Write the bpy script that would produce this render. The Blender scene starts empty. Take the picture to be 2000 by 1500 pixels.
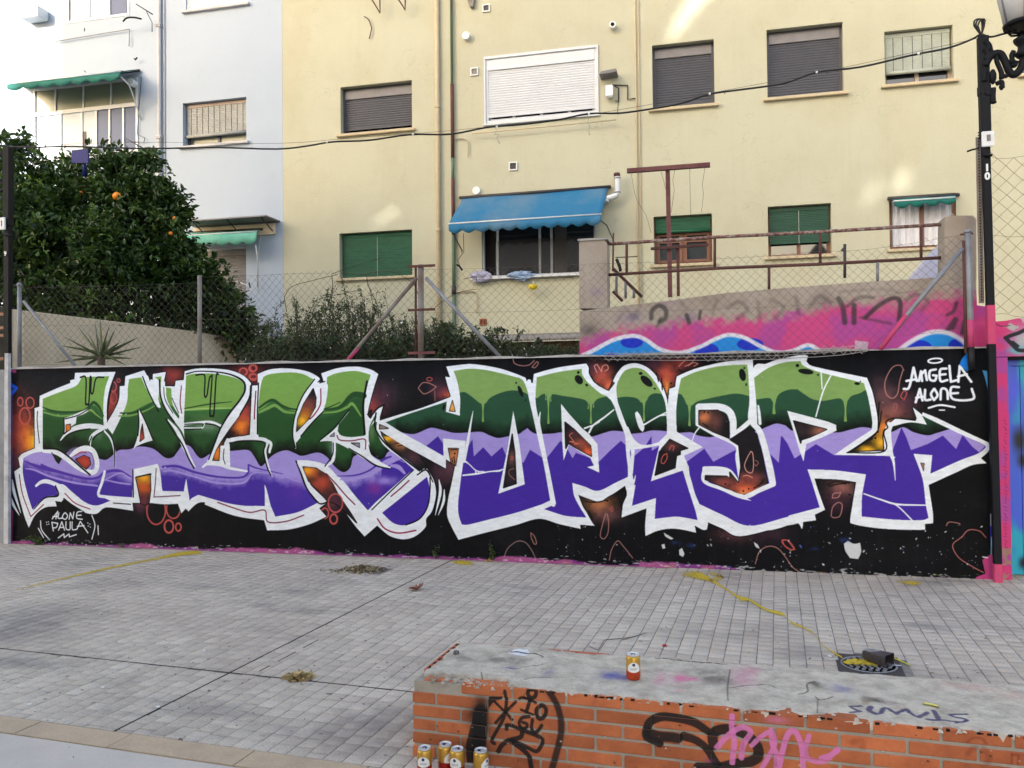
import bpy, math, random
import numpy as np
from mathutils import Vector, Matrix
R = math.radians
sc = bpy.context.scene
# ------------------------------------------------------------------ camera
F, PIT, ROL, YAW, H, D = 1628.2, .017335, -.010176, .2374, 1.65, 8.2178   # focal length in photo pixels, angles, eye height, distance to the painted wall
def _basis():
    s, c = math.sin(YAW), math.cos(YAW)
    f0 = np.array([-s, c, 0.]); r0 = np.array([c, s, 0.]); z = np.array([0, 0, 1.])
    f = f0 * math.cos(PIT) + z * math.sin(PIT); u = -f0 * math.sin(PIT) + z * math.cos(PIT)
    return r0 * math.cos(ROL) + u * math.sin(ROL), -r0 * math.sin(ROL) + u * math.cos(ROL), f
RV, UV_, FV = _basis(); CP = np.array([0, -D, H])
cam = bpy.data.objects.new('camera', bpy.data.cameras.new('camera')); sc.collection.objects.link(cam)
cam.data.sensor_width = 36; cam.data.lens = F / 2000 * 36; cam.data.clip_end = 500; cam.data.clip_start = .05
m = Matrix([[RV[i], UV_[i], -FV[i], CP[i]] for i in range(3)] + [[0, 0, 0, 1]]); cam.matrix_world = m
sc.camera = cam
# ------------------------------------------------------------------ sky, sun, exposure
SUN = Vector((-.42, -.86, .31)).normalized()          # towards the sun: behind the viewer's left shoulder
w = bpy.data.worlds.new('World'); sc.world = w; w.use_nodes = True
nt = w.node_tree; bg = nt.nodes['Background']; sky = nt.nodes.new('ShaderNodeTexSky'); sky.sky_type = 'NISHITA'; sky.sun_disc = False
sky.sun_elevation = math.asin(SUN.z); sky.sun_rotation = math.atan2(SUN.x, SUN.y); sky.air_density = 1.0; sky.dust_density = 4.0; sky.ozone_density = .3
bg.inputs['Strength'].default_value = .15; nt.links.new(sky.outputs[0], bg.inputs['Color'])
sl = bpy.data.lights.new('sun', 'SUN'); sl.energy = 2.4; sl.angle = R(.5); sl.color = (1, .965, .91)
so = bpy.data.objects.new('sun', sl); sc.collection.objects.link(so); so.rotation_euler = SUN.to_track_quat('Z', 'Y').to_euler()
sc.view_settings.view_transform = 'Standard'; sc.view_settings.look = 'None'; sc.view_settings.gamma = 1; sc.view_settings.exposure = EXPO = 1.88
sc.view_settings.use_curve_mapping = False
sc.render.engine = 'CYCLES'; sc.cycles.use_denoising = True; sc.cycles.max_bounces = 6; sc.cycles.transparent_max_bounces = 12
try: sc.cycles.denoiser = 'OPENIMAGEDENOISE'
except Exception: pass
random.seed(7); RNG = np.random.RandomState(11)
# ------------------------------------------------------------------ helpers
def ray(px, py): return FV + RV * ((px - 1000) / F) + UV_ * ((750 - py) / F)
def onY(px, py, Y):
    r = ray(px, py); return CP + r * ((Y - CP[1]) / r[1])
def onZ(px, py, Z=0.):
    r = ray(px, py); return CP + r * ((Z - CP[2]) / r[2])
def xz(Y): return lambda px, py: (onY(px, py, Y)[0], onY(px, py, Y)[2])
def lin(c): return tuple((v / 12.92 if v <= .04045 else ((v + .055) / 1.055) ** 2.4) for v in c)
def s8(r, g, b): return lin((r / 255, g / 255, b / 255))
COL = sc.collection
def tag(o, label=None, cat=None, group=None, kind=None):
    if label: o['label'] = label
    if cat: o['category'] = cat
    if group: o['group'] = group
    if kind: o['kind'] = kind
    return o
def empty(name, loc=(0, 0, 0), rz=0, **k):
    o = bpy.data.objects.new(name, None); COL.objects.link(o); o.location = loc; o.rotation_euler = (0, 0, rz); o.empty_display_size = .1
    return tag(o, **k)
def link(name, me, parent=None, loc=None, rot=None, **k):
    o = bpy.data.objects.new(name, me); COL.objects.link(o)
    if parent is not None:
        o.parent = parent
        if loc is None: # mesh data are in world metres: undo the parent's placement
            o.matrix_parent_inverse = Matrix.LocRotScale(parent.location, parent.rotation_euler, None).inverted() if parent.parent is None else parent_world(parent).inverted()
    if loc is not None: o.location = loc
    if rot is not None: o.rotation_euler = rot
    return tag(o, **k)
def parent_world(p):
    m = Matrix.LocRotScale(p.location, p.rotation_euler, None)
    q = p.parent
    if q is None: return m
    return parent_world(q) @ p.matrix_parent_inverse @ m
class MB:
    def __init__(s): s.v = []; s.f = []; s.mi = []; s.sm = []
    def add(s, vs, fs, mi=0, smooth=False):
        n = len(s.v); s.v += [tuple(map(float, p)) for p in vs]; s.f += [tuple(i + n for i in f) for f in fs]; s.mi += [mi] * len(fs); s.sm += [smooth] * len(fs); return s
    def box(s, x0, x1, y0, y1, z0, z1, mi=0, b=0):
        if b:
            o = []
            for z, i in ((z0, b), (z0 + b, 0), (z1 - b, 0), (z1, b)):
                o += [(x0 + i, y0 + i, z), (x1 - i, y0 + i, z), (x1 - i, y1 - i, z), (x0 + i, y1 - i, z)]
            f = [(3, 2, 1, 0), (12, 13, 14, 15)]
            for k in range(3):
                for j in range(4): a, c = k * 4 + j, k * 4 + (j + 1) % 4; f.append((a, c, c + 4, a + 4))
            return s.add(o, f, mi)
        return s.add([(x0, y0, z0), (x1, y0, z0), (x1, y1, z0), (x0, y1, z0), (x0, y0, z1), (x1, y0, z1), (x1, y1, z1), (x0, y1, z1)],
                     [(3, 2, 1, 0), (4, 5, 6, 7), (0, 1, 5, 4), (1, 2, 6, 5), (2, 3, 7, 6), (3, 0, 4, 7)], mi)
    def prism(s, P, y0, y1, mi=0, axis='y'):
        n = len(P)
        A = sum(P[i][0] * P[(i + 1) % n][1] - P[(i + 1) % n][0] * P[i][1] for i in range(n))
        if A < 0: P = P[::-1]
        if axis == 'y': vs = [(p[0], y0, p[1]) for p in P] + [(p[0], y1, p[1]) for p in P]
        else: vs = [(p[0], p[1], y0) for p in P] + [(p[0], p[1], y1) for p in P]
        if axis == 'y': f = [tuple(range(n)), tuple(range(2 * n - 1, n - 1, -1))] + [(i, i + n, (i + 1) % n + n, (i + 1) % n) for i in range(n)]
        else: f = [tuple(range(n - 1, -1, -1)), tuple(range(n, 2 * n))] + [(i, (i + 1) % n, (i + 1) % n + n, i + n) for i in range(n)]
        return s.add(vs, f, mi)
    def tube(s, P, r, n=6, mi=0, cap=True, smooth=True):
        P = [Vector(p) for p in P]; rs = r if isinstance(r, (list, tuple)) else [r] * len(P); vs = []; t0 = None; a = None
        for i, p in enumerate(P):
            t = (P[min(i + 1, len(P) - 1)] - P[max(i - 1, 0)]).normalized()
            if a is None: a = t.orthogonal().normalized()
            else: a = (a - t * a.dot(t)).normalized() if (a - t * a.dot(t)).length > 1e-6 else t.orthogonal().normalized()
            b = t.cross(a)
            for k in range(n):
                u = 2 * math.pi * k / n; q = p + (a * math.cos(u) + b * math.sin(u)) * rs[i]; vs.append(tuple(q))
        f = [(i * n + k, i * n + (k + 1) % n, (i + 1) * n + (k + 1) % n, (i + 1) * n + k) for i in range(len(P) - 1) for k in range(n)]
        if cap: f += [tuple(range(n - 1, -1, -1)), tuple(range((len(P) - 1) * n, len(P) * n))]
        return s.add(vs, f, mi, smooth)
    def lathe(s, prof, c=(0, 0, 0), n=20, mi=None, axis='z'):
        vs = []; f = []; L = len(prof)
        for (r, z) in prof:
            for k in range(n):
                u = 2 * math.pi * k / n; q = (r * math.cos(u), r * math.sin(u), z)
                if axis == 'y': q = (q[0], -q[2], q[1])
                vs.append((c[0] + q[0], c[1] + q[1], c[2] + q[2]))
        for i in range(L - 1):
            ff = [(i * n + k, i * n + (k + 1) % n, (i + 1) * n + (k + 1) % n, (i + 1) * n + k) for k in range(n)]
            if mi: s.f += [tuple(j + len(s.v) for j in q) for q in ff]; s.mi += [mi[i]] * n; s.sm += [True] * n
            else: f += ff
        if mi: s.v += vs; n0 = len(s.v) - len(vs); s.f += [tuple(n0 + j for j in range(n - 1, -1, -1)), tuple(n0 + j for j in range((L - 1) * n, L * n))]; s.mi += [mi[0], mi[-1]]; s.sm += [False] * 2
        else: s.add(vs, f + [tuple(range(n - 1, -1, -1)), tuple(range((L - 1) * n, L * n))], 0, True)
        return s
    def mesh(s, name, mats):
        me = bpy.data.meshes.new(name); me.from_pydata(s.v, [], s.f)
        for x in (mats if isinstance(mats, (list, tuple)) else [mats]): me.materials.append(x)
        me.polygons.foreach_set('material_index', s.mi); me.polygons.foreach_set('use_smooth', s.sm); me.update(); return me
    def build(s, name, mats, parent=None, **k): return link(name, s.mesh(name, mats), parent, **k)
def npmesh(name, V, Fq, mats, tint=None, smooth=False, mi=None):
    """V (n,3), Fq (m,k) faces of one size"""
    me = bpy.data.meshes.new(name); k = Fq.shape[1]; me.vertices.add(len(V)); me.vertices.foreach_set('co', V.astype(np.float32).ravel())
    me.loops.add(Fq.size); me.loops.foreach_set('vertex_index', Fq.astype(np.int32).ravel()); me.polygons.add(len(Fq))
    me.polygons.foreach_set('loop_start', np.arange(0, Fq.size, k, dtype=np.int32))
    for x in (mats if isinstance(mats, (list, tuple)) else [mats]): me.materials.append(x)
    if mi is not None: me.polygons.foreach_set('material_index', mi.astype(np.int32))
    if smooth: me.polygons.foreach_set('use_smooth', np.ones(len(Fq), bool))
    me.update(calc_edges=True)
    if tint is not None:
        at = me.attributes.new('tint', 'FLOAT', 'POINT'); at.data.foreach_set('value', tint.astype(np.float32))
    return me
# ------------------------------------------------------------------ materials
def nodes(name):
    m = bpy.data.materials.new(name); m.use_nodes = True; n = m.node_tree; return m, n, n.nodes['Principled BSDF']
def N(n, t, **k):
    o = n.nodes.new(t)
    for a, b in k.items(): setattr(o, a, b)
    return o
def noise(n, vec, scale, detail=4, rough=.55, dim='3D'):
    t = N(n, 'ShaderNodeTexNoise'); t.inputs['Scale'].default_value = scale; t.inputs['Detail'].default_value = detail; t.inputs['Roughness'].default_value = rough
    n.links.new(vec, t.inputs['Vector']); return t.outputs['Fac']
def ramp(n, fac, a, b, c0=0., c1=1.):
    t = N(n, 'ShaderNodeMapRange'); t.inputs['From Min'].default_value = a; t.inputs['From Max'].default_value = b; t.inputs['To Min'].default_value = c0; t.inputs['To Max'].default_value = c1
    n.links.new(fac, t.inputs['Value']); return t.outputs['Result']
def mix(n, fac, a, b, mode='MIX'):
    t = N(n, 'ShaderNodeMix', data_type='RGBA', blend_type=mode)
    for s, v in ((t.inputs[0], fac), (t.inputs[6], a), (t.inputs[7], b)):
        if isinstance(v, bpy.types.NodeSocket): n.links.new(v, s)
        elif isinstance(v, (int, float)): s.default_value = v
        else: s.default_value = tuple(v[:3]) + (1,)
    return t.outputs[2]
def scl(n, vec, s):
    t = N(n, 'ShaderNodeMapping'); t.inputs['Scale'].default_value = s; n.links.new(vec, t.inputs['Vector']); return t.outputs['Vector']
def bumpit(n, b, h, st, dist=.01, prev=None):
    t = N(n, 'ShaderNodeBump'); t.inputs['Strength'].default_value = st; t.inputs['Distance'].default_value = dist; n.links.new(h, t.inputs['Height'])
    if prev is not None: n.links.new(prev, t.inputs['Normal'])
    n.links.new(t.outputs['Normal'], b.inputs['Normal']); return t.outputs['Normal']
def mk(name, col, dirt=None, amt=.35, scale=3., rough=.8, bs=60., bump=.25, metal=0., spec=.4, stretch=(1, 1, 1), tint=0., fine=.12, streak=0., bd=.004, stains=0., stain_col=None):
    """base colour, a second colour in worn patches, fine grain and relief, all from noise in world metres"""
    m, n, b = nodes(name); pos = N(n, 'ShaderNodeNewGeometry').outputs['Position']; p = scl(n, pos, stretch)
    dirt = dirt or tuple(c * .6 for c in col[:3])
    f = ramp(n, noise(n, p, scale, 6, .62), .42, .7); f2 = N(n, 'ShaderNodeMath', operation='MULTIPLY'); n.links.new(f, f2.inputs[0]); f2.inputs[1].default_value = amt
    c = mix(n, f2.outputs[0], col, dirt)
    if stains:
        h1 = noise(n, scl(n, pos, (.9, 1, .6)), 1.1, 8, .68); c = mix(n, ramp(n, h1, .50, .70, 0, stains), c, stain_col or dirt)
        h2 = N(n, 'ShaderNodeTexNoise'); h2.inputs['Scale'].default_value = 1.7; h2.inputs['Detail'].default_value = 7; n.links.new(scl(n, pos, (1, 1, 1.3)), h2.inputs['Vector'])
        k_ = N(n, 'ShaderNodeMath', operation='SUBTRACT'); n.links.new(h2.outputs['Fac'], k_.inputs[0]); k_.inputs[1].default_value = .5; k2 = N(n, 'ShaderNodeMath', operation='ABSOLUTE'); n.links.new(k_.outputs[0], k2.inputs[0])
        k3 = N(n, 'ShaderNodeMath', operation='MULTIPLY'); n.links.new(ramp(n, k2.outputs[0], .0, .006, stains * 1.1, 0), k3.inputs[0]); n.links.new(ramp(n, noise(n, pos, .7, 3), .50, .62), k3.inputs[1]); c = mix(n, k3.outputs[0], c, tuple(v * .45 for v in col[:3]))
    g = noise(n, p, bs, 3); c = mix(n, ramp(n, g, .3, .7, 0, fine * 2), c, tuple(v * .55 for v in col[:3]))
    if streak:
        q = scl(n, pos, (7, 7, .35)); f3 = ramp(n, noise(n, q, 1.6, 5, .6), .55, .8, 0, streak); c = mix(n, f3, c, dirt)
    if tint:
        a = N(n, 'ShaderNodeAttribute', attribute_name='tint').outputs['Fac']
        c = mix(n, 1., c, mix(n, a, (1 - tint,) * 3, (1 + tint,) * 3), 'MULTIPLY')
    n.links.new(c, b.inputs['Base Color']); b.inputs['Roughness'].default_value = rough; b.inputs['Metallic'].default_value = metal; b.inputs['Specular IOR Level'].default_value = spec
    if bump: bumpit(n, b, g, bump, bd)
    return m
def make_image(name, c, premul=False):
    a = c.small()[::-1]; h, w_ = a.shape[:2]
    if a.shape[2] == 3: a = np.concatenate([a, np.ones((h, w_, 1), np.float32)], 2)
    else:
        al = a[..., 3:4]; a = np.concatenate([np.where(al > .003, a[..., :3] / np.maximum(al, .003), 0), al], 2)
    im = bpy.data.images.new(name, w_, h, alpha=True); im.alpha_mode = 'CHANNEL_PACKED'; im.pixels.foreach_set(np.ascontiguousarray(np.clip(a, 0, 1), np.float32).ravel()); im.update(); im.pack(); return im
def image_on(n, im, c, ref=None, plane='xz'):
    """place a painted picture on a surface by metres (world, or those of object ref)"""
    if ref is None: pos = N(n, 'ShaderNodeNewGeometry').outputs['Position']
    else: t = N(n, 'ShaderNodeTexCoord'); t.object = ref; pos = t.outputs['Object']
    s = N(n, 'ShaderNodeSeparateXYZ'); n.links.new(pos, s.inputs[0]); k = N(n, 'ShaderNodeCombineXYZ')
    hw, hh = c.w // 2 * 2 / c.s, c.h // 2 * 2 / c.s
    n.links.new(ramp(n, s.outputs['X'], c.x0, c.x0 + hw), k.inputs['X']); n.links.new(ramp(n, s.outputs['Z' if plane == 'xz' else 'Y'], c.z1 - hh, c.z1), k.inputs['Y'])
    for q in n.nodes:
        if q.type == 'MAP_RANGE': q.clamp = q.clamp
    t = N(n, 'ShaderNodeTexImage'); t.image = im; t.extension = 'CLIP'; t.interpolation = 'Linear'; n.links.new(k.outputs[0], t.inputs['Vector']); return t
def mpaint(name, c, im, base=None, ref=None, plane='xz', rough=.6, bump=.25, bs=45., dirt=None, amt=.3, scale=3., obj_tint=0., face=None, bd=.004, dust=.0, spec=.35):
    """painted picture over a plain surface colour; where the picture is clear the surface shows"""
    m, n, b = nodes(name); pos = N(n, 'ShaderNodeNewGeometry').outputs['Position']
    t = image_on(n, im, c, ref, plane); g = noise(n, pos, bs, 4)
    if base is None: col = t.outputs['Color']
    else:
        f = ramp(n, noise(n, pos, scale, 6, .62), .4, .72, 0, amt); cb = mix(n, f, base, dirt or tuple(v * .6 for v in base))
        cb = mix(n, ramp(n, g, .3, .7, 0, .3), cb, tuple(v * .55 for v in base))
        if obj_tint:
            r = N(n, 'ShaderNodeObjectInfo').outputs['Random']; cb = mix(n, 1., cb, mix(n, r, (1 - obj_tint,) * 3, (1 + obj_tint * .6,) * 3), 'MULTIPLY')
        al = t.outputs['Alpha']
        if face is not None:      # paint only reaches faces turned to the sprayer
            nn = N(n, 'ShaderNodeSeparateXYZ'); gn = N(n, 'ShaderNodeNewGeometry'); n.links.new(gn.outputs['True Normal'], nn.inputs[0])
            k = ramp(n, nn.outputs[face[0]], face[1], face[2]); mm = N(n, 'ShaderNodeMath', operation='MULTIPLY'); n.links.new(k, mm.inputs[0]); n.links.new(al, mm.inputs[1]); al = mm.outputs[0]
        col = mix(n, al, cb, t.outputs['Color'])
    if dust: col = mix(n, ramp(n, noise(n, scl(n, pos, (1, 1, 2.)), 1.3, 7, .7), .5, .9, 0, dust), col, (.3, .29, .28))
    n.links.new(col, b.inputs['Base Color']); b.inputs['Roughness'].default_value = rough; b.inputs['Specular IOR Level'].default_value = spec
    p = bumpit(n, b, noise(n, pos, 7, 3), bump * .6, .02); bumpit(n, b, g, bump, bd, p)
    return m
def leafmat(name, dark, light, rough=.42, trans=.25):
    m, n, b = nodes(name); a = N(n, 'ShaderNodeAttribute', attribute_name='tint').outputs['Fac']
    c = mix(n, a, dark, light); n.links.new(c, b.inputs['Base Color']); b.inputs['Roughness'].default_value = rough; b.inputs['Specular IOR Level'].default_value = .5
    t = N(n, 'ShaderNodeBsdfTranslucent'); n.links.new(c, t.inputs['Color']); x = N(n, 'ShaderNodeMixShader'); x.inputs[0].default_value = trans
    n.links.new(b.outputs[0], x.inputs[1]); n.links.new(t.outputs[0], x.inputs[2]); n.links.new(x.outputs[0], n.nodes['Material Output'].inputs['Surface']); return m
def glassmat(name, col, rough=.04, spec=.9):
    m, n, b = nodes(name); pos = N(n, 'ShaderNodeNewGeometry').outputs['Position']
    b.inputs['Base Color'].default_value = col + (1,); b.inputs['Roughness'].default_value = rough; b.inputs['Specular IOR Level'].default_value = spec
    bumpit(n, b, noise(n, pos, 1.5, 2), .05, .02); return m

# ---- painted pictures: polygons and strokes traced in photo pixels, mapped to metres on the wall, rasterised with numpy
REG = {1: (0, 660, 3.41), 2: (400, 660, 3.41), 3: (740, 660, 3.41), 4: (1100, 660, 3.41), 5: (1500, 640, 2.884),
       6: (860, 330, 3.5714), 7: (1440, 330, 3.5714), 0: (0, 0, 1.0),
       8: (780, 1230, 5.0), 9: (1160, 1230, 5.0), 10: (1560, 1230, 4.5455), 11: (1850, 560, 6.253), 12: (1120, 440, 5.357), 13: (1850, 900, 5.767)}
def reg(r, pts):
    ox, oy, s = REG[r]
    return [(ox + p[0] / s, oy + p[1] / s) + tuple(q / s for q in p[2:]) for p in pts]
def hashn(ix, iy, seed=0):
    h = (ix.astype(np.int64) * 374761393 + iy.astype(np.int64) * 668265263 + seed * 974634777) & 0xffffffff
    h = ((h ^ (h >> 13)) * 1274126177) & 0xffffffff
    return ((h ^ (h >> 16)) & 0xffff) / 65535.0
def vnoise(h, w, cell, seed=0, ay=1.0):
    y = np.arange(h)[:, None] / (cell * ay); x = np.arange(w)[None, :] / cell
    y = np.broadcast_to(y, (h, w)); x = np.broadcast_to(x, (h, w))
    iy = np.floor(y); ix = np.floor(x); fy = y - iy; fx = x - ix
    fy = fy * fy * (3 - 2 * fy); fx = fx * fx * (3 - 2 * fx)
    a = hashn(ix, iy, seed); b = hashn(ix + 1, iy, seed); c = hashn(ix, iy + 1, seed); d = hashn(ix + 1, iy + 1, seed)
    return ((a * (1 - fx) + b * fx) * (1 - fy) + (c * (1 - fx) + d * fx) * fy).astype(np.float32)
def fbm(h, w, cell, seed=0, n=4, ay=1.0):
    o = np.zeros((h, w), np.float32); a = 1.0; t = 0
    for i in range(n):
        o += a * vnoise(h, w, max(cell / 2 ** i, 1.01), seed + i * 17, ay); t += a; a *= .55
    return o / t
def smooth_path(pts, closed, n=6, ang=48):
    P = [np.array(p, float) for p in pts]; N = len(P); out = []
    if N < 3: return P
    def corner(i):
        if not closed and (i == 0 or i == N - 1): return True
        a = P[i][:2] - P[i - 1][:2]; b = P[(i + 1) % N][:2] - P[i][:2]
        la = math.hypot(*a); lb = math.hypot(*b)
        if la < 1e-9 or lb < 1e-9: return True
        c = max(-1, min(1, float(a @ b) / la / lb)); return math.degrees(math.acos(c)) > ang
    C_ = [corner(i) for i in range(N)]
    for i in range(N if closed else N - 1):
        p1 = P[i]; p2 = P[(i + 1) % N]
        p0 = p1 * 2 - p2 if C_[i] else P[i - 1]
        p3 = p2 * 2 - p1 if C_[(i + 1) % N] else P[(i + 2) % N]
        for k in range(n):
            t = k / n
            out.append(.5 * ((2 * p1) + (-p0 + p2) * t + (2 * p0 - 5 * p1 + 4 * p2 - p3) * t * t + (-p0 + 3 * p1 - 3 * p2 + p3) * t ** 3))
    if not closed: out.append(P[-1])
    return out
class Canvas:
    """a picture in metres: x0..x1 by z0..z1 at s pixels a metre; M maps photo pixels to (x, z)"""
    def __init__(c, x0, x1, z0, z1, s, M, ch=3):
        c.x0, c.x1, c.z0, c.z1, c.s, c.M, c.ch = x0, x1, z0, z1, s, M, ch; c.wm = 1.
        c.w = int((x1 - x0) * s); c.h = int((z1 - z0) * s)
        c.im = np.zeros((c.h, c.w, ch), np.float32)
    def xy(c, r, pts):
        o = []
        for p in reg(r, pts):
            a = c.M(p[0], p[1]); q = [(a[0] - c.x0) * c.s, (c.z1 - a[1]) * c.s]
            if len(p) > 2:
                b = c.M(p[0] + 1, p[1]); k = math.hypot(b[0] - a[0], b[1] - a[1]) * c.s
                q.append(p[2] * k * c.wm)
            o.append(q)
        return o
    def fillmask(c, r, pts, sm=True):
        P = c.xy(r, pts)
        if sm: P = smooth_path(P, True)
        P = np.array([p[:2] for p in P]); m = np.zeros((c.h, c.w), bool)
        Q = np.roll(P, -1, 0); y0 = max(0, int(P[:, 1].min())); y1 = min(c.h - 1, int(P[:, 1].max()) + 1)
        for y in range(y0, y1 + 1):
            yc = y + .5; k = (P[:, 1] <= yc) != (Q[:, 1] <= yc)
            if not k.any(): continue
            a = P[k]; b = Q[k]; xs = np.sort(a[:, 0] + (yc - a[:, 1]) * (b[:, 0] - a[:, 0]) / (b[:, 1] - a[:, 1]))
            for i in range(0, len(xs) - 1, 2):
                i0 = max(0, int(round(xs[i]))); i1 = min(c.w, int(round(xs[i + 1])))
                if i1 > i0: m[y, i0:i1] = True
        return m
    def strokedist(c, r, pts, sm=True, soft=0, m=None):
        """coverage 0..1 of a stroke whose half width is given at each point; soft in zoom pixels"""
        P = c.xy(r, pts)
        if sm: P = smooth_path(P, False, ang=100)
        if m is None: m = np.zeros((c.h, c.w), np.float32)
        sf = 1.0
        if soft: sf = max(1.0, soft * P[0][2] / max(pts[0][2], 1e-6))
        for a, b in zip(P[:-1], P[1:]):
            R_ = max(a[2], b[2]) + sf + 1
            x0 = max(0, int(min(a[0], b[0]) - R_)); x1 = min(c.w, int(max(a[0], b[0]) + R_) + 2)
            y0 = max(0, int(min(a[1], b[1]) - R_)); y1 = min(c.h, int(max(a[1], b[1]) + R_) + 2)
            if x1 <= x0 or y1 <= y0: continue
            X = np.arange(x0, x1)[None, :] + .5; Y = np.arange(y0, y1)[:, None] + .5
            dx, dy = b[0] - a[0], b[1] - a[1]; L = dx * dx + dy * dy + 1e-9
            t = np.clip(((X - a[0]) * dx + (Y - a[1]) * dy) / L, 0, 1)
            d = np.hypot(X - a[0] - t * dx, Y - a[1] - t * dy) - (a[2] + (b[2] - a[2]) * t)
            v = np.clip(.5 - d / sf, 0, 1)
            m[y0:y1, x0:x1] = np.maximum(m[y0:y1, x0:x1], v)
        return m
    def blend(c, m, col, a=1.0):
        ys = np.flatnonzero(m.any(axis=1))
        if not len(ys): return
        xs = np.flatnonzero(m[ys[0]:ys[-1] + 1].any(axis=0))
        s = (slice(ys[0], ys[-1] + 1), slice(xs[0], xs[-1] + 1))
        k = (m[s].astype(np.float32) * a)[..., None]
        if isinstance(col, np.ndarray) and col.ndim == 3: col = np.broadcast_to(col, c.im.shape[:2] + col.shape[2:])[s]
        else: col = c.cc(col)
        c.im[s] = c.im[s] * (1 - k) + col * k
    def cc(c, col):
        return np.array(tuple(col) + ((1.0,) if c.ch == 4 and len(col) == 3 else ()), np.float32)
    def poly(c, r, pts, col, a=1.0, sm=True): c.blend(c.fillmask(r, pts, sm), col, a)
    def line(c, r, pts, w, col, a=1.0, sm=True, soft=0):
        c.blend(c.strokedist(r, [tuple(p) if len(p) > 2 else (p[0], p[1], w) for p in pts], sm, soft), col, a)
    def ring(c, r, x, y, rx, ry, w, col, a=1.0, soft=0, t0=0, t1=360, rot=0):
        P = []; n = 22; cr, sr = math.cos(math.radians(rot)), math.sin(math.radians(rot))
        for k in range(n + 1):
            t = math.radians(t0 + (t1 - t0) * k / n); u, v = rx * math.cos(t), ry * math.sin(t)
            P.append((x + u * cr - v * sr, y + u * sr + v * cr, w))
        c.blend(c.strokedist(r, P, False, soft), col, a)
    def dot(c, r, x, y, rx, ry, col, a=1.0, rot=0):
        cr, sr = math.cos(math.radians(rot)), math.sin(math.radians(rot))
        c.poly(r, [(x + rx * math.cos(t) * cr - ry * math.sin(t) * sr, y + rx * math.cos(t) * sr + ry * math.sin(t) * cr) for t in [k * math.pi / 8 for k in range(16)]], col, a, False)
    def glow(c, r, x, y, rx, ry, col, a=1.0, mask=None, rag=.5):
        (px, py, rr), = c.xy(r, [(x, y, rx)]); rr = rr / c.wm; (_, py2), = [q_[:2] for q_ in c.xy(r, [(x, y + ry)])]; ry_ = max(abs(py2 - py), 2.)
        x0 = max(0, int(px - 2.4 * rr)); x1 = min(c.w, int(px + 2.4 * rr)); y0 = max(0, int(py - 2.4 * ry_)); y1 = min(c.h, int(py + 2.4 * ry_))
        if x1 <= x0 or y1 <= y0: return
        X = np.arange(x0, x1)[None, :]; Y = np.arange(y0, y1)[:, None]
        d = np.hypot((X - px) / rr, (Y - py) / ry_)
        d = d + rag * (c.nz[y0:y1, x0:x1] - .5)
        m = (np.exp(-np.clip(d, 0, 9) ** 2 * 1.3) * a).astype(np.float32)
        if mask is not None: m = m * mask[y0:y1, x0:x1]
        m = m[..., None]; c.im[y0:y1, x0:x1] = c.im[y0:y1, x0:x1] * (1 - m) + c.cc(col) * m
    def small(c):
        h, w = c.h // 2 * 2, c.w // 2 * 2
        return c.im[:h, :w].reshape(h // 2, 2, w // 2, 2, c.ch).mean(axis=(1, 3))
def c8(r, g, b): return (r / 255., g / 255., b / 255.)
WHT = c8(226, 230, 236); BLK = c8(8, 9, 12)

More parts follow.
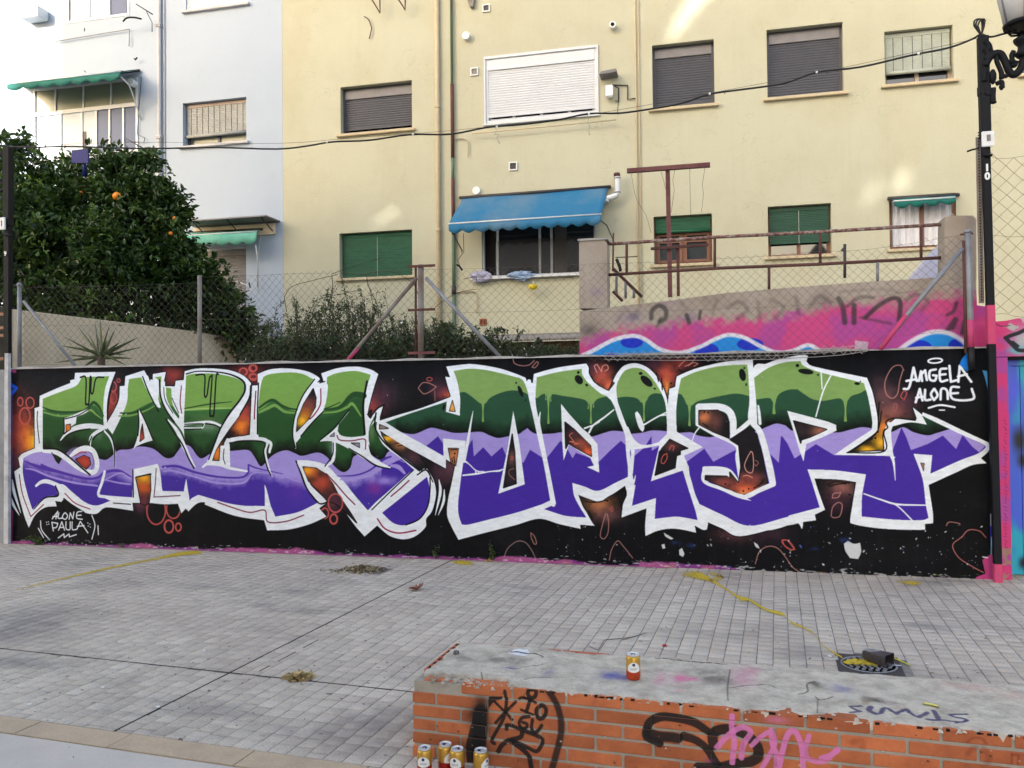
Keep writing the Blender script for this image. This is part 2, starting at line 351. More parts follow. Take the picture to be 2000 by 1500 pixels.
def paint_mural(M, x0, x1, z1, s):
    c = Canvas(x0, x1, 0, z1, s, M)
    c.nz = fbm(c.h, c.w, s * .05, 3, 4)
    big = fbm(c.h, c.w, s * .5, 9, 4)
    fine = vnoise(c.h, c.w, 2.2, 5)
    c.im[:] = np.array(c8(9, 10, 14), np.float32)
    c.im *= (.75 + .5 * big)[..., None]
    streak = fbm(c.h, c.w, s * .03, 21, 3, ay=14)
    c.blend(np.clip(streak - .56, 0, 1) * 2.2 * (big > .3), c8(44, 48, 56), .3)
    # ---------------- sprayed glows on the background
    RED = c8(172, 66, 58); ORG = c8(232, 128, 44); YEL = c8(240, 178, 40); BRN = c8(108, 58, 56); PUR = c8(84, 48, 66); PNK = c8(196, 96, 84)
    G = [(1, 130, 640, 130, 260, RED, .9), (1, 190, 690, 60, 120, ORG, .95), (1, 220, 690, 32, 80, YEL, .9), (1, 110, 820, 60, 120, PUR, .6),
         (1, 740, 430, 60, 150, RED, .85), (1, 745, 300, 60, 60, PUR, .6), (1, 1150, 250, 90, 80, RED, .8), (1, 1620, 520, 90, 160, RED, .95), (1, 1610, 590, 60, 60, ORG, 1),
         (1, 1445, 770, 50, 90, ORG, .95), (1, 955, 930, 55, 60, YEL, 1), (1, 950, 1000, 60, 60, c8(205, 84, 40), .9), (1, 930, 1110, 70, 60, PUR, .9), (1, 950, 1050, 50, 60, RED, .7),
         (1, 1640, 240, 150, 90, c8(140, 50, 50), .8), (1, 1050, 260, 60, 50, PUR, .7), (1, 945, 660, 30, 60, RED, .9), (1, 460, 600, 30, 40, ORG, 1), (1, 556, 820, 60, 60, c8(176, 62, 50), 1),
         (2, 660, 540, 50, 60, YEL, .9), (2, 680, 470, 50, 60, ORG, .7), (2, 690, 440, 60, 90, RED, .6), (2, 720, 900, 60, 50, ORG, 1), (2, 690, 880, 30, 30, YEL, .8), (2, 780, 980, 70, 90, c8(176, 70, 50), 1), (2, 850, 1090, 90, 90, PUR, .9),
         (2, 860, 1060, 60, 60, RED, .5), (2, 1120, 450, 70, 90, RED, .9), (2, 1180, 390, 110, 110, PUR, .7), (2, 1220, 670, 60, 30, YEL, 1), (2, 1300, 700, 60, 40, c8(210, 130, 60), .9), (2, 1370, 780, 80, 80, PUR, .85), (2, 1200, 600, 30, 20, c8(120, 110, 120), .9), (2, 850, 640, 20, 16, c8(150, 150, 155), .8), (2, 1000, 712, 40, 14, c8(130, 125, 135), .9),
         (3, 440, 370, 60, 50, RED, .95), (3, 400, 330, 90, 90, PUR, .6), (3, 470, 385, 25, 25, ORG, .6), (3, 490, 470, 30, 40, ORG, 1), (3, 500, 770, 35, 50, c8(196, 122, 76), 1), (3, 470, 870, 90, 110, c8(92, 58, 66), .9), (3, 400, 900, 80, 100, PUR, .6),
         (3, 888, 820, 30, 140, c8(110, 74, 76), .6), (3, 1340, 700, 90, 60, c8(150, 76, 66), .8), (3, 1390, 760, 40, 40, c8(226, 96, 56), 1), (3, 1290, 640, 50, 40, BRN, .6),
         (4, 250, 250, 90, 90, c8(192, 84, 66), .95), (4, 300, 320, 40, 50, c8(232, 110, 70), .9), (4, 200, 200, 70, 60, PUR, .6), (4, 690, 240, 90, 110, c8(186, 76, 60), .95), (4, 690, 330, 25, 60, c8(238, 140, 60), .95), (4, 800, 170, 90, 50, RED, .6), (4, 600, 170, 80, 40, PUR, .7),
         (4, 950, 530, 60, 60, c8(200, 112, 72), 1), (4, 1040, 560, 60, 80, PUR, .9), (4, 1210, 990, 130, 60, c8(210, 92, 62), 1), (4, 1100, 960, 100, 50, c8(150, 70, 66), .8), (4, 1250, 900, 120, 60, PUR, .8), (4, 1200, 1030, 50, 30, c8(235, 140, 80), .8),
         (4, 700, 740, 60, 60, c8(110, 70, 68), .8), (4, 240, 1110, 110, 80, c8(186, 116, 72), .95), (4, 300, 1180, 110, 60, c8(112, 72, 74), .8), (4, 1130, 1310, 150, 60, c8(98, 56, 62), .8), (4, 1640, 630, 70, 40, c8(150, 90, 80), .8),
         (5, 640, 640, 60, 60, YEL, 1), (5, 650, 560, 50, 60, c8(232, 136, 50), 1), (5, 560, 690, 60, 30, YEL, 1), (5, 700, 470, 110, 80, c8(168, 96, 84), .85), (5, 650, 380, 90, 110, c8(104, 70, 74), .8), (5, 780, 420, 80, 80, PUR, .5),
         (5, 260, 575, 60, 40, c8(170, 108, 86), .9), (5, 420, 900, 90, 60, c8(152, 98, 88), .95), (5, 380, 980, 90, 80, PUR, .6), (5, 870, 780, 20, 30, c8(150, 110, 100), 1), (5, 20, 1160, 120, 60, PUR, .5)]
    for g in G: c.glow(*g)
    RG = c8(192, 84, 78)
    for (r, x, y, rx, ry, w, a) in [(1, 135, 425, 18, 28, 4, .9), (1, 200, 432, 27, 36, 4, .9), (1, 165, 520, 35, 55, 4.5, .9), (1, 755, 325, 20, 32, 4, .9), (1, 790, 284, 10, 12, 3, .9), (1, 756, 400, 22, 36, 4, .6),
        (1, 1622, 225, 26, 24, 4, .9), (1, 1682, 203, 24, 22, 5, .9), (1, 1690, 262, 26, 20, 4, .9), (1, 1125, 1256, 30, 42, 6, .95), (1, 1188, 1260, 18, 26, 5, .95), (2, 255, 225, 24, 24, 4, .9), (2, 325, 200, 22, 22, 5, .9), (2, 320, 256, 26, 18, 4, .9),
        (2, 870, 1100, 48, 62, 4.5, .9), (2, 800, 1168, 24, 34, 5, .9), (2, 858, 1206, 24, 32, 6, .95), (3, 337, 275, 18, 12, 3, .9), (3, 888, 800, 9, 14, 2.5, .7), (3, 1552, 1142, 8, 16, 2.5, .8)]:
        c.ring(r, x, y, rx, ry, w, RG, a, soft=3)
    c.ring(1, 1040, 1150, 62, 92, 5, RG, .9, t0=-20, t1=200, soft=3); c.ring(1, 1155, 1140, 46, 62, 5, RG, .9, t0=-10, t1=200, soft=3)
    LP = c8(176, 120, 112)
    for r, P, cl in [(3, [(262, 335), (290, 300), (330, 300), (383, 325), (350, 352), (300, 372), (262, 335)], LP), (3, [(372, 352), (374, 420)], c8(140, 100, 90)),
        (3, [(893, 140), (905, 170), (950, 185), (1000, 180), (1035, 150)], LP), (3, [(1020, 195), (1050, 160), (1062, 170), (1040, 198), (1020, 195)], LP), (3, [(835, 1455), (860, 1400), (920, 1355), (975, 1362), (1015, 1410), (1045, 1470)], c8(150, 120, 116)),
        (3, [(1012, 1298), (1035, 1320), (1050, 1365), (1035, 1372), (1015, 1330), (1012, 1298)], LP), (3, [(1520, 1170), (1530, 1230), (1525, 1300), (1500, 1338), (1475, 1320), (1485, 1260), (1510, 1170)], LP),
        (3, [(1535, 1480), (1550, 1410), (1590, 1352), (1630, 1390), (1690, 1465)], LP), (4, [(225, 230), (208, 190), (225, 175), (255, 225), (262, 190), (290, 180), (300, 205), (280, 220)], c8(224, 150, 130)),
        (4, [(770, 190), (800, 160), (850, 120), (880, 135), (850, 170), (810, 190)], c8(200, 130, 120)), (4, [(830, 185), (870, 165), (898, 172), (870, 190)], c8(200, 130, 120)),
        (4, [(690, 770), (692, 800), (670, 836), (652, 825), (665, 785), (690, 770)], RG), (4, [(712, 745), (720, 720), (738, 722), (732, 750)], RG), (4, [(1250, 755), (1225, 800), (1208, 850), (1225, 890), (1258, 895), (1268, 840), (1262, 770), (1250, 755)], c8(214, 150, 140)),
        (4, [(1280, 815), (1300, 830), (1285, 855), (1275, 840)], c8(150, 90, 88)), (4, [(1055, 548), (1065, 560), (1045, 590), (1042, 640)], LP),
        (4, [(1460, 1350), (1500, 1350), (1540, 1400), (1520, 1412), (1480, 1390), (1460, 1350)], RG), (5, [(765, 240), (745, 212), (700, 225), (660, 300), (665, 370), (700, 398), (730, 370), (742, 300), (760, 240)], LP), (5, [(760, 400), (748, 385), (765, 358), (782, 370), (765, 408)], RG),
        (5, [(705, 470), (712, 430), (728, 435), (715, 475)], c8(150, 90, 84)), (5, [(362, 960), (370, 935), (410, 928), (395, 955), (362, 960)], LP), (5, [(355, 1060), (365, 1010), (395, 985), (418, 1000), (405, 1060), (370, 1070), (355, 1060)], LP),
        (5, [(80, 1195), (110, 1200), (150, 1250), (120, 1245), (82, 1215), (80, 1195)], RG), (5, [(-72, 1330), (-48, 1262), (0, 1232), (50, 1240), (90, 1280), (140, 1350), (185, 1380)], LP), (5, [(1005, 1115), (1020, 1095), (1075, 1102), (1080, 1110)], LP),
        (5, [(1228, 1182), (1190, 1145), (1130, 1140), (1090, 1180), (1045, 1215), (1045, 1250), (1080, 1300), (1150, 1345), (1215, 1380)], c8(190, 112, 108)), (4, [(60, 640), (45, 660), (50, 690), (75, 690), (90, 700), (60, 710), (90, 715)], c8(200, 100, 84)), (3, [(885, 868), (868, 900), (880, 940), (912, 948)], c8(110, 80, 84)),
        (5, [(640, 1030), (660, 1100)], BLK)]:
        c.line(r, P, 3.0, cl, .9, soft=2)
    # ---------------- silhouettes: white letters with a black edge
    SIL = [
     (1, [(500, 232), (770, 225), (742, 330), (722, 440), (712, 565), (762, 480), (790, 410), (797, 322), (830, 318), (835, 255), (960, 215), (1000, 288), (1016, 285), (1018, 240), (1105, 226), (1085, 322), (1165, 322), (1170, 285), (1224, 280), (1230, 222), (1300, 205), (1400, 202), (1530, 215), (1620, 250), (1672, 300), (1670, 380), (1640, 440), (1585, 530), (1540, 590), (1495, 655), (1450, 740), (1412, 820), (1466, 824), (1470, 722), (1500, 716), (1505, 690), (1530, 668), (1600, 655), (1662, 650), (1700, 640), (1800, 700), (1800, 1150), (1600, 1155), (1480, 1115), (1364, 1095), (1310, 1105), (1253, 1157), (1243, 1130), (1208, 1168), (1185, 1105), (1090, 1108), (992, 1098), (1000, 1020), (1002, 908), (908, 930), (925, 1010), (940, 1100), (882, 1098), (888, 1152), (740, 1130), (690, 1135), (640, 1172), (560, 1162), (480, 1112), (425, 1072), (408, 1092), (368, 1086), (378, 1122), (300, 1130), (235, 1180), (192, 1265), (160, 1180), (118, 1020), (94, 890), (134, 862), (122, 800), (150, 770), (232, 735), (230, 468), (262, 458), (264, 386), (380, 335), (468, 300), (468, 282), (495, 275)]),
     (2, [(0, 600), (150, 668), (300, 645), (315, 318), (352, 315), (352, 240), (440, 208), (560, 203), (680, 222), (750, 256), (768, 275), (745, 300), (793, 297), (775, 236), (880, 202), (1000, 190), (1100, 208), (1156, 240), (1130, 320), (1100, 430), (1085, 510), (1105, 540), (1140, 480), (1192, 450), (1166, 540), (1162, 600), (1200, 690), (1260, 745), (1340, 800), (1438, 882), (1415, 908), (1480, 870), (1525, 950), (1540, 1040), (1515, 1150), (1475, 1205), (1470, 1260), (1400, 1322), (1320, 1341), (1230, 1318), (1148, 1250), (1064, 1323), (1000, 1250), (930, 1150), (870, 1040), (800, 950), (740, 880), (655, 855), (690, 960), (820, 1092), (762, 1135), (810, 1190), (700, 1240), (560, 1276), (415, 1282), (395, 1215), (200, 1185), (0, 1110)]),
     (3, [(0, 552), (130, 512), (290, 464), (480, 392), (462, 335), (442, 258), (474, 262), (448, 190), (590, 174), (680, 180), (800, 202), (900, 234), (976, 264), (990, 302), (1025, 300), (1032, 240), (1120, 214), (1220, 192), (1382, 170), (1398, 200), (1400, 240), (1440, 298), (1530, 352), (1800, 352), (1800, 1100), (1640, 1000), (1660, 985), (1530, 1055), (1470, 1090), (1390, 1070), (1328, 1045), (1360, 1125), (1400, 1185), (1440, 1252), (1340, 1244), (1344, 1272), (1200, 1240), (1065, 1205), (900, 1250), (700, 1300), (530, 1345), (485, 1260), (454, 1180), (460, 1080), (488, 950), (530, 736), (460, 735), (484, 832), (430, 798), (446, 870), (300, 790), (150, 705), (40, 640), (0, 600)]),
     (4, [(200, 300), (302, 355), (340, 268), (368, 222), (410, 182), (480, 168), (550, 190), (610, 240), (660, 320), (690, 400), (697, 460), (706, 340), (745, 326), (755, 264), (770, 250), (870, 208), (990, 176), (1100, 155), (1262, 143), (1268, 214), (1350, 172), (1450, 140), (1590, 113), (1632, 120), (1622, 152), (1600, 250), (1600, 1190), (1560, 1235), (1450, 1258), (1180, 1321), (1060, 1270), (945, 1220), (958, 1277), (930, 1278), (876, 1250), (886, 1298), (780, 1275), (700, 1272), (620, 1288), (548, 1320), (545, 1250), (555, 1135), (385, 1198), (398, 1110), (424, 1042), (410, 985), (300, 1050), (240, 1090), (170, 1000), (200, 600)]),
     (5, [(0, 200), (120, 165), (190, 153), (222, 158), (212, 185), (240, 212), (300, 228), (430, 256), (558, 282), (588, 360), (606, 440), (618, 520), (616, 578), (540, 640), (446, 702), (655, 694), (652, 590), (676, 560), (690, 535), (718, 512), (822, 520), (838, 512), (815, 448), (868, 490), (870, 476), (960, 512), (1100, 580), (1242, 646), (1250, 672), (1240, 700), (1200, 735), (1233, 764), (1150, 775), (1050, 820), (905, 886), (915, 950), (930, 1050), (930, 1102), (884, 1106), (886, 1139), (750, 1138), (600, 1128), (480, 1106), (463, 1085), (475, 1000), (496, 870), (400, 856), (262, 850), (284, 920), (322, 1026), (264, 1053), (271, 1085), (150, 1103), (0, 1142), (-100, 1100), (-100, 300)])]
    CUT = [(4, [(303, 356), (345, 300), (330, 290)]), (4, [(100, 1045), (170, 1072), (245, 1090), (330, 1040), (412, 985), (422, 1042), (398, 1110), (388, 1198), (260, 1262), (212, 1252), (160, 1170)]),
           (2, [(298, 425), (297, 636), (220, 648), (150, 660), (130, 700), (128, 715), (104, 718), (98, 820), (48, 818), (75, 745), (130, 655), (200, 565), (270, 480)]),
           (5, [(618, 500), (616, 578), (540, 640), (446, 702), (655, 694), (652, 590), (676, 560), (690, 535), (718, 512), (700, 450)]),
           (1, [(768, 250), (742, 330), (722, 440), (712, 565), (762, 480), (792, 410), (797, 325), (795, 250)])]
    sil = np.zeros((c.h, c.w), bool)
    for r, P in SIL: sil |= c.fillmask(r, P)
    for r, P in CUT: sil &= ~c.fillmask(r, P)
    e = sil.copy(); n = max(2, int(s * .011))
    def dil(m, n):
        for _ in range(n):
            q = m.copy(); q[1:] |= m[:-1]; q[:-1] |= m[1:]; q[:, 1:] |= m[:, :-1]; q[:, :-1] |= m[:, 1:]; m = q
        return m
    c.blend(dil(e, n), BLK)
    brush = fbm(c.h, c.w, s * .06, 40, 4, ay=.35)
    white = np.array(WHT, np.float32)[None, None] * (.97 + .05 * brush[..., None])
    c.blend(sil, white)
    # ---------------- fills, coloured by level bands
    FILL = [
     (1, [(285, 405), (400, 360), (505, 320), (545, 262), (728, 255), (700, 340), (688, 450), (690, 580), (740, 630), (768, 700), (768, 880), (700, 890), (650, 1045), (735, 1085), (640, 1116), (560, 1090), (480, 1025), (420, 975), (370, 985), (386, 1050), (300, 1060), (215, 1142), (180, 1030), (152, 900), (155, 800), (220, 768), (285, 757)]),
     (1, [(860, 275), (940, 262), (985, 360), (1050, 465), (1060, 300), (1030, 262), (1075, 256), (1075, 400), (1110, 480), (1165, 560), (1220, 640), (1240, 740), (1290, 860), (1420, 850), (1640, 885), (1640, 1120), (1480, 1085), (1360, 1040), (1290, 1060), (1255, 1090), (1240, 1030), (1085, 1025), (1050, 900), (1040, 840), (900, 880), (885, 1065), (730, 1060), (660, 1040), (690, 890), (765, 880), (770, 740), (745, 650), (800, 540), (845, 430), (852, 330)]),
     (1, [(1105, 330), (1140, 335), (1150, 440), (1195, 520), (1190, 540), (1140, 470), (1110, 400)]),
     (1, [(1240, 250), (1300, 238), (1420, 238), (1540, 258), (1610, 290), (1628, 335), (1600, 400), (1540, 480), (1490, 560), (1440, 680), (1400, 800), (1345, 870), (1290, 865), (1240, 740), (1225, 600), (1232, 400)]),
     (2, [(390, 260), (440, 240), (560, 230), (650, 240), (722, 275), (660, 370), (610, 480), (590, 600), (600, 700), (640, 660), (700, 560), (770, 500), (800, 400), (815, 260), (880, 235), (1000, 220), (1105, 245), (1080, 330), (1060, 450), (1062, 640), (1100, 720), (1150, 790), (1230, 750), (1290, 790), (1390, 875), (1300, 960), (1112, 1150), (1100, 1165), (1000, 1050), (900, 930), (780, 860), (700, 830), (610, 820), (650, 900), (680, 1000), (758, 1095), (620, 1160), (470, 1190), (440, 1120), (200, 1110), (-60, 1040), (-60, 880), (170, 870), (165, 690), (270, 675), (385, 690), (355, 640), (358, 450), (372, 320)]),
     (2, [(1180, 1165), (1300, 1070), (1480, 925), (1498, 1010), (1490, 1110), (1440, 1200), (1350, 1245), (1260, 1235)]),
     (2, [(1130, 520), (1150, 530), (1145, 620), (1180, 700), (1230, 750), (1190, 800), (1130, 780), (1095, 700), (1095, 600)]),
     (3, [(45, 562), (200, 506), (452, 424), (446, 492), (538, 518), (541, 400), (522, 290), (498, 220), (600, 205), (700, 212), (800, 232), (900, 258), (955, 278), (985, 340), (1010, 430), (1040, 580), (1068, 700), (1105, 880), (1142, 1090), (1050, 1120), (900, 1168), (750, 1205), (600, 1242), (552, 1242), (532, 1180), (528, 1100), (545, 950), (562, 830), (578, 688), (430, 670), (446, 795), (300, 712), (150, 628)]),
     (3, [(1052, 262), (1200, 226), (1352, 206), (1356, 246), (1400, 305), (1480, 372), (1525, 392), (1560, 440), (1590, 520), (1636, 640), (1656, 760), (1658, 925), (1580, 962), (1460, 1018), (1370, 990), (1288, 965), (1300, 1050), (1340, 1130), (1382, 1196), (1250, 1186), (1160, 1160), (1100, 1140), (1180, 1105), (1150, 950), (1112, 760), (1080, 600), (1044, 430)]),
     (4, [(355, 330), (375, 270), (412, 218), (480, 199), (540, 216), (600, 278), (650, 360), (680, 440), (690, 560), (690, 640), (655, 690), (560, 712), (500, 700), (440, 630), (400, 540), (365, 430)]),
     (4, [(440, 745), (540, 735), (640, 715), (585, 950), (800, 882), (830, 990), (870, 1100), (905, 1215), (800, 1195), (740, 1190), (610, 1205), (618, 1066), (458, 1118), (482, 980), (450, 975), (455, 850)]),
     (4, [(785, 270), (880, 228), (1000, 196), (1110, 182), (1224, 178), (1240, 300), (1237, 560), (1330, 620), (1440, 900), (1500, 900), (1500, 1190), (1240, 1251), (1060, 1178), (895, 1100), (835, 890), (802, 832), (806, 782), (930, 728), (757, 625), (752, 500), (765, 370)]),
     (5, [(-78, 282), (0, 228), (90, 196), (182, 188), (202, 216), (290, 250), (430, 285), (540, 312), (565, 400), (586, 520), (584, 575), (480, 642), (374, 716), (690, 724), (708, 740), (694, 600), (702, 556), (800, 534), (895, 546), (868, 496), (1000, 560), (1100, 607), (1212, 656), (1226, 676), (1180, 710), (1080, 748), (915, 822), (925, 720), (820, 712), (870, 850), (888, 990), (904, 1072), (860, 1084), (700, 1080), (528, 1063), (530, 950), (552, 826), (380, 804), (222, 798), (250, 880), (291, 1012), (140, 1052), (0, 1090), (-60, 1000), (-60, 540)])]
    fm = np.zeros((c.h, c.w), bool)
    for r, P in FILL: fm |= c.fillmask(r, P)
    fm &= sil
    def curve(L, sm=True):
        P = []
        for r, pts in L:
            P += [p[:2] for p in (smooth_path(c.xy(r, pts), False, ang=60) if sm else c.xy(r, pts))]
        P = sorted(P, key=lambda p: p[0]); xs = np.array([p[0] for p in P]); ys = np.array([p[1] for p in P])
        return np.interp(np.arange(c.w) + .5, xs, ys)
    Gc = curve([(1, [(200, 485), (285, 478), (400, 500), (540, 490), (625, 448), (690, 500), (800, 500), (880, 490), (950, 455), (1010, 430), (1090, 430), (1180, 470), (1230, 485), (1400, 480), (1560, 470), (1650, 470)]),
                (2, [(310, 470), (370, 475), (420, 440), (460, 415), (500, 440), (560, 478), (650, 490), (790, 490), (880, 460), (950, 400), (1000, 365), (1070, 370), (1200, 480)]),
                (3, [(120, 480), (450, 300), (525, 360), (575, 362), (630, 400), (675, 435), (710, 435), (740, 400), (800, 370), (880, 350), (960, 360), (1040, 402), (1080, 380), (1105, 372), (1120, 385), (1140, 395), (1160, 375), (1220, 385), (1300, 397), (1370, 412), (1400, 440), (1425, 440), (1460, 405), (1540, 385)]),
                (4, [(355, 400), (420, 391), (490, 402), (520, 430), (550, 425), (575, 385), (610, 369), (660, 372), (770, 372), (800, 395), (825, 445), (855, 450), (890, 425), (950, 408), (1080, 380), (1160, 371), (1240, 388), (1270, 410), (1370, 400), (1395, 425), (1415, 415), (1440, 372), (1500, 345), (1560, 342)]),
                (5, [(200, 372), (250, 402), (310, 412), (400, 398), (425, 415), (445, 415), (470, 385), (520, 368), (550, 352), (640, 320), (700, 300), (1240, 400)])])
    Kc = curve([(1, [(100, 735), (285, 735), (340, 765), (375, 825), (395, 832), (425, 790), (470, 740), (520, 730), (590, 760), (640, 795), (700, 812), (740, 790), (790, 748), (860, 742), (930, 723), (1020, 738), (1100, 797), (1150, 795), (1180, 760), (1220, 712), (1270, 725), (1310, 780), (1345, 802), (1400, 770), (1440, 745), (1540, 752)]),
                (2, [(200, 750), (290, 747), (330, 790), (362, 845), (385, 850), (430, 800), (480, 765), (545, 748), (600, 768), (650, 785), (750, 763), (810, 790), (860, 850), (900, 885), (935, 892), (970, 860), (985, 800), (1010, 780), (1080, 760), (1110, 780), (1160, 810), (1190, 808), (1215, 765), (1240, 748)]),
                (3, [(120, 622), (230, 640), (330, 602), (370, 600), (430, 615), (500, 632), (590, 630), (680, 625), (740, 650), (795, 666), (860, 655), (930, 640), (960, 620), (990, 600), (1010, 620), (1050, 638), (1150, 637), (1230, 628), (1350, 645), (1420, 656), (1500, 632), (1560, 618), (1640, 625)]),
                (4, [(440, 640), (530, 630), (590, 616), (680, 620), (760, 632), (850, 628), (900, 650), (980, 660), (1060, 645), (1200, 640), (1300, 615), (1360, 590), (1420, 570), (1480, 582)]),
                (5, [(130, 578), (250, 585), (390, 590), (460, 575), (530, 560), (600, 570), (690, 588), (760, 560), (820, 588), (900, 606), (960, 590), (1050, 568), (1240, 560)])])
    Pc = curve([(1, [(100, 800), (200, 820), (300, 862), (450, 905), (600, 930), (700, 900), (780, 883), (880, 935), (960, 900), (1080, 868), (1160, 868), (1300, 905), (1450, 942), (1600, 945)]),
                (2, [(270, 930), (300, 880), (450, 905), (560, 940), (660, 955), (800, 960), (950, 950), (1100, 915), (1200, 850), (1270, 822), (1380, 875)])]
               , True)
    Pz = curve([(3, [(-40, 900), (300, 730), (330, 708), (393, 655), (440, 720), (460, 780), (560, 790), (590, 730), (623, 675), (632, 790), (695, 728), (750, 790), (822, 726), (850, 790), (962, 832), (1006, 745), (1110, 810), (1210, 684), (1258, 745), (1290, 802), (1312, 765), (1468, 822), (1540, 750), (1612, 685), (1655, 725)]),
                (4, [(455, 770), (470, 790), (540, 730), (588, 655), (590, 752), (640, 720), (700, 700), (815, 830), (870, 790), (940, 738), (1000, 825), (1130, 755), (1300, 700), (1390, 785), (1436, 832), (1450, 655)]),
                (5, [(80, 612), (108, 650), (150, 737), (270, 656), (372, 718), (690, 722), (752, 562), (780, 620), (805, 690), (900, 655), (985, 608), (1060, 684), (1096, 604), (1150, 670), (1190, 702), (1240, 650)])], False)
    (xb, _), = [q[:2] for q in c.xy(3, [(15, 600)])]
    isr = np.arange(c.w)[None, :] > xb
    Y = (np.arange(c.h)[:, None] + .5).astype(np.float32)
    px = s * .0055
    LG = np.array(c8(114, 154, 72), np.float32); LGr = np.array(c8(120, 152, 84), np.float32)
    DG = np.array(c8(38, 78, 40), np.float32); DGr = np.array(c8(36, 74, 52), np.float32)
    LV = np.array(c8(158, 142, 210), np.float32); PU = np.array(c8(68, 46, 152), np.float32); PUr = np.array(c8(66, 42, 152), np.float32)
    ir = isr[..., None]
    col = np.where(ir, LGr, LG) * np.ones((c.h, 1, 1), np.float32)
    a = np.clip((Y - Gc[None]) / 1.2 + .5, 0, 1)[..., None]
    dg = np.where(ir, DGr, DG) * (1 + 0 * col)
    hl = np.clip(1 - (Y - Gc[None]) / (px * 16), 0, 1)[..., None] * (~ir)
    dg = dg * (1 + .35 * hl)
    fade = np.clip(1 - (Kc[None] - Y + (c.nz - .5) * px * 14) / (px * 30), 0, 1)[..., None] ** 1.3
    dg = dg * (1 - fade) + np.array(c8(8, 12, 10), np.float32) * fade
    col = col * (1 - a) + dg * a
    a = np.clip((Y - Kc[None]) / 1.2 + .5, 0, 1)[..., None]; col = col * (1 - a) + LV * a
    a = np.where(isr, np.clip((Y - Pz[None]) / 1.2 + .5, 0, 1), np.clip((Y - Pc[None] + (c.nz - .5) * px * 16) / (px * 22) + .1, 0, 1) * (Y > Kc[None]))[..., None]
    col = col * (1 - a) + np.where(ir, PUr, PU) * a
    col = col * (.95 + .1 * big[..., None])
    c.blend(fm, col.astype(np.float32))
    fmf = fm.astype(np.float32)
    c.glow(2, 1130, 1000, 60, 50, c8(128, 52, 150), .8, fmf); c.glow(2, 600, 1020, 60, 70, c8(92, 50, 160), .7, fmf); c.glow(2, 1200, 950, 90, 30, c8(170, 150, 220), .8, fmf); c.glow(2, 700, 960, 50, 30, c8(140, 120, 210), .5, fmf)
    c.glow(1, 650, 640, 40, 50, c8(120, 140, 130), .5, fmf); c.glow(1, 1380, 590, 120, 40, c8(150, 170, 150), .6, fmf); c.glow(1, 1380, 530, 150, 40, c8(96, 130, 70), .5, fmf); c.glow(2, 850, 720, 30, 60, c8(120, 140, 130), .6, fmf); c.glow(2, 1110, 620, 25, 70, c8(110, 140, 90), .7, fmf)
    c.glow(1, 500, 745, 70, 30, c8(120, 110, 150), .6, fmf); c.glow(1, 440, 700, 90, 60, c8(10, 14, 12), .7, fmf)
    # drips of the light green
    LGc = c8(120, 154, 86)
    for r, x, y0, y1, w in [(3, 693, 430, 552, 7), (3, 1129, 385, 566, 7), (3, 1412, 430, 566, 7), (4, 538, 420, 550, 7), (4, 841, 440, 580, 8), (4, 1406, 410, 500, 8), (5, 32, 370, 480, 7), (5, 436, 405, 522, 8), (3, 1112, 370, 410, 4), (3, 1145, 372, 420, 4), (3, 1395, 410, 470, 4), (3, 1430, 410, 460, 4)]:
        c.line(r, [(x, y0, w * 1.6), (x, (y0 + y1) / 2, w * .55), (x, y1, w * 1.1)], w, LGc)
    # dark and light swooshes in the left letters
    DGc = c8(34, 70, 34); LSt = c8(114, 154, 76); PS = c8(80, 50, 160); LL = c8(160, 142, 212)
    for P, cl in [([(285, 460, 3), (340, 485, 7), (430, 495, 6), (550, 485, 5), (600, 450, 8), (625, 430, 9), (660, 460, 8), (690, 520, 3)], DGc), ([(290, 495, 4), (400, 520, 5), (540, 505, 5), (600, 480, 7), (640, 510, 5), (680, 540, 2)], LSt),
                  ([(800, 500, 4), (880, 500, 6), (960, 470, 6), (1020, 428, 4)], DGc), ([(790, 520, 4), (880, 515, 5), (980, 480, 4), (1050, 440, 2)], LSt), ([(1230, 470, 3), (1400, 440, 4), (1545, 425, 2)], DGc), ([(1230, 480, 4), (1350, 470, 4), (1540, 468, 3)], c8(150, 185, 105)),
                  ([(160, 820, 3), (260, 860, 10), (380, 890, 8), (560, 935, 7), (650, 930, 7), (700, 895, 8), (790, 885, 8), (875, 925, 3)], PS), ([(275, 845, 6), (340, 870, 4), (480, 912, 2)], PS), ([(170, 870, 3), (230, 880, 5), (340, 925, 6), (500, 965, 6), (650, 985, 5)], LL),
                  ([(690, 950, 3), (800, 900, 5), (870, 940, 4)], LL), ([(700, 945, 3), (790, 965, 5), (870, 975, 4)], LL), ([(1085, 858, 7), (1180, 855, 8), (1300, 895, 7), (1450, 925, 6), (1600, 930, 6), (1650, 900, 7), (1655, 845, 5), (1720, 870, 4), (1880, 905, 2)], PS), ([(1090, 890, 4), (1150, 885, 5), (1300, 925, 6), (1440, 965, 6), (1620, 965, 6), (1690, 900, 4), (1850, 915, 3), (2000, 960, 3)], LL)]:
        c.line(1, P, 5, cl, 1, soft=2)
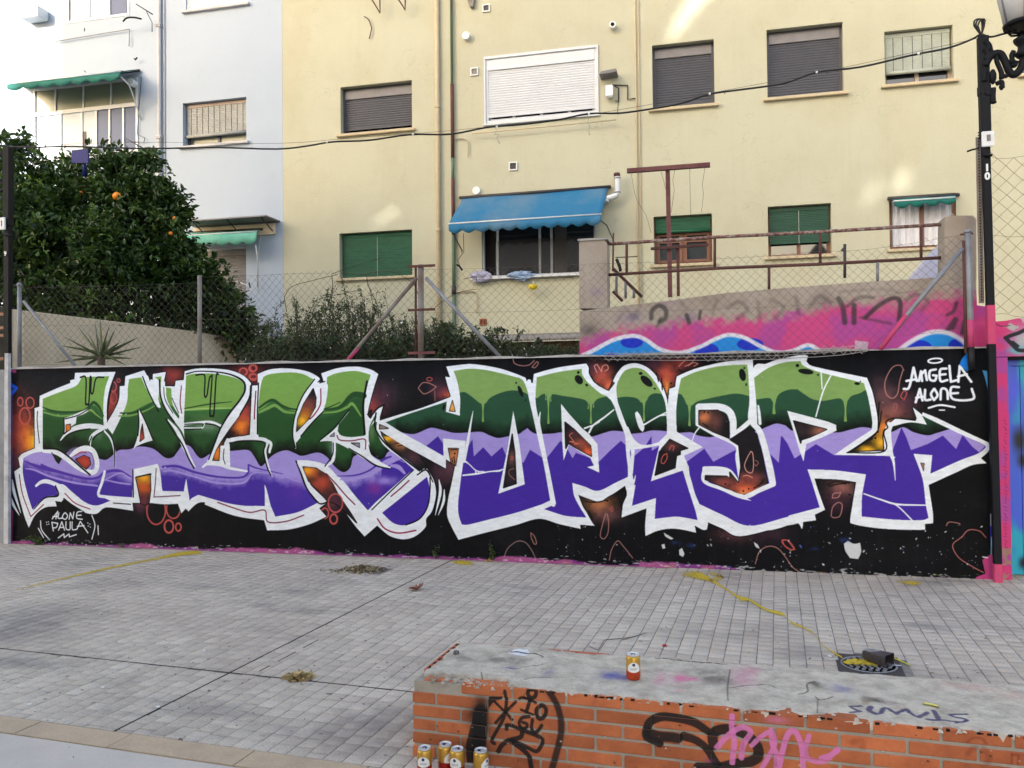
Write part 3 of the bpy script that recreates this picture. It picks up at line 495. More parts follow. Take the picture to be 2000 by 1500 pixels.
    for P, cl in [([(362, 465, 6), (420, 425, 8), (460, 415, 8), (520, 455, 8), (600, 475, 5), (780, 475, 4), (900, 430, 3)], DGc), ([(362, 495, 7), (420, 468, 9), (470, 450, 9), (530, 490, 8), (600, 500, 5)], LSt), ([(800, 480, 6), (900, 460, 9), (960, 400, 14), (1000, 375, 16), (1060, 385, 18)], DGc),
                  ([(780, 500, 4), (880, 490, 6), (950, 460, 8), (985, 440, 9), (1040, 520, 4)], LSt), ([(880, 920, 2), (1000, 915, 5), (1100, 880, 5), (1190, 810, 8), (1240, 790, 5)], PS), ([(900, 945, 3), (1050, 930, 6), (1160, 880, 6), (1250, 800, 4), (1330, 830, 2)], LL), ([(1240, 850, 8), (1290, 860, 14), (1330, 900, 8)], LL)]:
        c.line(2, P, 5, cl, 1, soft=2)
    # ---------------- white pieces and counters over the fills
    W = white
    def wl(r, P, w=8, a=1): c.blend(c.strokedist(r, [tuple(p) if len(p) > 2 else (p[0], p[1], w) for p in P], True), W, a)
    def bl(r, P, w=4.5): c.line(r, P, w, BLK)
    def counter(r, P, cols, edge=4):
        m = c.fillmask(r, P)
        c.line(r, list(P) + [P[0]], edge, BLK, sm=False)
        mf = m.astype(np.float32); c.blend(m, c8(24, 22, 26))
        for (x, y, rx, ry, cl, a) in cols: c.glow(r, x, y, rx, ry, cl, a, mf)
    # S
    bl(1, [(770, 240), (735, 340), (718, 440), (716, 540)], 5)
    wl(1, [(402, 682, 3), (440, 640, 10), (500, 605, 16), (580, 588, 16), (650, 590, 14), (700, 600, 12)]); bl(1, [(405, 690, 2), (450, 645, 3), (520, 618, 4), (600, 605, 3)], 4)
    c.poly(1, [(425, 535), (470, 520), (600, 465), (570, 500), (510, 525), (505, 570), (460, 600), (425, 640)], W)
    bl(1, [(425, 538), (428, 600), (425, 640), (470, 605)], 4); bl(1, [(430, 540), (520, 515), (600, 468)], 3); counter(1, [(440, 580), (470, 575), (465, 612), (440, 625)], [(455, 600, 40, 40, ORG, 1)], 3)
    wl(1, [(692, 605, 9), (640, 630, 10), (605, 665, 9), (598, 720, 7)]); wl(1, [(690, 610, 8), (735, 665, 8), (760, 740, 7), (768, 860, 3)]); bl(1, [(620, 680, 3), (640, 650, 4), (690, 618, 3)]); bl(1, [(700, 610, 3), (745, 665, 4), (762, 740, 4), (765, 860, 2)], 4)
    bl(1, [(612, 655, 3), (595, 700, 4), (600, 725, 2)])
    wl(1, [(290, 750, 12), (370, 760, 14), (440, 800, 16), (520, 860, 16), (600, 895, 15), (640, 880, 14), (645, 820, 16), (620, 755, 16), (570, 735, 16), (510, 755, 15), (470, 785, 8)])
    bl(1, [(290, 738, 4), (380, 742, 5), (450, 785, 5), (540, 862, 5), (600, 912, 5)], 5)
    counter(1, [(505, 810), (560, 785), (595, 800), (602, 840), (575, 872), (545, 850)], [(560, 820, 90, 90, c8(184, 64, 50), 1)], 5)
    c.line(1, [(500, 785), (540, 760), (575, 765)], 3, c8(150, 30, 60)); c.line(1, [(610, 770), (625, 820), (610, 870)], 2.5, c8(90, 90, 100))
    bl(1, [(345, 765), (385, 830), (395, 832)], 3)
    wl(1, [(240, 985, 7), (270, 962, 10), (310, 955, 12), (370, 975, 12), (430, 1010, 14), (520, 1075, 12)])
    wl(1, [(697, 890, 8), (680, 960, 9), (655, 1040, 9), (700, 1058, 9), (900, 1075, 10)])
    bl(1, [(370, 985, 4), (386, 1050, 5), (300, 1065, 4), (225, 1140, 3)], 5); bl(1, [(425, 1070), (480, 1112), (560, 1162)], 4)
    c.line(1, [(128, 910), (150, 1040), (205, 1190), (290, 1110)], 3, c8(120, 30, 50)); c.line(1, [(432, 1035), (500, 1100), (600, 1140)], 3, c8(130, 30, 60)); c.line(1, [(250, 490), (248, 560), (262, 700)], 3, c8(40, 40, 45)); c.line(1, [(755, 1100), (870, 1108)], 3, c8(40, 40, 50))
    # A
    c.poly(1, [(925, 470), (950, 520), (1020, 682), (960, 700), (905, 725), (885, 748), (915, 660), (925, 560)], W); bl(1, [(918, 480), (925, 560), (918, 650)], 4); bl(1, [(930, 475), (975, 570), (1020, 680)], 4)
    counter(1, [(948, 575), (960, 668), (932, 690), (938, 620)], [(945, 660, 50, 50, RED, 1)], 3)
    wl(1, [(975, 265, 14), (1010, 360, 12), (1060, 460, 6)]); wl(1, [(1008, 285, 8), (1030, 360, 7), (1065, 460, 5)]); bl(1, [(950, 258), (990, 360), (1055, 490)], 4)
    wl(1, [(1085, 300, 14), (1090, 400, 14), (1130, 500, 13), (1180, 545, 12)]); bl(1, [(1062, 280), (1070, 390), (1105, 480), (1160, 560)], 5)
    c.line(1, [(1090, 330), (1100, 410), (1150, 500)], 3, c8(60, 60, 66)); c.line(1, [(1145, 400), (1190, 500)], 3, c8(70, 70, 76)); c.line(1, [(1208, 320), (1200, 430), (1210, 500)], 3.5, c8(130, 40, 60))
    wl(1, [(1120, 545, 4), (1180, 620, 12), (1225, 720, 14), (1265, 800, 9), (1300, 860, 3)]); bl(1, [(1105, 540), (1160, 630), (1215, 710), (1255, 800), (1292, 868)], 4.5)
    c.poly(1, [(885, 875), (1050, 838), (1068, 900), (1080, 1020), (1225, 1022), (1240, 940), (1262, 1095), (1210, 1165), (1190, 1105), (990, 1100), (1005, 1010), (1003, 908), (905, 925), (925, 1010), (940, 1098), (880, 1090)], W)
    c.line(1, [(1040, 870), (1035, 960), (1025, 1060), (1200, 1050)], 3, c8(90, 40, 60)); bl(1, [(885, 878), (888, 1060)], 4); bl(1, [(908, 930), (1003, 908)], 6)
    counter(1, [(905, 932), (1000, 912), (1003, 1010), (992, 1098), (960, 1112), (938, 1100), (922, 1010)], [(955, 935, 70, 60, YEL, 1), (955, 1000, 80, 60, c8(210, 90, 40), .9), (950, 1090, 60, 60, c8(110, 50, 60), .9)], 5)
    c.poly(1, [(1240, 935), (1250, 1000), (1262, 1095), (1240, 1150), (1225, 1030)], W)
    # D
    wl(1, [(1228, 575, 8), (1290, 568, 8), (1400, 560, 8), (1470, 590, 12)]); wl(1, [(1230, 600, 5), (1340, 600, 5), (1360, 575, 4)]); bl(1, [(1230, 575), (1345, 572), (1350, 590)], 3); bl(1, [(1230, 608), (1340, 606)], 3); bl(1, [(1370, 570), (1430, 580), (1478, 605)], 4)
    wl(1, [(1640, 380, 12), (1600, 450, 12), (1530, 540, 12), (1470, 630, 14), (1430, 740, 10), (1400, 820, 8)]); bl(1, [(1240, 240, 4), (1330, 222, 3), (1500, 235, 4), (1610, 280, 6), (1632, 340, 7), (1600, 410, 6), (1530, 500, 6), (1470, 600, 5), (1430, 700, 5), (1390, 810, 3)], 5)
    bl(1, [(1670, 320), (1660, 400), (1600, 510)], 5)
    for P in [[(1305, 248), (1345, 242), (1365, 262), (1362, 380), (1378, 382), (1395, 270), (1412, 250), (1412, 270), (1398, 500), (1412, 520), (1425, 500), (1440, 260), (1455, 242)], [(535, 262), (572, 268), (570, 430), (580, 440), (592, 430), (600, 270), (608, 262), (605, 360), (620, 362), (640, 270), (690, 262)]]:
        bl(1, P, 4.5)
    wl(1, [(1350, 860, 6), (1390, 835, 9), (1470, 845, 10), (1530, 868, 8), (1645, 888, 5)]); wl(1, [(1500, 730, 12), (1508, 800, 14), (1520, 850, 10)]); c.line(1, [(1492, 740), (1488, 800), (1500, 840)], 3, c8(50, 50, 55))
    wl(1, [(1522, 690, 10), (1600, 672, 10), (1790, 690, 10), (1795, 760, 8)])
    # L
    wl(2, [(330, 330, 13), (325, 500, 13), (318, 650, 12)]); c.line(2, [(340, 355), (332, 480), (330, 540)], 4, c8(120, 30, 60)); bl(2, [(358, 300), (352, 450), (350, 640)], 4)
    wl(2, [(150, 690, 11), (230, 672, 9), (330, 668, 9), (415, 685, 9), (402, 760, 8), (430, 880, 6), (450, 925, 2)]); bl(2, [(165, 700), (260, 685), (395, 695), (392, 760), (415, 860), (440, 915)], 4)
    wl(2, [(735, 290, 16), (670, 400, 12), (615, 520, 12), (595, 620, 10), (605, 735, 3)]); bl(2, [(730, 275), (650, 390), (600, 520), (585, 640), (602, 730)], 4)
    c.poly(2, [(745, 300), (800, 290), (820, 330), (790, 480), (700, 575), (640, 650), (610, 700), (605, 600), (650, 480), (720, 340)], W)
    bl(2, [(765, 300), (800, 290)], 3)
    counter(2, [(722, 340), (740, 400), (735, 460), (690, 540), (612, 620), (620, 540), (660, 440)], [(650, 550, 60, 60, YEL, 1), (680, 480, 60, 60, ORG, .7), (690, 440, 60, 50, c8(120, 60, 60), .9)], 5)
    c.line(2, [(772, 340), (770, 440), (730, 510), (700, 540)], 4, c8(130, 30, 60)); bl(2, [(640, 655), (720, 560), (790, 490)], 4)
    c.poly(2, [(398, 975), (412, 1010), (440, 1120), (465, 1190), (395, 1210), (400, 1100)], W); c.line(2, [(85, 1095), (200, 1135), (300, 1162), (400, 1148), (420, 1225), (540, 1222), (660, 1180)], 3.5, c8(110, 30, 50)); c.line(2, [(20, 820), (150, 860), (280, 888)], 6, W)
    # K
    wl(2, [(612, 822, 7), (700, 835, 16), (800, 880, 30), (880, 980, 34), (960, 1090, 34), (1060, 1210, 40), (1180, 1110, 38), (1300, 1000, 34), (1400, 910, 30), (1460, 885, 14)])
    bl(2, [(608, 820, 5), (640, 900, 6), (680, 1000, 6), (760, 1100, 5), (825, 1090, 4)], 5); wl(2, [(625, 830, 10), (660, 900, 14), (700, 1000, 14), (770, 1085, 14)])
    counter(2, [(655, 860), (740, 868), (800, 905), (850, 970), (890, 1050), (960, 1150), (1010, 1230), (930, 1150), (865, 1100), (820, 1090), (760, 1020), (690, 950)], [(700, 890, 60, 50, ORG, 1), (680, 880, 30, 20, YEL, .8), (780, 970, 90, 80, c8(176, 70, 50), 1), (870, 1090, 80, 80, c8(84, 44, 60), .9)], 5)
    c.ring(2, 870, 1100, 48, 62, 4.5, RG, .9, soft=3)
    c.line(2, [(810, 905), (880, 980), (940, 1050), (1000, 1110)], 4, c8(120, 30, 60)); c.line(2, [(1240, 1055), (1300, 1005), (1360, 950)], 4, c8(120, 30, 60)); bl(2, [(1112, 1145), (1250, 1010), (1390, 880)], 3.5); bl(2, [(1415, 912, 4), (1475, 880, 5), (1520, 960, 3)], 4)
    c.line(2, [(1150, 1205), (1200, 1270), (1290, 1300), (1405, 1282)], 4.5, c8(140, 30, 60)); bl(2, [(1500, 930), (1500, 1010), (1485, 1120), (1430, 1205), (1340, 1245)], 4)
    c.poly(2, [(968, 480), (900, 560), (885, 620), (910, 650), (980, 660), (1072, 650), (1120, 560), (1150, 520), (1190, 455), (1160, 560), (1130, 560), (1095, 610), (1090, 700), (1110, 780), (1180, 830), (1240, 862), (1230, 872), (1150, 850), (1050, 800), (960, 740), (850, 690), (760, 690), (850, 620), (930, 530)], W)
    bl(2, [(760, 688), (850, 610), (905, 550), (962, 478)], 4); bl(2, [(1080, 290), (1055, 450), (1065, 640)], 7); bl(2, [(1235, 872, 3), (1140, 850, 5), (1050, 790, 4), (960, 735, 3)], 4); bl(2, [(1140, 500), (1135, 600), (1200, 700), (1320, 800), (1430, 885)], 5)
    counter(2, [(835, 655), (862, 632), (862, 655)], [(850, 645, 30, 20, c8(150, 150, 155), 1)], 3); counter(2, [(975, 700), (1030, 700), (1030, 730)], [(1010, 712, 40, 20, c8(140, 140, 150), 1)], 3)
    c.line(2, [(880, 650), (900, 680), (980, 685), (1065, 675), (1070, 740)], 3.5, c8(120, 30, 60)); wl(2, [(860, 690, 12), (860, 760, 12), (850, 820, 10), (800, 860, 4)]); bl(2, [(855, 700), (850, 780), (800, 855)], 3.5)
    bl(2, [(1085, 510), (1110, 480), (1100, 530), (1150, 470), (1195, 445), (1170, 530)], 5)
    counter(2, [(1165, 578), (1225, 602), (1165, 606)], [(1190, 595, 40, 30, c8(150, 130, 120), 1)], 4)
    counter(2, [(1180, 648), (1260, 665), (1350, 700), (1430, 790), (1470, 850), (1440, 880), (1340, 800), (1250, 735)], [(1220, 670, 60, 30, YEL, 1), (1300, 700, 60, 50, c8(200, 130, 80), .9), (1390, 790, 70, 60, c8(80, 52, 60), .9)], 5)
    for P in [[(1270, 705), (1310, 695)], [(1285, 720), (1330, 712)]]: bl(2, P, 3)
    wl(2, [(1560, 945, 3), (1568, 1030, 10), (1535, 1180, 2)]); wl(2, [(1595, 1010, 3), (1590, 1090, 9), (1555, 1180, 2)])
    wl(1, [(80, 948, 6), (95, 1030, 10), (138, 1165, 2)]); wl(1, [(70, 1058, 6), (88, 1110, 9), (128, 1180, 2)])
    # right: O
    wl(3, [(627, 488, 2), (612, 570, 6), (590, 700, 10), (565, 820, 12)]); c.poly(3, [(895, 485), (935, 700), (972, 975), (795, 1038), (858, 730)], W, sm=False)
    counter(3, [(888, 640), (905, 760), (915, 970), (830, 998), (855, 830)], [(885, 800, 30, 60, c8(120, 84, 80), .8), (880, 930, 40, 60, c8(56, 44, 50), .8)], 4)
    c.ring(3, 886, 800, 8, 12, 2.5, RG, .8); c.line(3, [(900, 870), (870, 880), (868, 910), (905, 945)], 2.5, LP, .7)
    wl(3, [(560, 915, 5), (650, 905, 6), (740, 890, 4), (800, 885, 6), (825, 875, 4)]); wl(3, [(565, 815, 8), (600, 840, 4), (650, 885, 4), (700, 890, 3)])
    c.ring(3, 655, 893, 12, 7, 3, WHT)
    wl(3, [(1000, 290, 14), (1010, 380, 15), (1040, 520, 14), (1080, 700, 14), (1125, 900, 14), (1162, 1110, 14)]); wl(3, [(1075, 495, 3), (1066, 560, 8), (1075, 620, 8)]); c.poly(3, [(1145, 1080), (1180, 1100), (1100, 1140), (1060, 1150), (1060, 1120)], W)
    c.poly(3, [(480, 415), (535, 515), (445, 492), (470, 400), (520, 330), (541, 515)], W); counter(3, [(490, 418), (508, 490), (470, 486)], [(490, 465, 50, 50, c8(230, 168, 80), 1)], 3.5)
    c.poly(3, [(428, 670), (575, 685), (560, 740), (460, 735), (484, 832), (430, 798)], W); counter(3, [(462, 735), (530, 737), (512, 850), (480, 830)], [(500, 780, 80, 80, c8(190, 116, 70), 1)], 3.5)
    for P in [[(486, 800), (490, 825)], [(500, 790), (505, 830)], [(480, 745), (520, 742)]]: bl(3, P, 3)
    c.poly(3, [(0, 570), (60, 590), (150, 640), (300, 718), (446, 800), (446, 868), (300, 790), (150, 708), (0, 612)], W); counter(3, [(5, 578), (62, 602), (5, 606)], [(30, 594, 50, 30, c8(150, 130, 120), 1)], 4)
    # P
    c.poly(3, [(1213, 438), (1262, 500), (1350, 598), (1400, 640), (1456, 708), (1468, 897), (1386, 860), (1432, 850), (1408, 800), (1265, 712), (1240, 790), (1230, 815), (1222, 700)], W, sm=False)
    counter(3, [(1240, 562), (1300, 610), (1410, 720), (1415, 787), (1300, 725), (1262, 700), (1245, 735)], [(1340, 700, 70, 50, c8(160, 80, 66), .9), (1395, 760, 45, 40, c8(228, 96, 56), 1), (1290, 640, 50, 40, c8(90, 50, 55), .7)], 5)
    c.line(3, [(1290, 632), (1270, 650), (1300, 690), (1270, 690), (1330, 705), (1300, 708)], 2.5, c8(210, 110, 90))
    wl(3, [(1565, 478, 4), (1500, 530, 6), (1430, 580, 6), (1400, 630, 7)]); wl(3, [(1370, 602, 6), (1430, 580, 5), (1470, 560, 3)])
    wl(3, [(1530, 375, 18), (1575, 430, 14), (1610, 520, 14), (1650, 630, 16), (1690, 730, 12), (1680, 900, 12)])
    for r, x, y, rx, ry, rot in [(3, 1332, 278, 24, 34, -35), (3, 1328, 230, 9, 9, 0), (3, 1384, 314, 11, 8, 30), (3, 943, 355, 13, 40, -22), (3, 914, 300, 6, 6, 0), (3, 977, 415, 4, 8, 0), (3, 432, 462, 9, 20, 15), (4, 555, 288, 24, 50, -48), (4, 516, 237, 13, 10, 0), (4, 610, 338, 9, 6, 30),
        (4, 1194, 246, 22, 42, -12), (4, 1206, 201, 7, 7, 0), (4, 1219, 310, 5, 11, 0), (4, 1616, 224, 52, 18, 8), (4, 1560, 184, 12, 11, 0), (4, 1697, 246, 7, 6, 0), (5, 502, 315, 16, 8, 5), (5, 520, 303, 4, 4, 0)]:
        c.dot(r, x, y, rx, ry, c8(14, 18, 16), 1, rot)
    # C and I
    wl(4, [(425, 600, 10), (450, 670, 16), (490, 715, 10), (560, 722, 8), (650, 698, 8)]); c.poly(4, [(478, 500), (492, 488), (515, 520), (540, 592), (530, 628), (505, 600), (485, 540)], W); wl(4, [(535, 580, 6), (620, 530, 5), (690, 495, 5)]); wl(4, [(635, 520, 3), (688, 512, 5)])
    wl(4, [(340, 400, 14), (375, 520, 13), (425, 640, 16), (430, 740, 13), (440, 840, 12), (462, 975, 10)]); wl(4, [(482, 915, 2), (470, 960, 7), (455, 1000, 8), (440, 1090, 8)])
    c.poly(4, [(694, 460), (707, 338), (762, 325), (752, 500), (755, 625), (930, 727), (805, 785), (832, 850), (800, 882), (583, 955), (620, 830), (648, 715), (640, 690), (690, 640)], W, sm=False)
    counter(4, [(710, 675), (760, 700), (830, 735), (780, 750), (780, 775), (755, 785), (745, 865), (612, 915), (640, 760)], [(720, 720, 60, 40, c8(104, 60, 60), .9)], 4)
    c.line(4, [(690, 770), (692, 800), (670, 836), (652, 825), (665, 785), (690, 770)], 3, RG); c.line(4, [(708, 745), (718, 720), (738, 722), (732, 750)], 3, RG)
    c.poly(4, [(795, 880), (835, 850), (850, 960), (900, 1090), (960, 1215), (958, 1277), (905, 1240), (880, 1150), (835, 1010)], W); wl(4, [(905, 598, 5), (875, 640, 4), (858, 690, 3)])
    # E
    wl(4, [(906, 458, 22), (1040, 460, 24), (1105, 490, 24), (1130, 550, 24), (1132, 630, 22)]); wl(4, [(893, 455, 12), (893, 575, 12)]); wl(4, [(893, 578, 10), (1000, 635, 14), (1155, 715, 14), (1162, 800, 16), (1175, 960, 5)]); wl(4, [(1115, 655, 12), (1180, 610, 16), (1250, 550, 16)])
    wl(4, [(1246, 175, 18), (1252, 300, 16), (1256, 420, 15), (1250, 545, 18), (1310, 625, 20), (1350, 760, 22), (1378, 880, 24), (1395, 965, 22)]); wl(4, [(940, 868, 13), (1040, 872, 16), (1110, 890, 14), (1168, 955, 6)]); wl(4, [(938, 870, 11), (938, 955, 11), (1060, 1005, 13), (1200, 1055, 18), (1300, 1015, 18), (1400, 975, 16)]); wl(4, [(1190, 1065, 8), (1250, 1083, 2)])
    counter(4, [(905, 484), (1030, 482), (1080, 512), (1104, 560), (1105, 668), (1000, 625), (905, 575)], [(940, 530, 60, 60, c8(206, 118, 76), 1), (1020, 560, 60, 70, c8(120, 72, 66), .7), (1090, 600, 40, 60, c8(20, 18, 22), .9)], 5)
    c.poly(4, [(928, 858), (1050, 860), (1120, 885), (1112, 950), (940, 960)], W, sm=False)
    counter(4, [(1112, 678), (1225, 602), (1288, 640), (1325, 780), (1360, 965), (1205, 1040), (1080, 998), (946, 942), (948, 918), (1090, 922), (1112, 945), (1110, 895), (1168, 968), (1184, 860), (1170, 715)], [(1240, 930, 120, 50, c8(140, 70, 70), .8), (1210, 1000, 130, 50, c8(212, 94, 62), 1), (1060, 960, 90, 40, c8(150, 72, 66), .8), (1200, 1030, 50, 25, c8(235, 144, 84), .8)], 5)
    c.line(4, [(1250, 755), (1225, 800), (1208, 850), (1225, 890), (1258, 895), (1268, 840), (1262, 770), (1250, 755)], 3, c8(214, 150, 140)); c.line(4, [(1280, 815), (1300, 830), (1285, 855), (1275, 840)], 3, c8(150, 90, 88)); c.line(4, [(1200, 920), (1225, 915), (1260, 930)], 3, c8(220, 140, 110))
    for r, P in [(4, [(1300, 985), (1340, 945)]), (4, [(1270, 1000), (1330, 965)]), (4, [(930, 570), (960, 590)]), (4, [(620, 230), (635, 290)]), (4, [(655, 270), (660, 345)]), (4, [(190, 255), (205, 290), (235, 310)]), (4, [(770, 212), (800, 225), (855, 210)]), (3, [(1380, 1090), (1440, 1095), (1520, 1080)]), (3, [(1600, 1070), (1620, 1140)]), (3, [(1395, 1150), (1425, 1210)]),
                 (5, [(335, 885), (380, 868), (460, 875)]), (5, [(345, 892), (400, 880), (440, 878)]), (5, [(215, 605), (240, 592), (250, 605)]), (5, [(625, 420), (620, 590)]), (5, [(570, 635), (590, 625)])]: bl(r, P, 3.5)
    for r, x, y in [(4, 965, 497), (4, 940, 493), (4, 718, 302), (4, 1200, 1020), (4, 1235, 1005), (4, 1080, 972), (4, 295, 1084), (5, 460, 940), (5, 265, 590), (5, 605, 622), (3, 505, 770)]: c.dot(r, x, y, 6, 6, BLK)
    # R
    wl(5, [(-55, 440, 5), (-50, 480, 8), (-45, 540, 9)]); c.poly(5, [(108, 468), (230, 500), (340, 530), (384, 548), (386, 580), (300, 620), (216, 655), (200, 754), (180, 700), (150, 600)], W, sm=False)
    counter(5, [(145, 525), (330, 573), (240, 615), (188, 632), (184, 650)], [(290, 580, 60, 40, c8(170, 106, 86), .9), (180, 570, 40, 50, c8(60, 44, 48), .6)], 4)
    wl(5, [(690, 705, 14), (708, 760, 7), (717, 860, 2)]); wl(5, [(682, 540, 10), (668, 600, 14), (672, 700, 12)])
    c.poly(5, [(820, 710), (925, 718), (912, 835), (906, 890), (880, 880), (850, 780)], W); counter(5, [(860, 762), (880, 764), (876, 806)], [(870, 780, 40, 40, c8(150, 110, 100), 1)], 2)
    wl(5, [(298, 232, 4), (305, 345, 3)]); wl(5, [(358, 262, 4), (310, 360, 4), (270, 500, 4)]); wl(5, [(540, 935, 4), (640, 970, 5), (730, 995, 6), (890, 1000, 4)]); wl(5, [(660, 975, 3), (730, 1005, 4), (815, 1088, 4)])
    bl(5, [(446, 704), (540, 650), (616, 585), (640, 470)], 3); bl(5, [(446, 704), (655, 696), (652, 592), (674, 562), (664, 530), (712, 510), (830, 522)], 3.5)
    # flat paint dulls unevenly
    c.im *= (.96 + .08 * brush[..., None])
    # ---------------- signatures
    def word(r, strokes, w): [c.line(r, P, w, WHT, .97, soft=1.5) for P in strokes]
    word(1, [[(348, 1205), (385, 1155), (372, 1205)], [(352, 1190), (385, 1188)], [(392, 1165), (388, 1200), (415, 1200)], [(425, 1170), (415, 1195), (435, 1208), (450, 1185), (435, 1165), (425, 1172)], [(460, 1208), (468, 1165), (485, 1205), (492, 1160)], [(545, 1155), (515, 1162), (512, 1200), (548, 1208)], [(515, 1182), (540, 1180)],
             [(355, 1285), (345, 1228), (385, 1235), (375, 1262), (350, 1265)], [(390, 1280), (412, 1225), (430, 1280)], [(398, 1262), (425, 1262)], [(440, 1225), (440, 1270), (465, 1275), (468, 1225)], [(480, 1225), (482, 1275), (510, 1275)], [(512, 1275), (535, 1222), (585, 1298)], [(515, 1255), (560, 1250)],
             [(388, 1332), (425, 1305), (428, 1330), (460, 1305), (462, 1325), (508, 1310)], [(270, 1218), (278, 1280), (330, 1345)], [(255, 1268), (290, 1330)], [(612, 1182), (632, 1250), (612, 1340)], [(652, 1250), (655, 1310)]], 3.6)
    for x, y in [(310, 1228), (322, 1225), (312, 1243), (325, 1240), (585, 1232), (598, 1240), (588, 1252), (602, 1260)]: c.dot(1, x, y, 4, 4, WHT)
    word(5, [[(765, 345), (795, 335), (820, 225), (838, 300)], [(780, 300), (835, 290)], [(850, 300), (862, 245), (868, 300)], [(862, 265), (885, 240), (895, 295)], [(945, 235), (912, 245), (912, 290), (940, 298), (950, 270), (930, 268)], [(1005, 230), (970, 238), (972, 300), (1010, 295)], [(972, 265), (1000, 262)], [(1022, 215), (1030, 305), (1065, 295)],
             [(1072, 305), (1080, 215), (1145, 305)], [(1070, 275), (1120, 262)], [(832, 420), (855, 345), (870, 410)], [(835, 395), (870, 388)], [(885, 350), (885, 405), (915, 405)], [(935, 345), (918, 375), (935, 408), (955, 380), (938, 345)], [(972, 405), (975, 350), (995, 343), (1010, 360), (1013, 402)], [(1075, 335), (1032, 338), (1042, 402), (1155, 402), (1148, 345)], [(1040, 370), (1070, 368)]], 7.5)
    c.ring(5, 942, 186, 40, 13, 5, WHT, rot=-4); c.line(5, [(905, 452), (970, 436), (1052, 448)], 6, WHT); c.line(5, [(965, 464), (995, 464)], 4, WHT)
    # ---------------- wear near the ground, chips, dust
    rng = np.random.RandomState(4)
    for k in range(330):
        X = rng.uniform(1080, 1925) if k < 210 else rng.uniform(30, 1900); Yp = 1050 + rng.uniform(-28, 62) ** 1 if k < 210 else rng.uniform(720, 1090)
        rr = abs(rng.normal(0, .8)) + .3
        if k > 210: rr *= .5
        cl = [WHT, c8(190, 195, 200), c8(70, 96, 160), c8(210, 170, 160), c8(150, 150, 150)][rng.choice(5, p=[.45, .25, .12, .06, .12])]
        c.dot(0, X, Yp, rr * rng.uniform(.7, 1.8), rr * .8, cl, .85, rng.uniform(0, 180))
    for P in [[(1648, 1062), (1656, 1056), (1668, 1062), (1680, 1060), (1682, 1078), (1676, 1092), (1660, 1090), (1651, 1076)], [(1296, 1040), (1306, 1046), (1316, 1052), (1310, 1054), (1300, 1048)], [(1326, 1074), (1332, 1070), (1337, 1082), (1334, 1088), (1327, 1084)], [(1472, 1058), (1480, 1064), (1484, 1072), (1476, 1068)], [(1292, 1064), (1298, 1062), (1299, 1071), (1294, 1072)]]:
        c.poly(0, P, c8(206, 208, 210), .95)
    for x, y, a in [(1350, 1066, 12), (1320, 1060, 10), (1590, 1072, 10), (1650, 1054, 12)]:
        m = np.zeros((c.h, c.w), np.float32); c.glow(0, x, y, a, a * .5, c8(44, 70, 140), .5, rag=1.6)
    # sprayed pink line along the foot of the wall
    zb = (c.h - 1 - np.arange(c.h))[:, None] / s; xb = np.arange(c.w)[None, :] / s + x0
    nn = fbm(c.h, c.w, s * .16, 60, 4, ay=.3); n2 = fbm(c.h, c.w, s * .9, 77, 3, ay=3)
    lim = .012 + .11 * np.clip(n2 - .3, 0, 1)
    lim = np.where(xb > .2, lim * .18, lim)
    m = np.clip((lim - zb) * 60 + (nn - .5) * 4, 0, 1); pk = np.where((n2 > .55)[..., None], np.array(c8(196, 100, 160), np.float32), np.array(c8(150, 70, 150), np.float32))
    c.blend(m, pk.astype(np.float32), .8)
    m = np.clip((.05 - zb) * 40 + (fbm(c.h, c.w, s * .05, 90, 3, ay=.3) - .7) * 14, 0, 1) * (zb < .09); c.blend(m, c8(196, 198, 200), .75)
    m = np.clip((nn - .62) * 8, 0, 1) * np.clip((.03 - zb) * 60, 0, 1); c.blend(m, c8(170, 170, 60), .6 * 1)
    # edges: pink and blue remains left and right
    c.line(0, [(20, 722), (22, 800), (22, 900), (20, 1000), (18, 1060)], 2.2, c8(60, 90, 180), .8, soft=2); c.line(0, [(21, 1000), (19, 1060)], 5, c8(180, 60, 120), .8, soft=3); c.line(0, [(26, 722), (28, 724)], 4, c8(190, 70, 140), .9, soft=2); c.line(0, [(22, 752), (32, 758), (22, 770)], 3, c8(30, 90, 220), .9)
    c.line(0, [(12, 830, 6), (16, 860, 9), (14, 890, 7)], 8, c8(180, 50, 50), .8, soft=6)
    c.poly(11, [(180, 880), (250, 800), (270, 870), (268, 1010), (240, 1035), (150, 950)], c8(30, 120, 210), .95); c.line(11, [(245, 800), (265, 860), (262, 960)], 6, WHT, .8); c.line(11, [(160, 1110), (230, 1020)], 3, c8(40, 40, 160), .0)
    c.poly(11, [(430, 1020), (495, 1030), (495, 1260), (470, 1150)], c8(90, 170, 220), .9); c.line(13, [(490, 600), (492, 740)], 6, WHT, .8); c.line(13, [(490, 740), (496, 860), (500, 960)], 8, c8(60, 50, 180), .9); c.line(13, [(500, 860), (495, 1060)], 7, c8(150, 200, 225), .9)
    c.poly(13, [(395, 1115), (480, 1060), (530, 1060), (530, 1340), (300, 1350), (330, 1310), (430, 1270), (410, 1190)], c8(190, 66, 128), .95); c.line(13, [(400, 1082), (455, 1092)], 8, WHT, .9)
    sp = (fine - .5)
    c.im = np.clip(c.im * (1 + .05 * sp[..., None]), 0, 1)
    return c

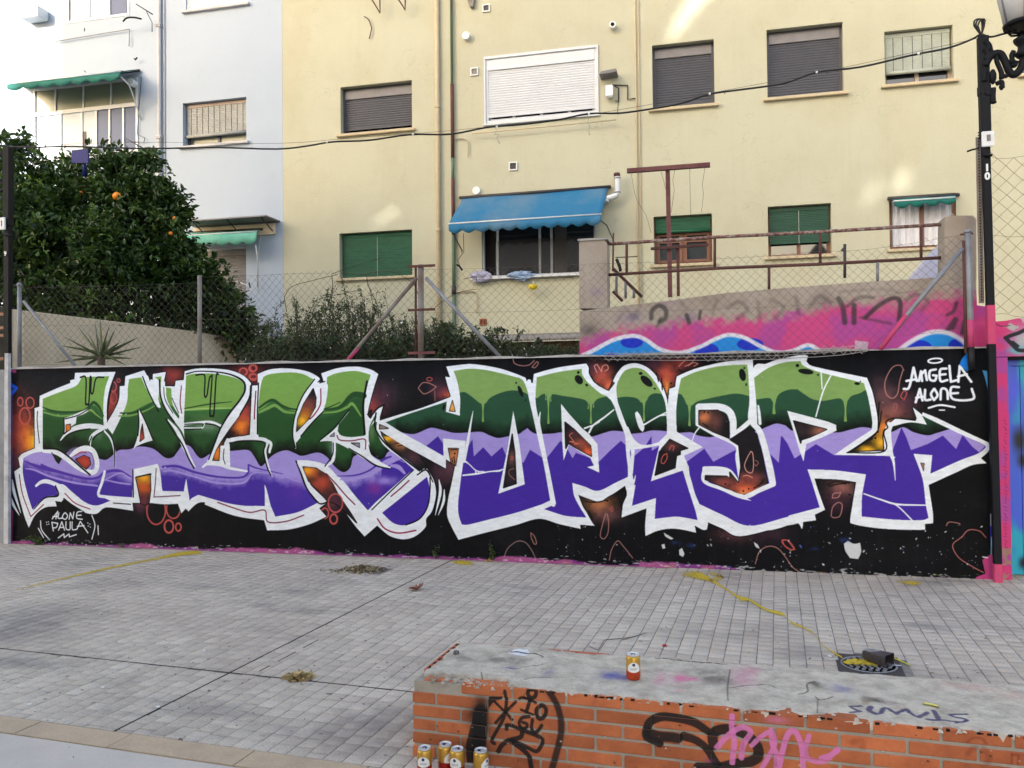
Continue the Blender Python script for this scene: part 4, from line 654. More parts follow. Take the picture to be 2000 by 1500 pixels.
M = {}
M['yellow'] = mk('yellow_plaster', s8(188, 187, 165), s8(178, 175, 152), .8, .55, .9, 25, .4, fine=.04, streak=.5, bd=.008, stains=.34, stain_col=s8(174, 163, 132))
M['yellowtrim'] = mk('yellow_trim', s8(198, 184, 154), s8(184, 166, 138), .7, 5, .85, 50, .2)
M['white'] = mk('white_plaster', s8(172, 184, 200), s8(164, 176, 192), .8, .5, .9, 25, .35, fine=.03, streak=.30, stains=.12)
M['whitetrim'] = mk('white_trim', s8(192, 192, 196), s8(172, 170, 170), .5, 5, .8, 40, .2)
M['whitemetal'] = mk('white_metal', s8(206, 210, 216), s8(188, 192, 198), .4, 4, .4, 80, .05, fine=.02)
M['brownmetal'] = mk('brown_grey_metal', s8(70, 72, 82), s8(60, 61, 70), .5, 5, .5, 80, .08, fine=.05)
M['greymetal'] = mk('grey_metal', s8(124, 122, 126), s8(100, 98, 100), .5, 5, .5, 80, .08)
M['darkmetal'] = mk('dark_metal', s8(60, 56, 60), s8(44, 40, 44), .5, 5, .5, 80, .08)
M['black'] = mk('black_void', (.006, .006, .007), (.01, .01, .01), .3, 3, .9, bump=0)
M['pane'] = glassmat('window_glass', (.018, .02, .024))
M['panelight'] = glassmat('pale_glass', s8(190, 200, 212), .5, .25)
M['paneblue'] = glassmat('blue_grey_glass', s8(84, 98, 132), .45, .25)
M['paneolive'] = glassmat('olive_glass', s8(122, 128, 112), .3, .5)
M['greenblind'] = mk('green_blind', s8(30, 94, 66), s8(18, 66, 46), .9, 5, .55, 30, .2, stretch=(1, 1, 9))
M['greenblind2'] = mk('dark_green_blind', s8(36, 80, 62), s8(26, 60, 46), .7, 3, .55, 30, .2, stretch=(1, 1, 9))
M['paleblind'] = mk('pale_green_blind', s8(176, 184, 174), s8(150, 154, 144), .6, 4, .6, 40, .15)
M['creamblind'] = mk('cream_blind', s8(164, 166, 164), s8(142, 144, 140), .6, 4, .6, 40, .15)
M['wood'] = mk('brown_wood', s8(126, 84, 66), s8(96, 60, 48), .6, 4, .5, 30, .2, stretch=(1, 1, .2))
M['palewood'] = mk('pale_wood', s8(176, 160, 150), s8(140, 124, 116), .6, 4, .7, 30, .2)
M['curtain'] = mk('white_curtain', s8(214, 214, 220), s8(180, 182, 192), .6, 2.5, .9, 20, .2, stretch=(4, 1, .4))
M['blueawning'] = mk('blue_canvas', s8(34, 108, 150), s8(98, 126, 146), .85, 1.1, .75, 90, .15)
M['tealawning'] = mk('teal_canvas', s8(8, 100, 92), s8(24, 90, 86), .6, 2, .75, 90, .15)
M['paleteal'] = mk('faded_teal_canvas', s8(92, 170, 150), s8(134, 190, 172), .7, 2, .75, 90, .15)
M['rust'] = mk('rusty_steel', s8(98, 62, 58), s8(70, 40, 34), .7, 7, .75, 90, .4, fine=.2)
M['rustred'] = mk('red_brown_steel', s8(104, 56, 60), s8(140, 100, 90), .5, 6, .65, 90, .3, fine=.15)
M['rustpole'] = mk('rust_streaked_steel', s8(136, 132, 128), s8(100, 70, 54), .8, 5, .7, 70, .3, stretch=(1, 1, .6))
M['galv'] = mk('galvanised_steel', s8(142, 144, 150), s8(104, 100, 100), .7, 6, .5, 70, .2, metal=.25)
M['wire'] = mk('fence_wire', s8(88, 82, 78), s8(78, 58, 46), .8, 4, .7, bump=0)
M['wirelight'] = mk('pale_fence_wire', s8(178, 174, 172), s8(130, 120, 116), .6, 4, .55, bump=0)
M['iron'] = mk('black_cast_iron', s8(17, 20, 27), s8(12, 13, 17), .6, 8, .6, 60, .3, spec=.2)
M['cable'] = mk('black_cable', (.012, .012, .013), rough=.5, bump=0)
M['plastic'] = mk('white_plastic', s8(226, 228, 230), s8(205, 206, 208), .3, 5, .4, bump=0, fine=.02)
M['beige'] = mk('beige_render', s8(232, 214, 190), s8(204, 182, 158), .7, 1.8, .9, 40, .3, streak=.3)
M['concrete'] = mk('rough_concrete', s8(146, 138, 130), s8(112, 104, 98), .7, 3, .9, 60, .4)
M['capping'] = mk('pale_mortar', s8(176, 172, 168), s8(120, 112, 108), .7, 7, .9, 60, .5)
M['tan'] = mk('tan_kerb_stone', s8(190, 168, 142), s8(164, 146, 128), .7, 4, .9, 90, .4, fine=.2)
M['path'] = mk('pale_concrete', s8(196, 186, 177), s8(176, 167, 160), .6, 2.5, .9, 90, .3, fine=.12)
M['joint'] = mk('joint_sand', s8(112, 107, 102), s8(156, 150, 142), .9, 5, .95, 150, .5)
M['ground'] = mk('bare_ground', s8(120, 116, 110), s8(96, 90, 84), .6, 1, .95, 30, .5)
M['green'] = mk('green_pipe', s8(98, 128, 104), s8(84, 80, 70), .9, 2.2, .6, 60, .2, stretch=(1, 1, .4))
M['bark'] = mk('bark', s8(90, 76, 64), s8(60, 50, 42), .6, 12, .9, 40, .5)
M['twig'] = mk('dark_twig', s8(70, 62, 50), s8(50, 44, 36), .6, 12, .9, bump=0)

# ================================================================== the ground
PA = R(-4.0); PU_ = np.array([math.cos(PA), math.sin(PA)]); PV = np.array([-PU_[1], PU_[0]])
def pw(u, v): return PU_ * u + PV * v
g = MB(); g.add([(-200, -200, -.06), (200, -200, -.06), (200, 200, -.06), (-200, 200, -.06)], [(0, 1, 2, 3)]); g.build('ground', M['ground'], kind='structure')
def slab(name, u0, u1, v0, v1, z0, z1, mat_, parent=None, **k):
    P = [tuple(pw(u, v)) for u, v in ((u0, v0), (u1, v0), (u1, v1), (u0, v1))]; return MB().prism(P, z0, z1, axis='z').build(name, mat_, parent, **k)
pavement = slab('pavement', -14, 9, -4.80, .45, -.055, -.0032, M['joint'], kind='structure')
path = slab('path', -14, 9, -12.5, -4.965, -.055, -.002, M['path'], kind='structure')
# paving stones: one cut stone, placed in running rows; the nearest ones are single pieces
P_ = .0985
m, n, b = nodes('paving_stone'); pos = N(n, 'ShaderNodeNewGeometry').outputs['Position']; a = N(n, 'ShaderNodeAttribute', attribute_name='tint').outputs['Fac']
c = mix(n, a, s8(190, 178, 164), s8(211, 199, 185)); c = mix(n, ramp(n, noise(n, pos, .9, 6, .6), .35, .75, 0, .6), c, s8(164, 150, 138)); c = mix(n, ramp(n, noise(n, scl(n, pos, (.5, 1, 1)), 1.5, 7, .7), .53, .72, 0, .7), c, s8(104, 101, 103))

for (px_, py_, rad_, st_) in ((60, 1205, .75, .55), (20, 1240, .5, .5), (700, 1430, .42, .5), (760, 1395, .30, .4), (1500, 1230, .35, .2), (250, 1330, .16, .35), (1180, 1130, .9, -.0)):
    if st_ <= 0: continue
    pc = onZ(px_, py_); vd = N(n, 'ShaderNodeVectorMath', operation='DISTANCE'); n.links.new(pos, vd.inputs[0]); vd.inputs[1].default_value = (pc[0], pc[1], 0)
    ad = N(n, 'ShaderNodeMath', operation='MULTIPLY_ADD'); n.links.new(noise(n, pos, 6, 6, .7), ad.inputs[0]); ad.inputs[1].default_value = 1.6 * rad_; n.links.new(vd.outputs['Value'], ad.inputs[2]); c = mix(n, ramp(n, ad.outputs[0], rad_ * .9, rad_ * 1.7, st_, 0), c, s8(96, 92, 96))
c = mix(n, ramp(n, noise(n, pos, 90, 3), .35, .7, 0, .35), c, s8(104, 102, 102)); c = mix(n, ramp(n, noise(n, pos, 19, 2, .5), .69, .73, 0, .8), c, s8(70, 66, 66))
n.links.new(c, b.inputs['Base Color']); b.inputs['Roughness'].default_value = .85; b.inputs['Specular IOR Level'].default_value = .3; bumpit(n, b, noise(n, pos, 120, 4), .45, .003); M['paver'] = m
def hashf(a_, b_): return float(hashn(np.array([a_]), np.array([b_]), 3)[0])
PIT_U, PIT_V = [float(t_) for t_ in (onZ(722, 1113)[:2] @ PU_, onZ(722, 1113)[:2] @ PV)]
cells = []
rs = np.random.RandomState(3)
cols = list(range(-70, 62))
for ci in cols:
    u = -2.625 + ci * P_; off = rs.uniform(0, 1) if ci % 2 else rs.uniform(0, .35)
    for v0, v1 in ((-4.785, -3.862), (-3.848, .42)):
        v = v0 + (off * P_ if v0 < -4 or True else 0)
        first = v - v0
        edges = [v0] + ([v] if first > .02 else []);
        if first <= .02: edges = [v0]
        while edges[-1] < v1 - .03: edges.append(min(v1, edges[-1] + P_ * (1 if len(edges) > 1 or first <= .02 else 1)))
        for q0, q1 in zip(edges[:-1], edges[1:]): cells.append((u, u + P_, q0, q1))
Pn = np.array([[*pw((c_[0] + c_[1]) / 2, (c_[2] + c_[3]) / 2)] for c_ in cells])
dv = np.stack([Pn[:, 0] - CP[0], Pn[:, 1] - CP[1], np.full(len(Pn), -CP[2])], 1); wz = dv @ FV; sx = 1000 + F * (dv @ RV) / wz; sy = 750 - F * (dv @ UV_) / wz
vis = (wz > .5) & (sx > -60) & (sx < 2060) & (sy < 1560)
near = Pn[:, 1] + 0
# keep stones in view or just beside it; leave out those under the bench and the two tree pits
def pv(px, py): p = onZ(px, py)[:2]; return float(p @ PU_), float(p @ PV)
keep = []
for i, c_ in enumerate(cells):
    if not ((sx[i] > -900) & (sx[i] < 2900) & (wz[i] > .5)): continue
    um, vm = (c_[0] + c_[1]) / 2, (c_[2] + c_[3]) / 2
    if abs(um - PIT_U) < .17 and abs(vm - PIT_V) < .15: continue           # the pit with dry leaves
    if .90 < um < 1.27 and -2.86 < vm < -2.46: continue            # the manhole frame
    keep.append(i)
order = sorted([i for i in keep if vis[i] and not (-1.15 < (cells[i][0]) < 3 and -4.75 < cells[i][2] < -3.9)], key=lambda i: wz[i])
single = set(order[:300])
def stone(x0, x1, y0, y1, z, b_=.0028):
    o = []
    for zz, i_ in ((-.007, 0), (z - b_, 0), (z, b_)): o += [(x0 + i_, y0 + i_, zz), (x1 - i_, y0 + i_, zz), (x1 - i_, y1 - i_, zz), (x0 + i_, y1 - i_, zz)]
    f = [(8, 9, 10, 11)] + [(k * 4 + j, k * 4 + (j + 1) % 4, k * 4 + (j + 1) % 4 + 4, k * 4 + j + 4) for k in (0, 1) for j in range(4)]
    return o, f
shared = []
for k in range(10):
    o, f = stone(-P_ / 2 + .0021, P_ / 2 - .0021, -P_ / 2 + .0021, P_ / 2 - .0021, 0); shared.append(npmesh('paver', np.array(o), np.array(f), M['paver'], np.full(len(o), k / 9.)))
V_, F_, T_ = [], [], []
for i in keep:
    u0, u1, v0, v1 = cells[i]; c_ = pw((u0 + u1) / 2, (v0 + v1) / 2); t = rs.uniform(); z = rs.normal(0, .0007)
    if i in single and abs(v1 - v0 - P_) < 1e-3 and abs(u0 + 2.625) > .11:
        link('paver', shared[int(t * 9.99)], pavement, loc=(c_[0], c_[1], z), rot=(rs.normal(0, .008), rs.normal(0, .008), PA + rs.normal(0, .006)))
        continue
    g_ = .0021 + abs(rs.normal(0, .0006)); e0_ = .0045 if abs(u0 + 2.625) < 1e-4 else 0; e1_ = .0045 if abs(u1 + 2.625) < 1e-4 else 0; o, f = stone(u0 + g_ + e0_, u1 - g_ - e1_, v0 + g_, v1 - g_, z)
    o = [(*(pw(q[0], q[1])), q[2]) for q in o]; n0 = len(V_); V_ += o; F_ += [tuple(j + n0 for j in q) for q in f]; T_ += [t] * len(o)
link('paving_stones', npmesh('paving_stones', np.array(V_), np.array(F_), M['paver'], np.array(T_)), pavement, kind='stuff')
M['tar'] = mk('joint_tar', s8(48, 46, 46), s8(70, 66, 62), .6, 20, .95, 150, .4)
slab('expansion_joint', -2.632, -2.618, -4.79, .3, -.02, -.0012, M['tar'], pavement); slab('expansion_joint', -12, 8, -3.861, -3.849, -.02, -.0016, M['tar'], pavement); slab('expansion_joint', -2.468, -2.459, -3.845, -3.1, -.02, .0006, M['tar'], pavement)
# tan kerb stones and pale slabs in front of them
xs = [-12.8, -12.0, -11.2, -10.4, -9.6, -8.8, -8.0, -7.2, -6.4, -5.65, -4.95, -4.3, -3.66, -3.083, -2.507, -1.797, -1.2, -.6, 0, .6, 1.2, 1.8, 2.4, 3.0, 3.6, 4.2]
for a_, b_ in zip(xs[:-1], xs[1:]):
    if b_ < -4.6 or a_ > 1: continue
    slab('kerb_stone', a_ + .003, b_ - .003, -4.958, -4.795, -.05, .001 + rs.normal(0, .001), M['tan'], pavement)
slab('kerb_stone', -14, -4.3, -4.958, -4.795, -.05, .0, M['tan'], pavement)
# yellow paint on the paving
m, n, b = nodes('yellow_paint'); pos = N(n, 'ShaderNodeNewGeometry').outputs['Position']; b.inputs['Base Color'].default_value = s8(206, 178, 40) + (1,); b.inputs['Roughness'].default_value = .7
a = N(n, 'ShaderNodeAttribute', attribute_name='tint').outputs['Fac']; q = N(n, 'ShaderNodeMath', operation='ADD'); n.links.new(a, q.inputs[0]); n.links.new(ramp(n, noise(n, pos, 38, 4, .7), .3, .7, -.55, .35), q.inputs[1])
n.links.new(ramp(n, q.outputs[0], .1, .55, 0, .9), b.inputs['Alpha']); M['ypaint'] = m
def ribbon(P, name='yellow_paint_line', z=.0045, nseg=5, parent=None):
    """P: (px, py, half width px vertical, strength)"""
    V, Fc, T = [], [], []; P = smooth_path([tuple(p) for p in P], False, n=nseg, ang=120)
    for p in P:
        for k, e in ((-1.6, 0.), (-.6, 1.), (.6, 1.), (1.6, 0.)): V.append(onZ(p[0] + k * p[2] * .6, p[1] + k * p[2] * .8, z)); T.append(p[3] * e)
    for i in range(len(P) - 1):
        for k in range(3): Fc.append((i * 4 + k, i * 4 + k + 1, i * 4 + k + 5, i * 4 + k + 4))
    return link(name, npmesh(name, np.array(V), np.array(Fc), M['ypaint'], np.array(T)), parent)
yp = ribbon([(1330, 1122, 5, .25), (1370, 1125, 9, .8), (1395, 1136, 6, .8), (1425, 1155, 4, .85), (1445, 1168, 6, .9), (1460, 1170, 3.5, .8), (1478, 1180, 6, .95), (1500, 1192, 3.5, .85), (1530, 1200, 5, .9), (1545, 1215, 4, .9), (1575, 1228, 2.5, .75), (1592, 1240, 4, .85), (1600, 1254, 2.5, .7), (1622, 1270, 3, .7), (1645, 1284, 3, .8)]); yp['kind'] = 'structure'; yp.parent = pavement
yp = ribbon([(20, 1156, 1.2, .15), (60, 1145, 1.6, .4), (130, 1128, 1.8, .5), (220, 1108, 2.2, .6), (300, 1092, 2.2, .55), (350, 1082, 3.5, .8), (392, 1078, 4, .7)]); yp.parent = pavement; yp['kind'] = 'structure'
for P in ([(885, 1098, 3, .5), (905, 1099, 5, .7), (925, 1100, 3, .4)], [(1752, 1136, 3, .3), (1778, 1138, 5, .6), (1800, 1139, 3, .4)], [(1385, 1118, 4, .5), (1412, 1126, 5, .5), (1385, 1134, 4, .4)]):
    yp = ribbon(P); yp.parent = pavement; yp['kind'] = 'structure'
# manhole cover
mm = MB(); fr = [(.9, -2.86), (1.27, -2.86), (1.27, -2.46), (.9, -2.46)]
mh = MB().prism([tuple(pw(*p)) for p in fr], -.03, .001, axis='z').build('manhole_cover', mk('worn_iron', s8(74, 68, 70), s8(52, 48, 50), .6, 12, .6, 120, .5, metal=.3), label='square iron manhole cover in the paving with yellow paint on its ring', cat='manhole')
cx, cy = pw(1.085, -2.66)
q = MB(); q.lathe([(.150, .0015), (.150, .006), (.162, .006), (.162, .0015)], (cx, cy, 0), 36); q.build('ring', M['galv'], mh)
q = MB()
for i in range(7):
    for j in range(7):
        u, v = (i - 3) * .038 + (.01 if j % 2 else 0), (j - 3) * .036
        if math.hypot(u, v) < .135: p = pw(1.085 + u, -2.66 + v); q.box(p[0] - .011, p[0] + .011, p[1] - .009, p[1] + .009, .001, .007)
q.build('lug', M['galv'], mh, kind='stuff')
yp = ribbon([(1648, 1294, 3, .7), (1665, 1292, 6, .68), (1690, 1293, 6, .7), (1712, 1297, 5, .6)], z=.0085, parent=mh)

# ================================================================== the painted wall
WX0, WX1 = onY(20, 900, 0)[0], onY(1945, 900, 0)[0]
WZ = 2.06
cm = paint_mural(xz(0), WX0 - .05, WX1 + .05, 2.10, 440); im = make_image('mural', cm)
M['mural'] = mpaint('painted_wall', cm, im, None, rough=.65, bump=.5, dust=.03, spec=.12)
wall = empty('graffiti_wall', (WX0, 0, 0), label='long low wall covered in green and purple graffiti lettering on black', cat='wall')
nx = 90; top = [WZ + .012 * math.sin(i * .9) * (.3 + .7 * ((i * 37) % 11) / 11) + .015 for i in range(nx + 1)]
V = []; Fc = []
for i in range(nx + 1):
    x = WX0 + (WX1 - WX0) * i / nx
    for z in (0, .7, 1.4, WZ): V.append((x, 0, z - (.02 if z == 0 else 0)))
    V.append((x, .19, WZ)); V.append((x, .19, -.02))
for i in range(nx):
    for k in range(5): a = i * 6 + k; Fc.append((a, a + 6, a + 7, a + 1))
Fc2 = [tuple(reversed(q)) for q in Fc]
link('wall_body', npmesh('wall_body', np.array(V), np.array(Fc), M['mural']), wall)
MB().box(WX0 - .012, WX0, 0, .19, -.02, WZ).box(WX1, WX1 + .012, 0, .19, -.02, WZ).build('end_face', M['mural'], wall)
V = []; Fc = []
for i in range(nx + 1):
    x = WX0 + (WX1 - WX0) * i / nx; z = top[i]; V += [(x, -.008 - .006 * math.sin(i * 2.3), WZ - .004), (x, -.004, z), (x, .19, z + .008), (x, .196, WZ - .004)]
for i in range(nx):
    for k in range(3): a = i * 4 + k; Fc.append((a, a + 4, a + 5, a + 1))
link('coping', npmesh('coping', np.array(V), np.array(Fc), M['capping']), wall)

# pieces beside the wall
def px_poly(Y, P): f = xz(Y); return [f(*p) for p in P]
gl = MB().prism(px_poly(-.02, [(-120, 722), (9, 722), (9, 1062), (-120, 1062)]), -.02, .15).build('grey_board_fence', mk('grey_painted_board', s8(150, 152, 156), s8(96, 96, 104), .6, 3, .7), label='grey painted boarding with dark tag marks at the left end of the wall', cat='boarding')
gp = MB().prism(px_poly(-.06, [(9, 690), (16, 690), (16, 1062), (7, 1062)]), -.06, -.02).build('white_post', mk('scuffed_white_paint', s8(206, 206, 210), s8(140, 136, 140), .7, 8, .7), label='thin scuffed white post standing at the left end of the painted wall', cat='post')

# concrete wall behind, right
CY = .23
def paint_concrete():
    xa, xb = onY(1125, 600, CY)[0], onY(1945, 600, CY)[0]; c = Canvas(xa, xb, 1.95, 3.35, 420, xz(CY), 4); c.nz = fbm(c.h, c.w, 420 * .05, 3, 4)
    PK = c8(206, 66, 134); PK2 = c8(168, 74, 160)
    z = (c.z1 - np.arange(c.h) / c.s)[:, None]; x = (c.x0 + np.arange(c.w) / c.s)[None]
    edge = np.interp(x[0], [onY(a, 640, CY)[0] for a in (1130, 1180, 1300, 1400, 1500, 1620, 1700, 1800, 1900, 1945)], [onY(1500, b, CY)[2] for b in (668, 648, 636, 628, 630, 612, 606, 602, 596, 590)])[None]
    mk_ = np.clip((edge - z) * 9 + (c.nz - .5) * 1.5 + .85, 0, 1); c.blend(mk_ * .95, PK); v = fbm(c.h, c.w, 90, 8, 3); c.blend(mk_ * np.clip((v - .45) * 5, 0, 1), PK2, .7)
    c.line(9, [], 1, PK) if False else None
    for a in [(1225, 622, 22, 14, c8(150, 130, 150), .6), (1240, 618, 14, 9, c8(110, 96, 130), .6), (1300, 590, 30, 12, c8(150, 124, 140), .5), (1150, 645, 20, 12, c8(70, 60, 70), .7), (1165, 570, 14, 10, c8(140, 120, 150), .5), (1345, 620, 18, 10, c8(120, 90, 140), .5), (1500, 560, 40, 8, c8(110, 100, 96), .5), (1610, 585, 26, 18, c8(96, 88, 88), .5), (1760, 600, 50, 12, c8(170, 150, 140), .4)]: c.glow(0, *a)
    for P, w_, a in [([(1272, 622), (1274, 606), (1288, 597), (1300, 605), (1300, 620), (1290, 628)], 4.5, .75), ([(1341, 615), (1346, 630)], 4, .75), ([(1368, 608), (1366, 622)], 3, .8), ([(1290, 622), (1284, 636)], 3, .6),
                     ([(1638, 583), (1646, 600), (1650, 630)], 5, .7), ([(1668, 596), (1668, 630)], 5, .7), ([(1690, 620), (1720, 594), (1745, 582), (1758, 590), (1756, 625)], 4.5, .75), ([(1655, 598), (1680, 580), (1706, 582)], 3.5, .45), ([(1850, 615), (1862, 608), (1868, 592)], 3.5, .6), ([(1860, 640), (1866, 624), (1846, 652)], 5, .7), ([(1885, 628), (1880, 650)], 5, .7), ([(1680, 620), (1740, 632)], 3, .4)]:
        c.line(0, P, w_, c8(46, 42, 46), a, soft=4)
    for P, w_, a in [([(1420, 600), (1445, 590), (1460, 606), (1440, 622)], 4, .4), ([(1480, 590), (1484, 620)], 4, .35), ([(1505, 585), (1530, 600), (1515, 622)], 4, .35), ([(1555, 580), (1560, 612)], 4, .4), ([(1580, 600), (1600, 578), (1622, 590)], 4, .35), ([(1770, 585), (1790, 575), (1812, 588), (1800, 606)], 4, .4), ([(1230, 590), (1250, 598), (1240, 615)], 3, .3), ([(1205, 628), (1222, 600), (1235, 622)], 3, .25), ([(1330, 590), (1342, 606)], 3, .3), ([(1400, 585), (1392, 612)], 3, .35), ([(1640, 570), (1720, 565), (1760, 572)], 3, .25)]:
        c.line(0, P, w_, c8(70, 60, 66), a, soft=6)
    # the blue wave with its white edge
    W_ = [(1138, 694), (1160, 684), (1185, 670), (1210, 660), (1240, 656), (1262, 664), (1285, 680), (1310, 688), (1335, 688), (1370, 676), (1400, 661), (1425, 654), (1455, 660), (1485, 676), (1515, 688), (1545, 686), (1578, 674), (1600, 684)]
    c.poly(0, W_ + [(1600, 730), (1120, 730)], c8(34, 140, 222)); c.poly(0, [(1745, 694), (1775, 672), (1815, 652), (1850, 652), (1880, 668), (1896, 682), (1896, 730), (1745, 730)], c8(34, 140, 222))
    for x_, y_, a_, b_ in [(1234, 668, 22, 12), (1192, 697, 12, 7), (1380, 684, 24, 14), (1465, 672, 26, 12), (1580, 690, 20, 8), (1795, 680, 26, 16), (1868, 676, 16, 14)]: c.dot(0, x_, y_, a_, b_, c8(24, 46, 196), .95)
    c.line(0, W_, 4.2, c8(226, 226, 236), .97, soft=2.5); c.line(0, [(1740, 698), (1775, 670), (1815, 650), (1850, 650), (1880, 666), (1900, 690)], 5, c8(222, 222, 232), .95, soft=4)
    c.poly(0, [(1670, 665), (1696, 668), (1694, 688), (1669, 685)], c8(200, 196, 206), .8)
    return c
cc_ = paint_concrete(); ic = make_image('wave', cc_)
M['wave'] = mpaint('painted_concrete', cc_, ic, s8(176, 164, 152), rough=.85, bump=.35, dirt=s8(140, 124, 108), amt=.7, scale=2.2)
cw = empty('concrete_wall', (0, CY, 0), label='grey concrete wall with a pink band and blue wave rising behind the painted wall', cat='wall')
MB().prism(px_poly(CY, [(1132, 730), (1132, 608), (1190, 600), (1300, 588), (1420, 572), (1550, 561), (1700, 550), (1848, 541), (1906, 540), (1908, 596), (1934, 600), (1934, 740)]), CY, CY + .22).build('wall_body', M['wave'], cw)
MB().prism(px_poly(CY - .004, [(1131, 602), (1131, 474), (1136, 470), (1180, 468), (1185, 474), (1186, 603)]), CY - .004, CY + .24).build('pillar', M['wave'], cw)
MB().prism(px_poly(CY - .004, [(1845, 545), (1845, 424), (1858, 421), (1900, 421), (1907, 428), (1907, 545)]), CY - .004, CY + .24).build('pillar', M['wave'], cw)
MB().box(onY(1131, 500, CY)[0] - .01, onY(1186, 500, CY)[0] + .01, CY - .02, CY + .26, onY(1150, 470, CY)[2], onY(1150, 470, CY)[2] + .02).build('capping', M['capping'], cw)

# right-hand pier, lintel and blue door
def paint_right():
    xa, xb = onY(1925, 700, .0)[0], onY(2060, 700, 0)[0]; c = Canvas(xa, xb, -.05, 2.6, 500, xz(0), 4); c.nz = fbm(c.h, c.w, 26, 3, 4)
    v = fbm(c.h, c.w, 60, 8, 3); c.im[:] = c.cc(c8(204, 56, 118)); c.blend(np.clip((v - .45) * 5, 0, 1), c8(160, 74, 160), .75); z = (c.z1 - np.arange(c.h) / c.s)[:, None] * np.ones((1, c.w))
    c.im[..., 3] = 1
    m_ = np.clip((c.nz - .5) * 8 + (z - 2.25) * 10, 0, 1); c.blend(m_, c8(176, 172, 170)); c.glow(0, 1995, 665, 24, 30, c8(176, 176, 178), 1); c.glow(0, 1985, 683, 18, 10, c8(80, 190, 190), .9)
    for P, w_ in [([(1964, 660), (1975, 655), (1990, 650), (2010, 640)], 4), ([(1964, 660), (1980, 676), (1990, 684), (2010, 684)], 4), ([(1978, 668), (1988, 676)], 3)]: c.line(0, P, w_, c8(24, 28, 34), .95, soft=2)
    c.line(0, [(1941, 630), (1955, 637), (1972, 636)], .8, c8(40, 30, 36), .9)
    for k in range(40): y = 820 + k * 6.5; c.line(0, [(1962 + RNG.uniform(-2, 2), y), (1966 + RNG.uniform(-2, 2), y + RNG.uniform(1, 5))], .7, c8(90, 20, 60), .6)
    m_ = np.clip((c.nz - .52) * 12 + (.25 - z) * 5, 0, 1) * (z < .3); c.blend(m_, c8(150, 124, 104), .9)
    return c
cr = paint_right(); ir_ = make_image('pier', cr); M['pier'] = mpaint('painted_pier', cr, ir_, None, rough=.7, bump=.5, bs=30, bd=.012)
pier = empty('door_pier', (onY(1955, 900, 0)[0], 0, 0), label='bright pink rendered pier between the lamp post and the blue door', cat='pier')
x0 = WX1 + .013; x1 = onY(1972, 900, 0)[0]
MB().box(x0, x1, .0, .3, -.02, onY(1958, 698, 0)[2]).build('pier_body', M['pier'], pier)
MB().prism(px_poly(.0, [(1945, 640), (1945, 628), (1968, 626), (1985, 622), (2030, 618), (2200, 606), (2200, 690), (1945, 697)]), 0, .3).build('lintel', M['pier'], pier)
def paint_door():
    xa, xb = onY(1970, 900, .1)[0] - .02, onY(2100, 900, .1)[0]; c = Canvas(xa, xb, -.05, 2.0, 300, xz(.1), 4); c.nz = fbm(c.h, c.w, 26, 3, 4); v = fbm(c.h, c.w, 70, 12, 3, ay=2.5)
    c.im[:] = c.cc(c8(66, 96, 206)); c.blend(np.clip((v - .47) * 8, 0, 1), c8(34, 160, 186)); c.glow(0, 1992, 860, 14, 26, c8(16, 22, 28), 1, rag=.3); c.glow(0, 2000, 900, 12, 16, c8(16, 22, 28), 1, rag=.3); c.glow(0, 1998, 1100, 8, 12, c8(16, 22, 40), 1); c.glow(0, 1978, 760, 8, 30, c8(80, 90, 220), .8); return c
cd = paint_door(); idr = make_image('door', cd); M['door'] = mpaint('painted_door', cd, idr, None, rough=.45, bump=.1)
door = empty('metal_door', (x1, .1, 0), label='blue and turquoise sprayed plank door at the right edge', cat='door')
zt = onY(1985, 703, .1)[2]; xd = x1 + .004
MB().box(xd, xd + 1.0, .13, .15, .03, zt).build('door_leaf', M['door'], door)
MB().box(xd, xd + .05, .10, .13, .03, zt).box(xd + .05, xd + 1.0, .10, .13, zt - .05, zt).build('door_frame', M['door'], door)
for k in range(9):
    a_ = xd + .055 + k * .075; o_ = MB().box(a_, a_ + .069, .116, .13, .03, zt - .055, b=.004).build('plank', M['door'], door)
MB().box(x1 + .001, x1 + 1.2, .02, .29, zt + .002, onY(1985, 690, .02)[2] - .002).build('dark_header', M['black'], door)
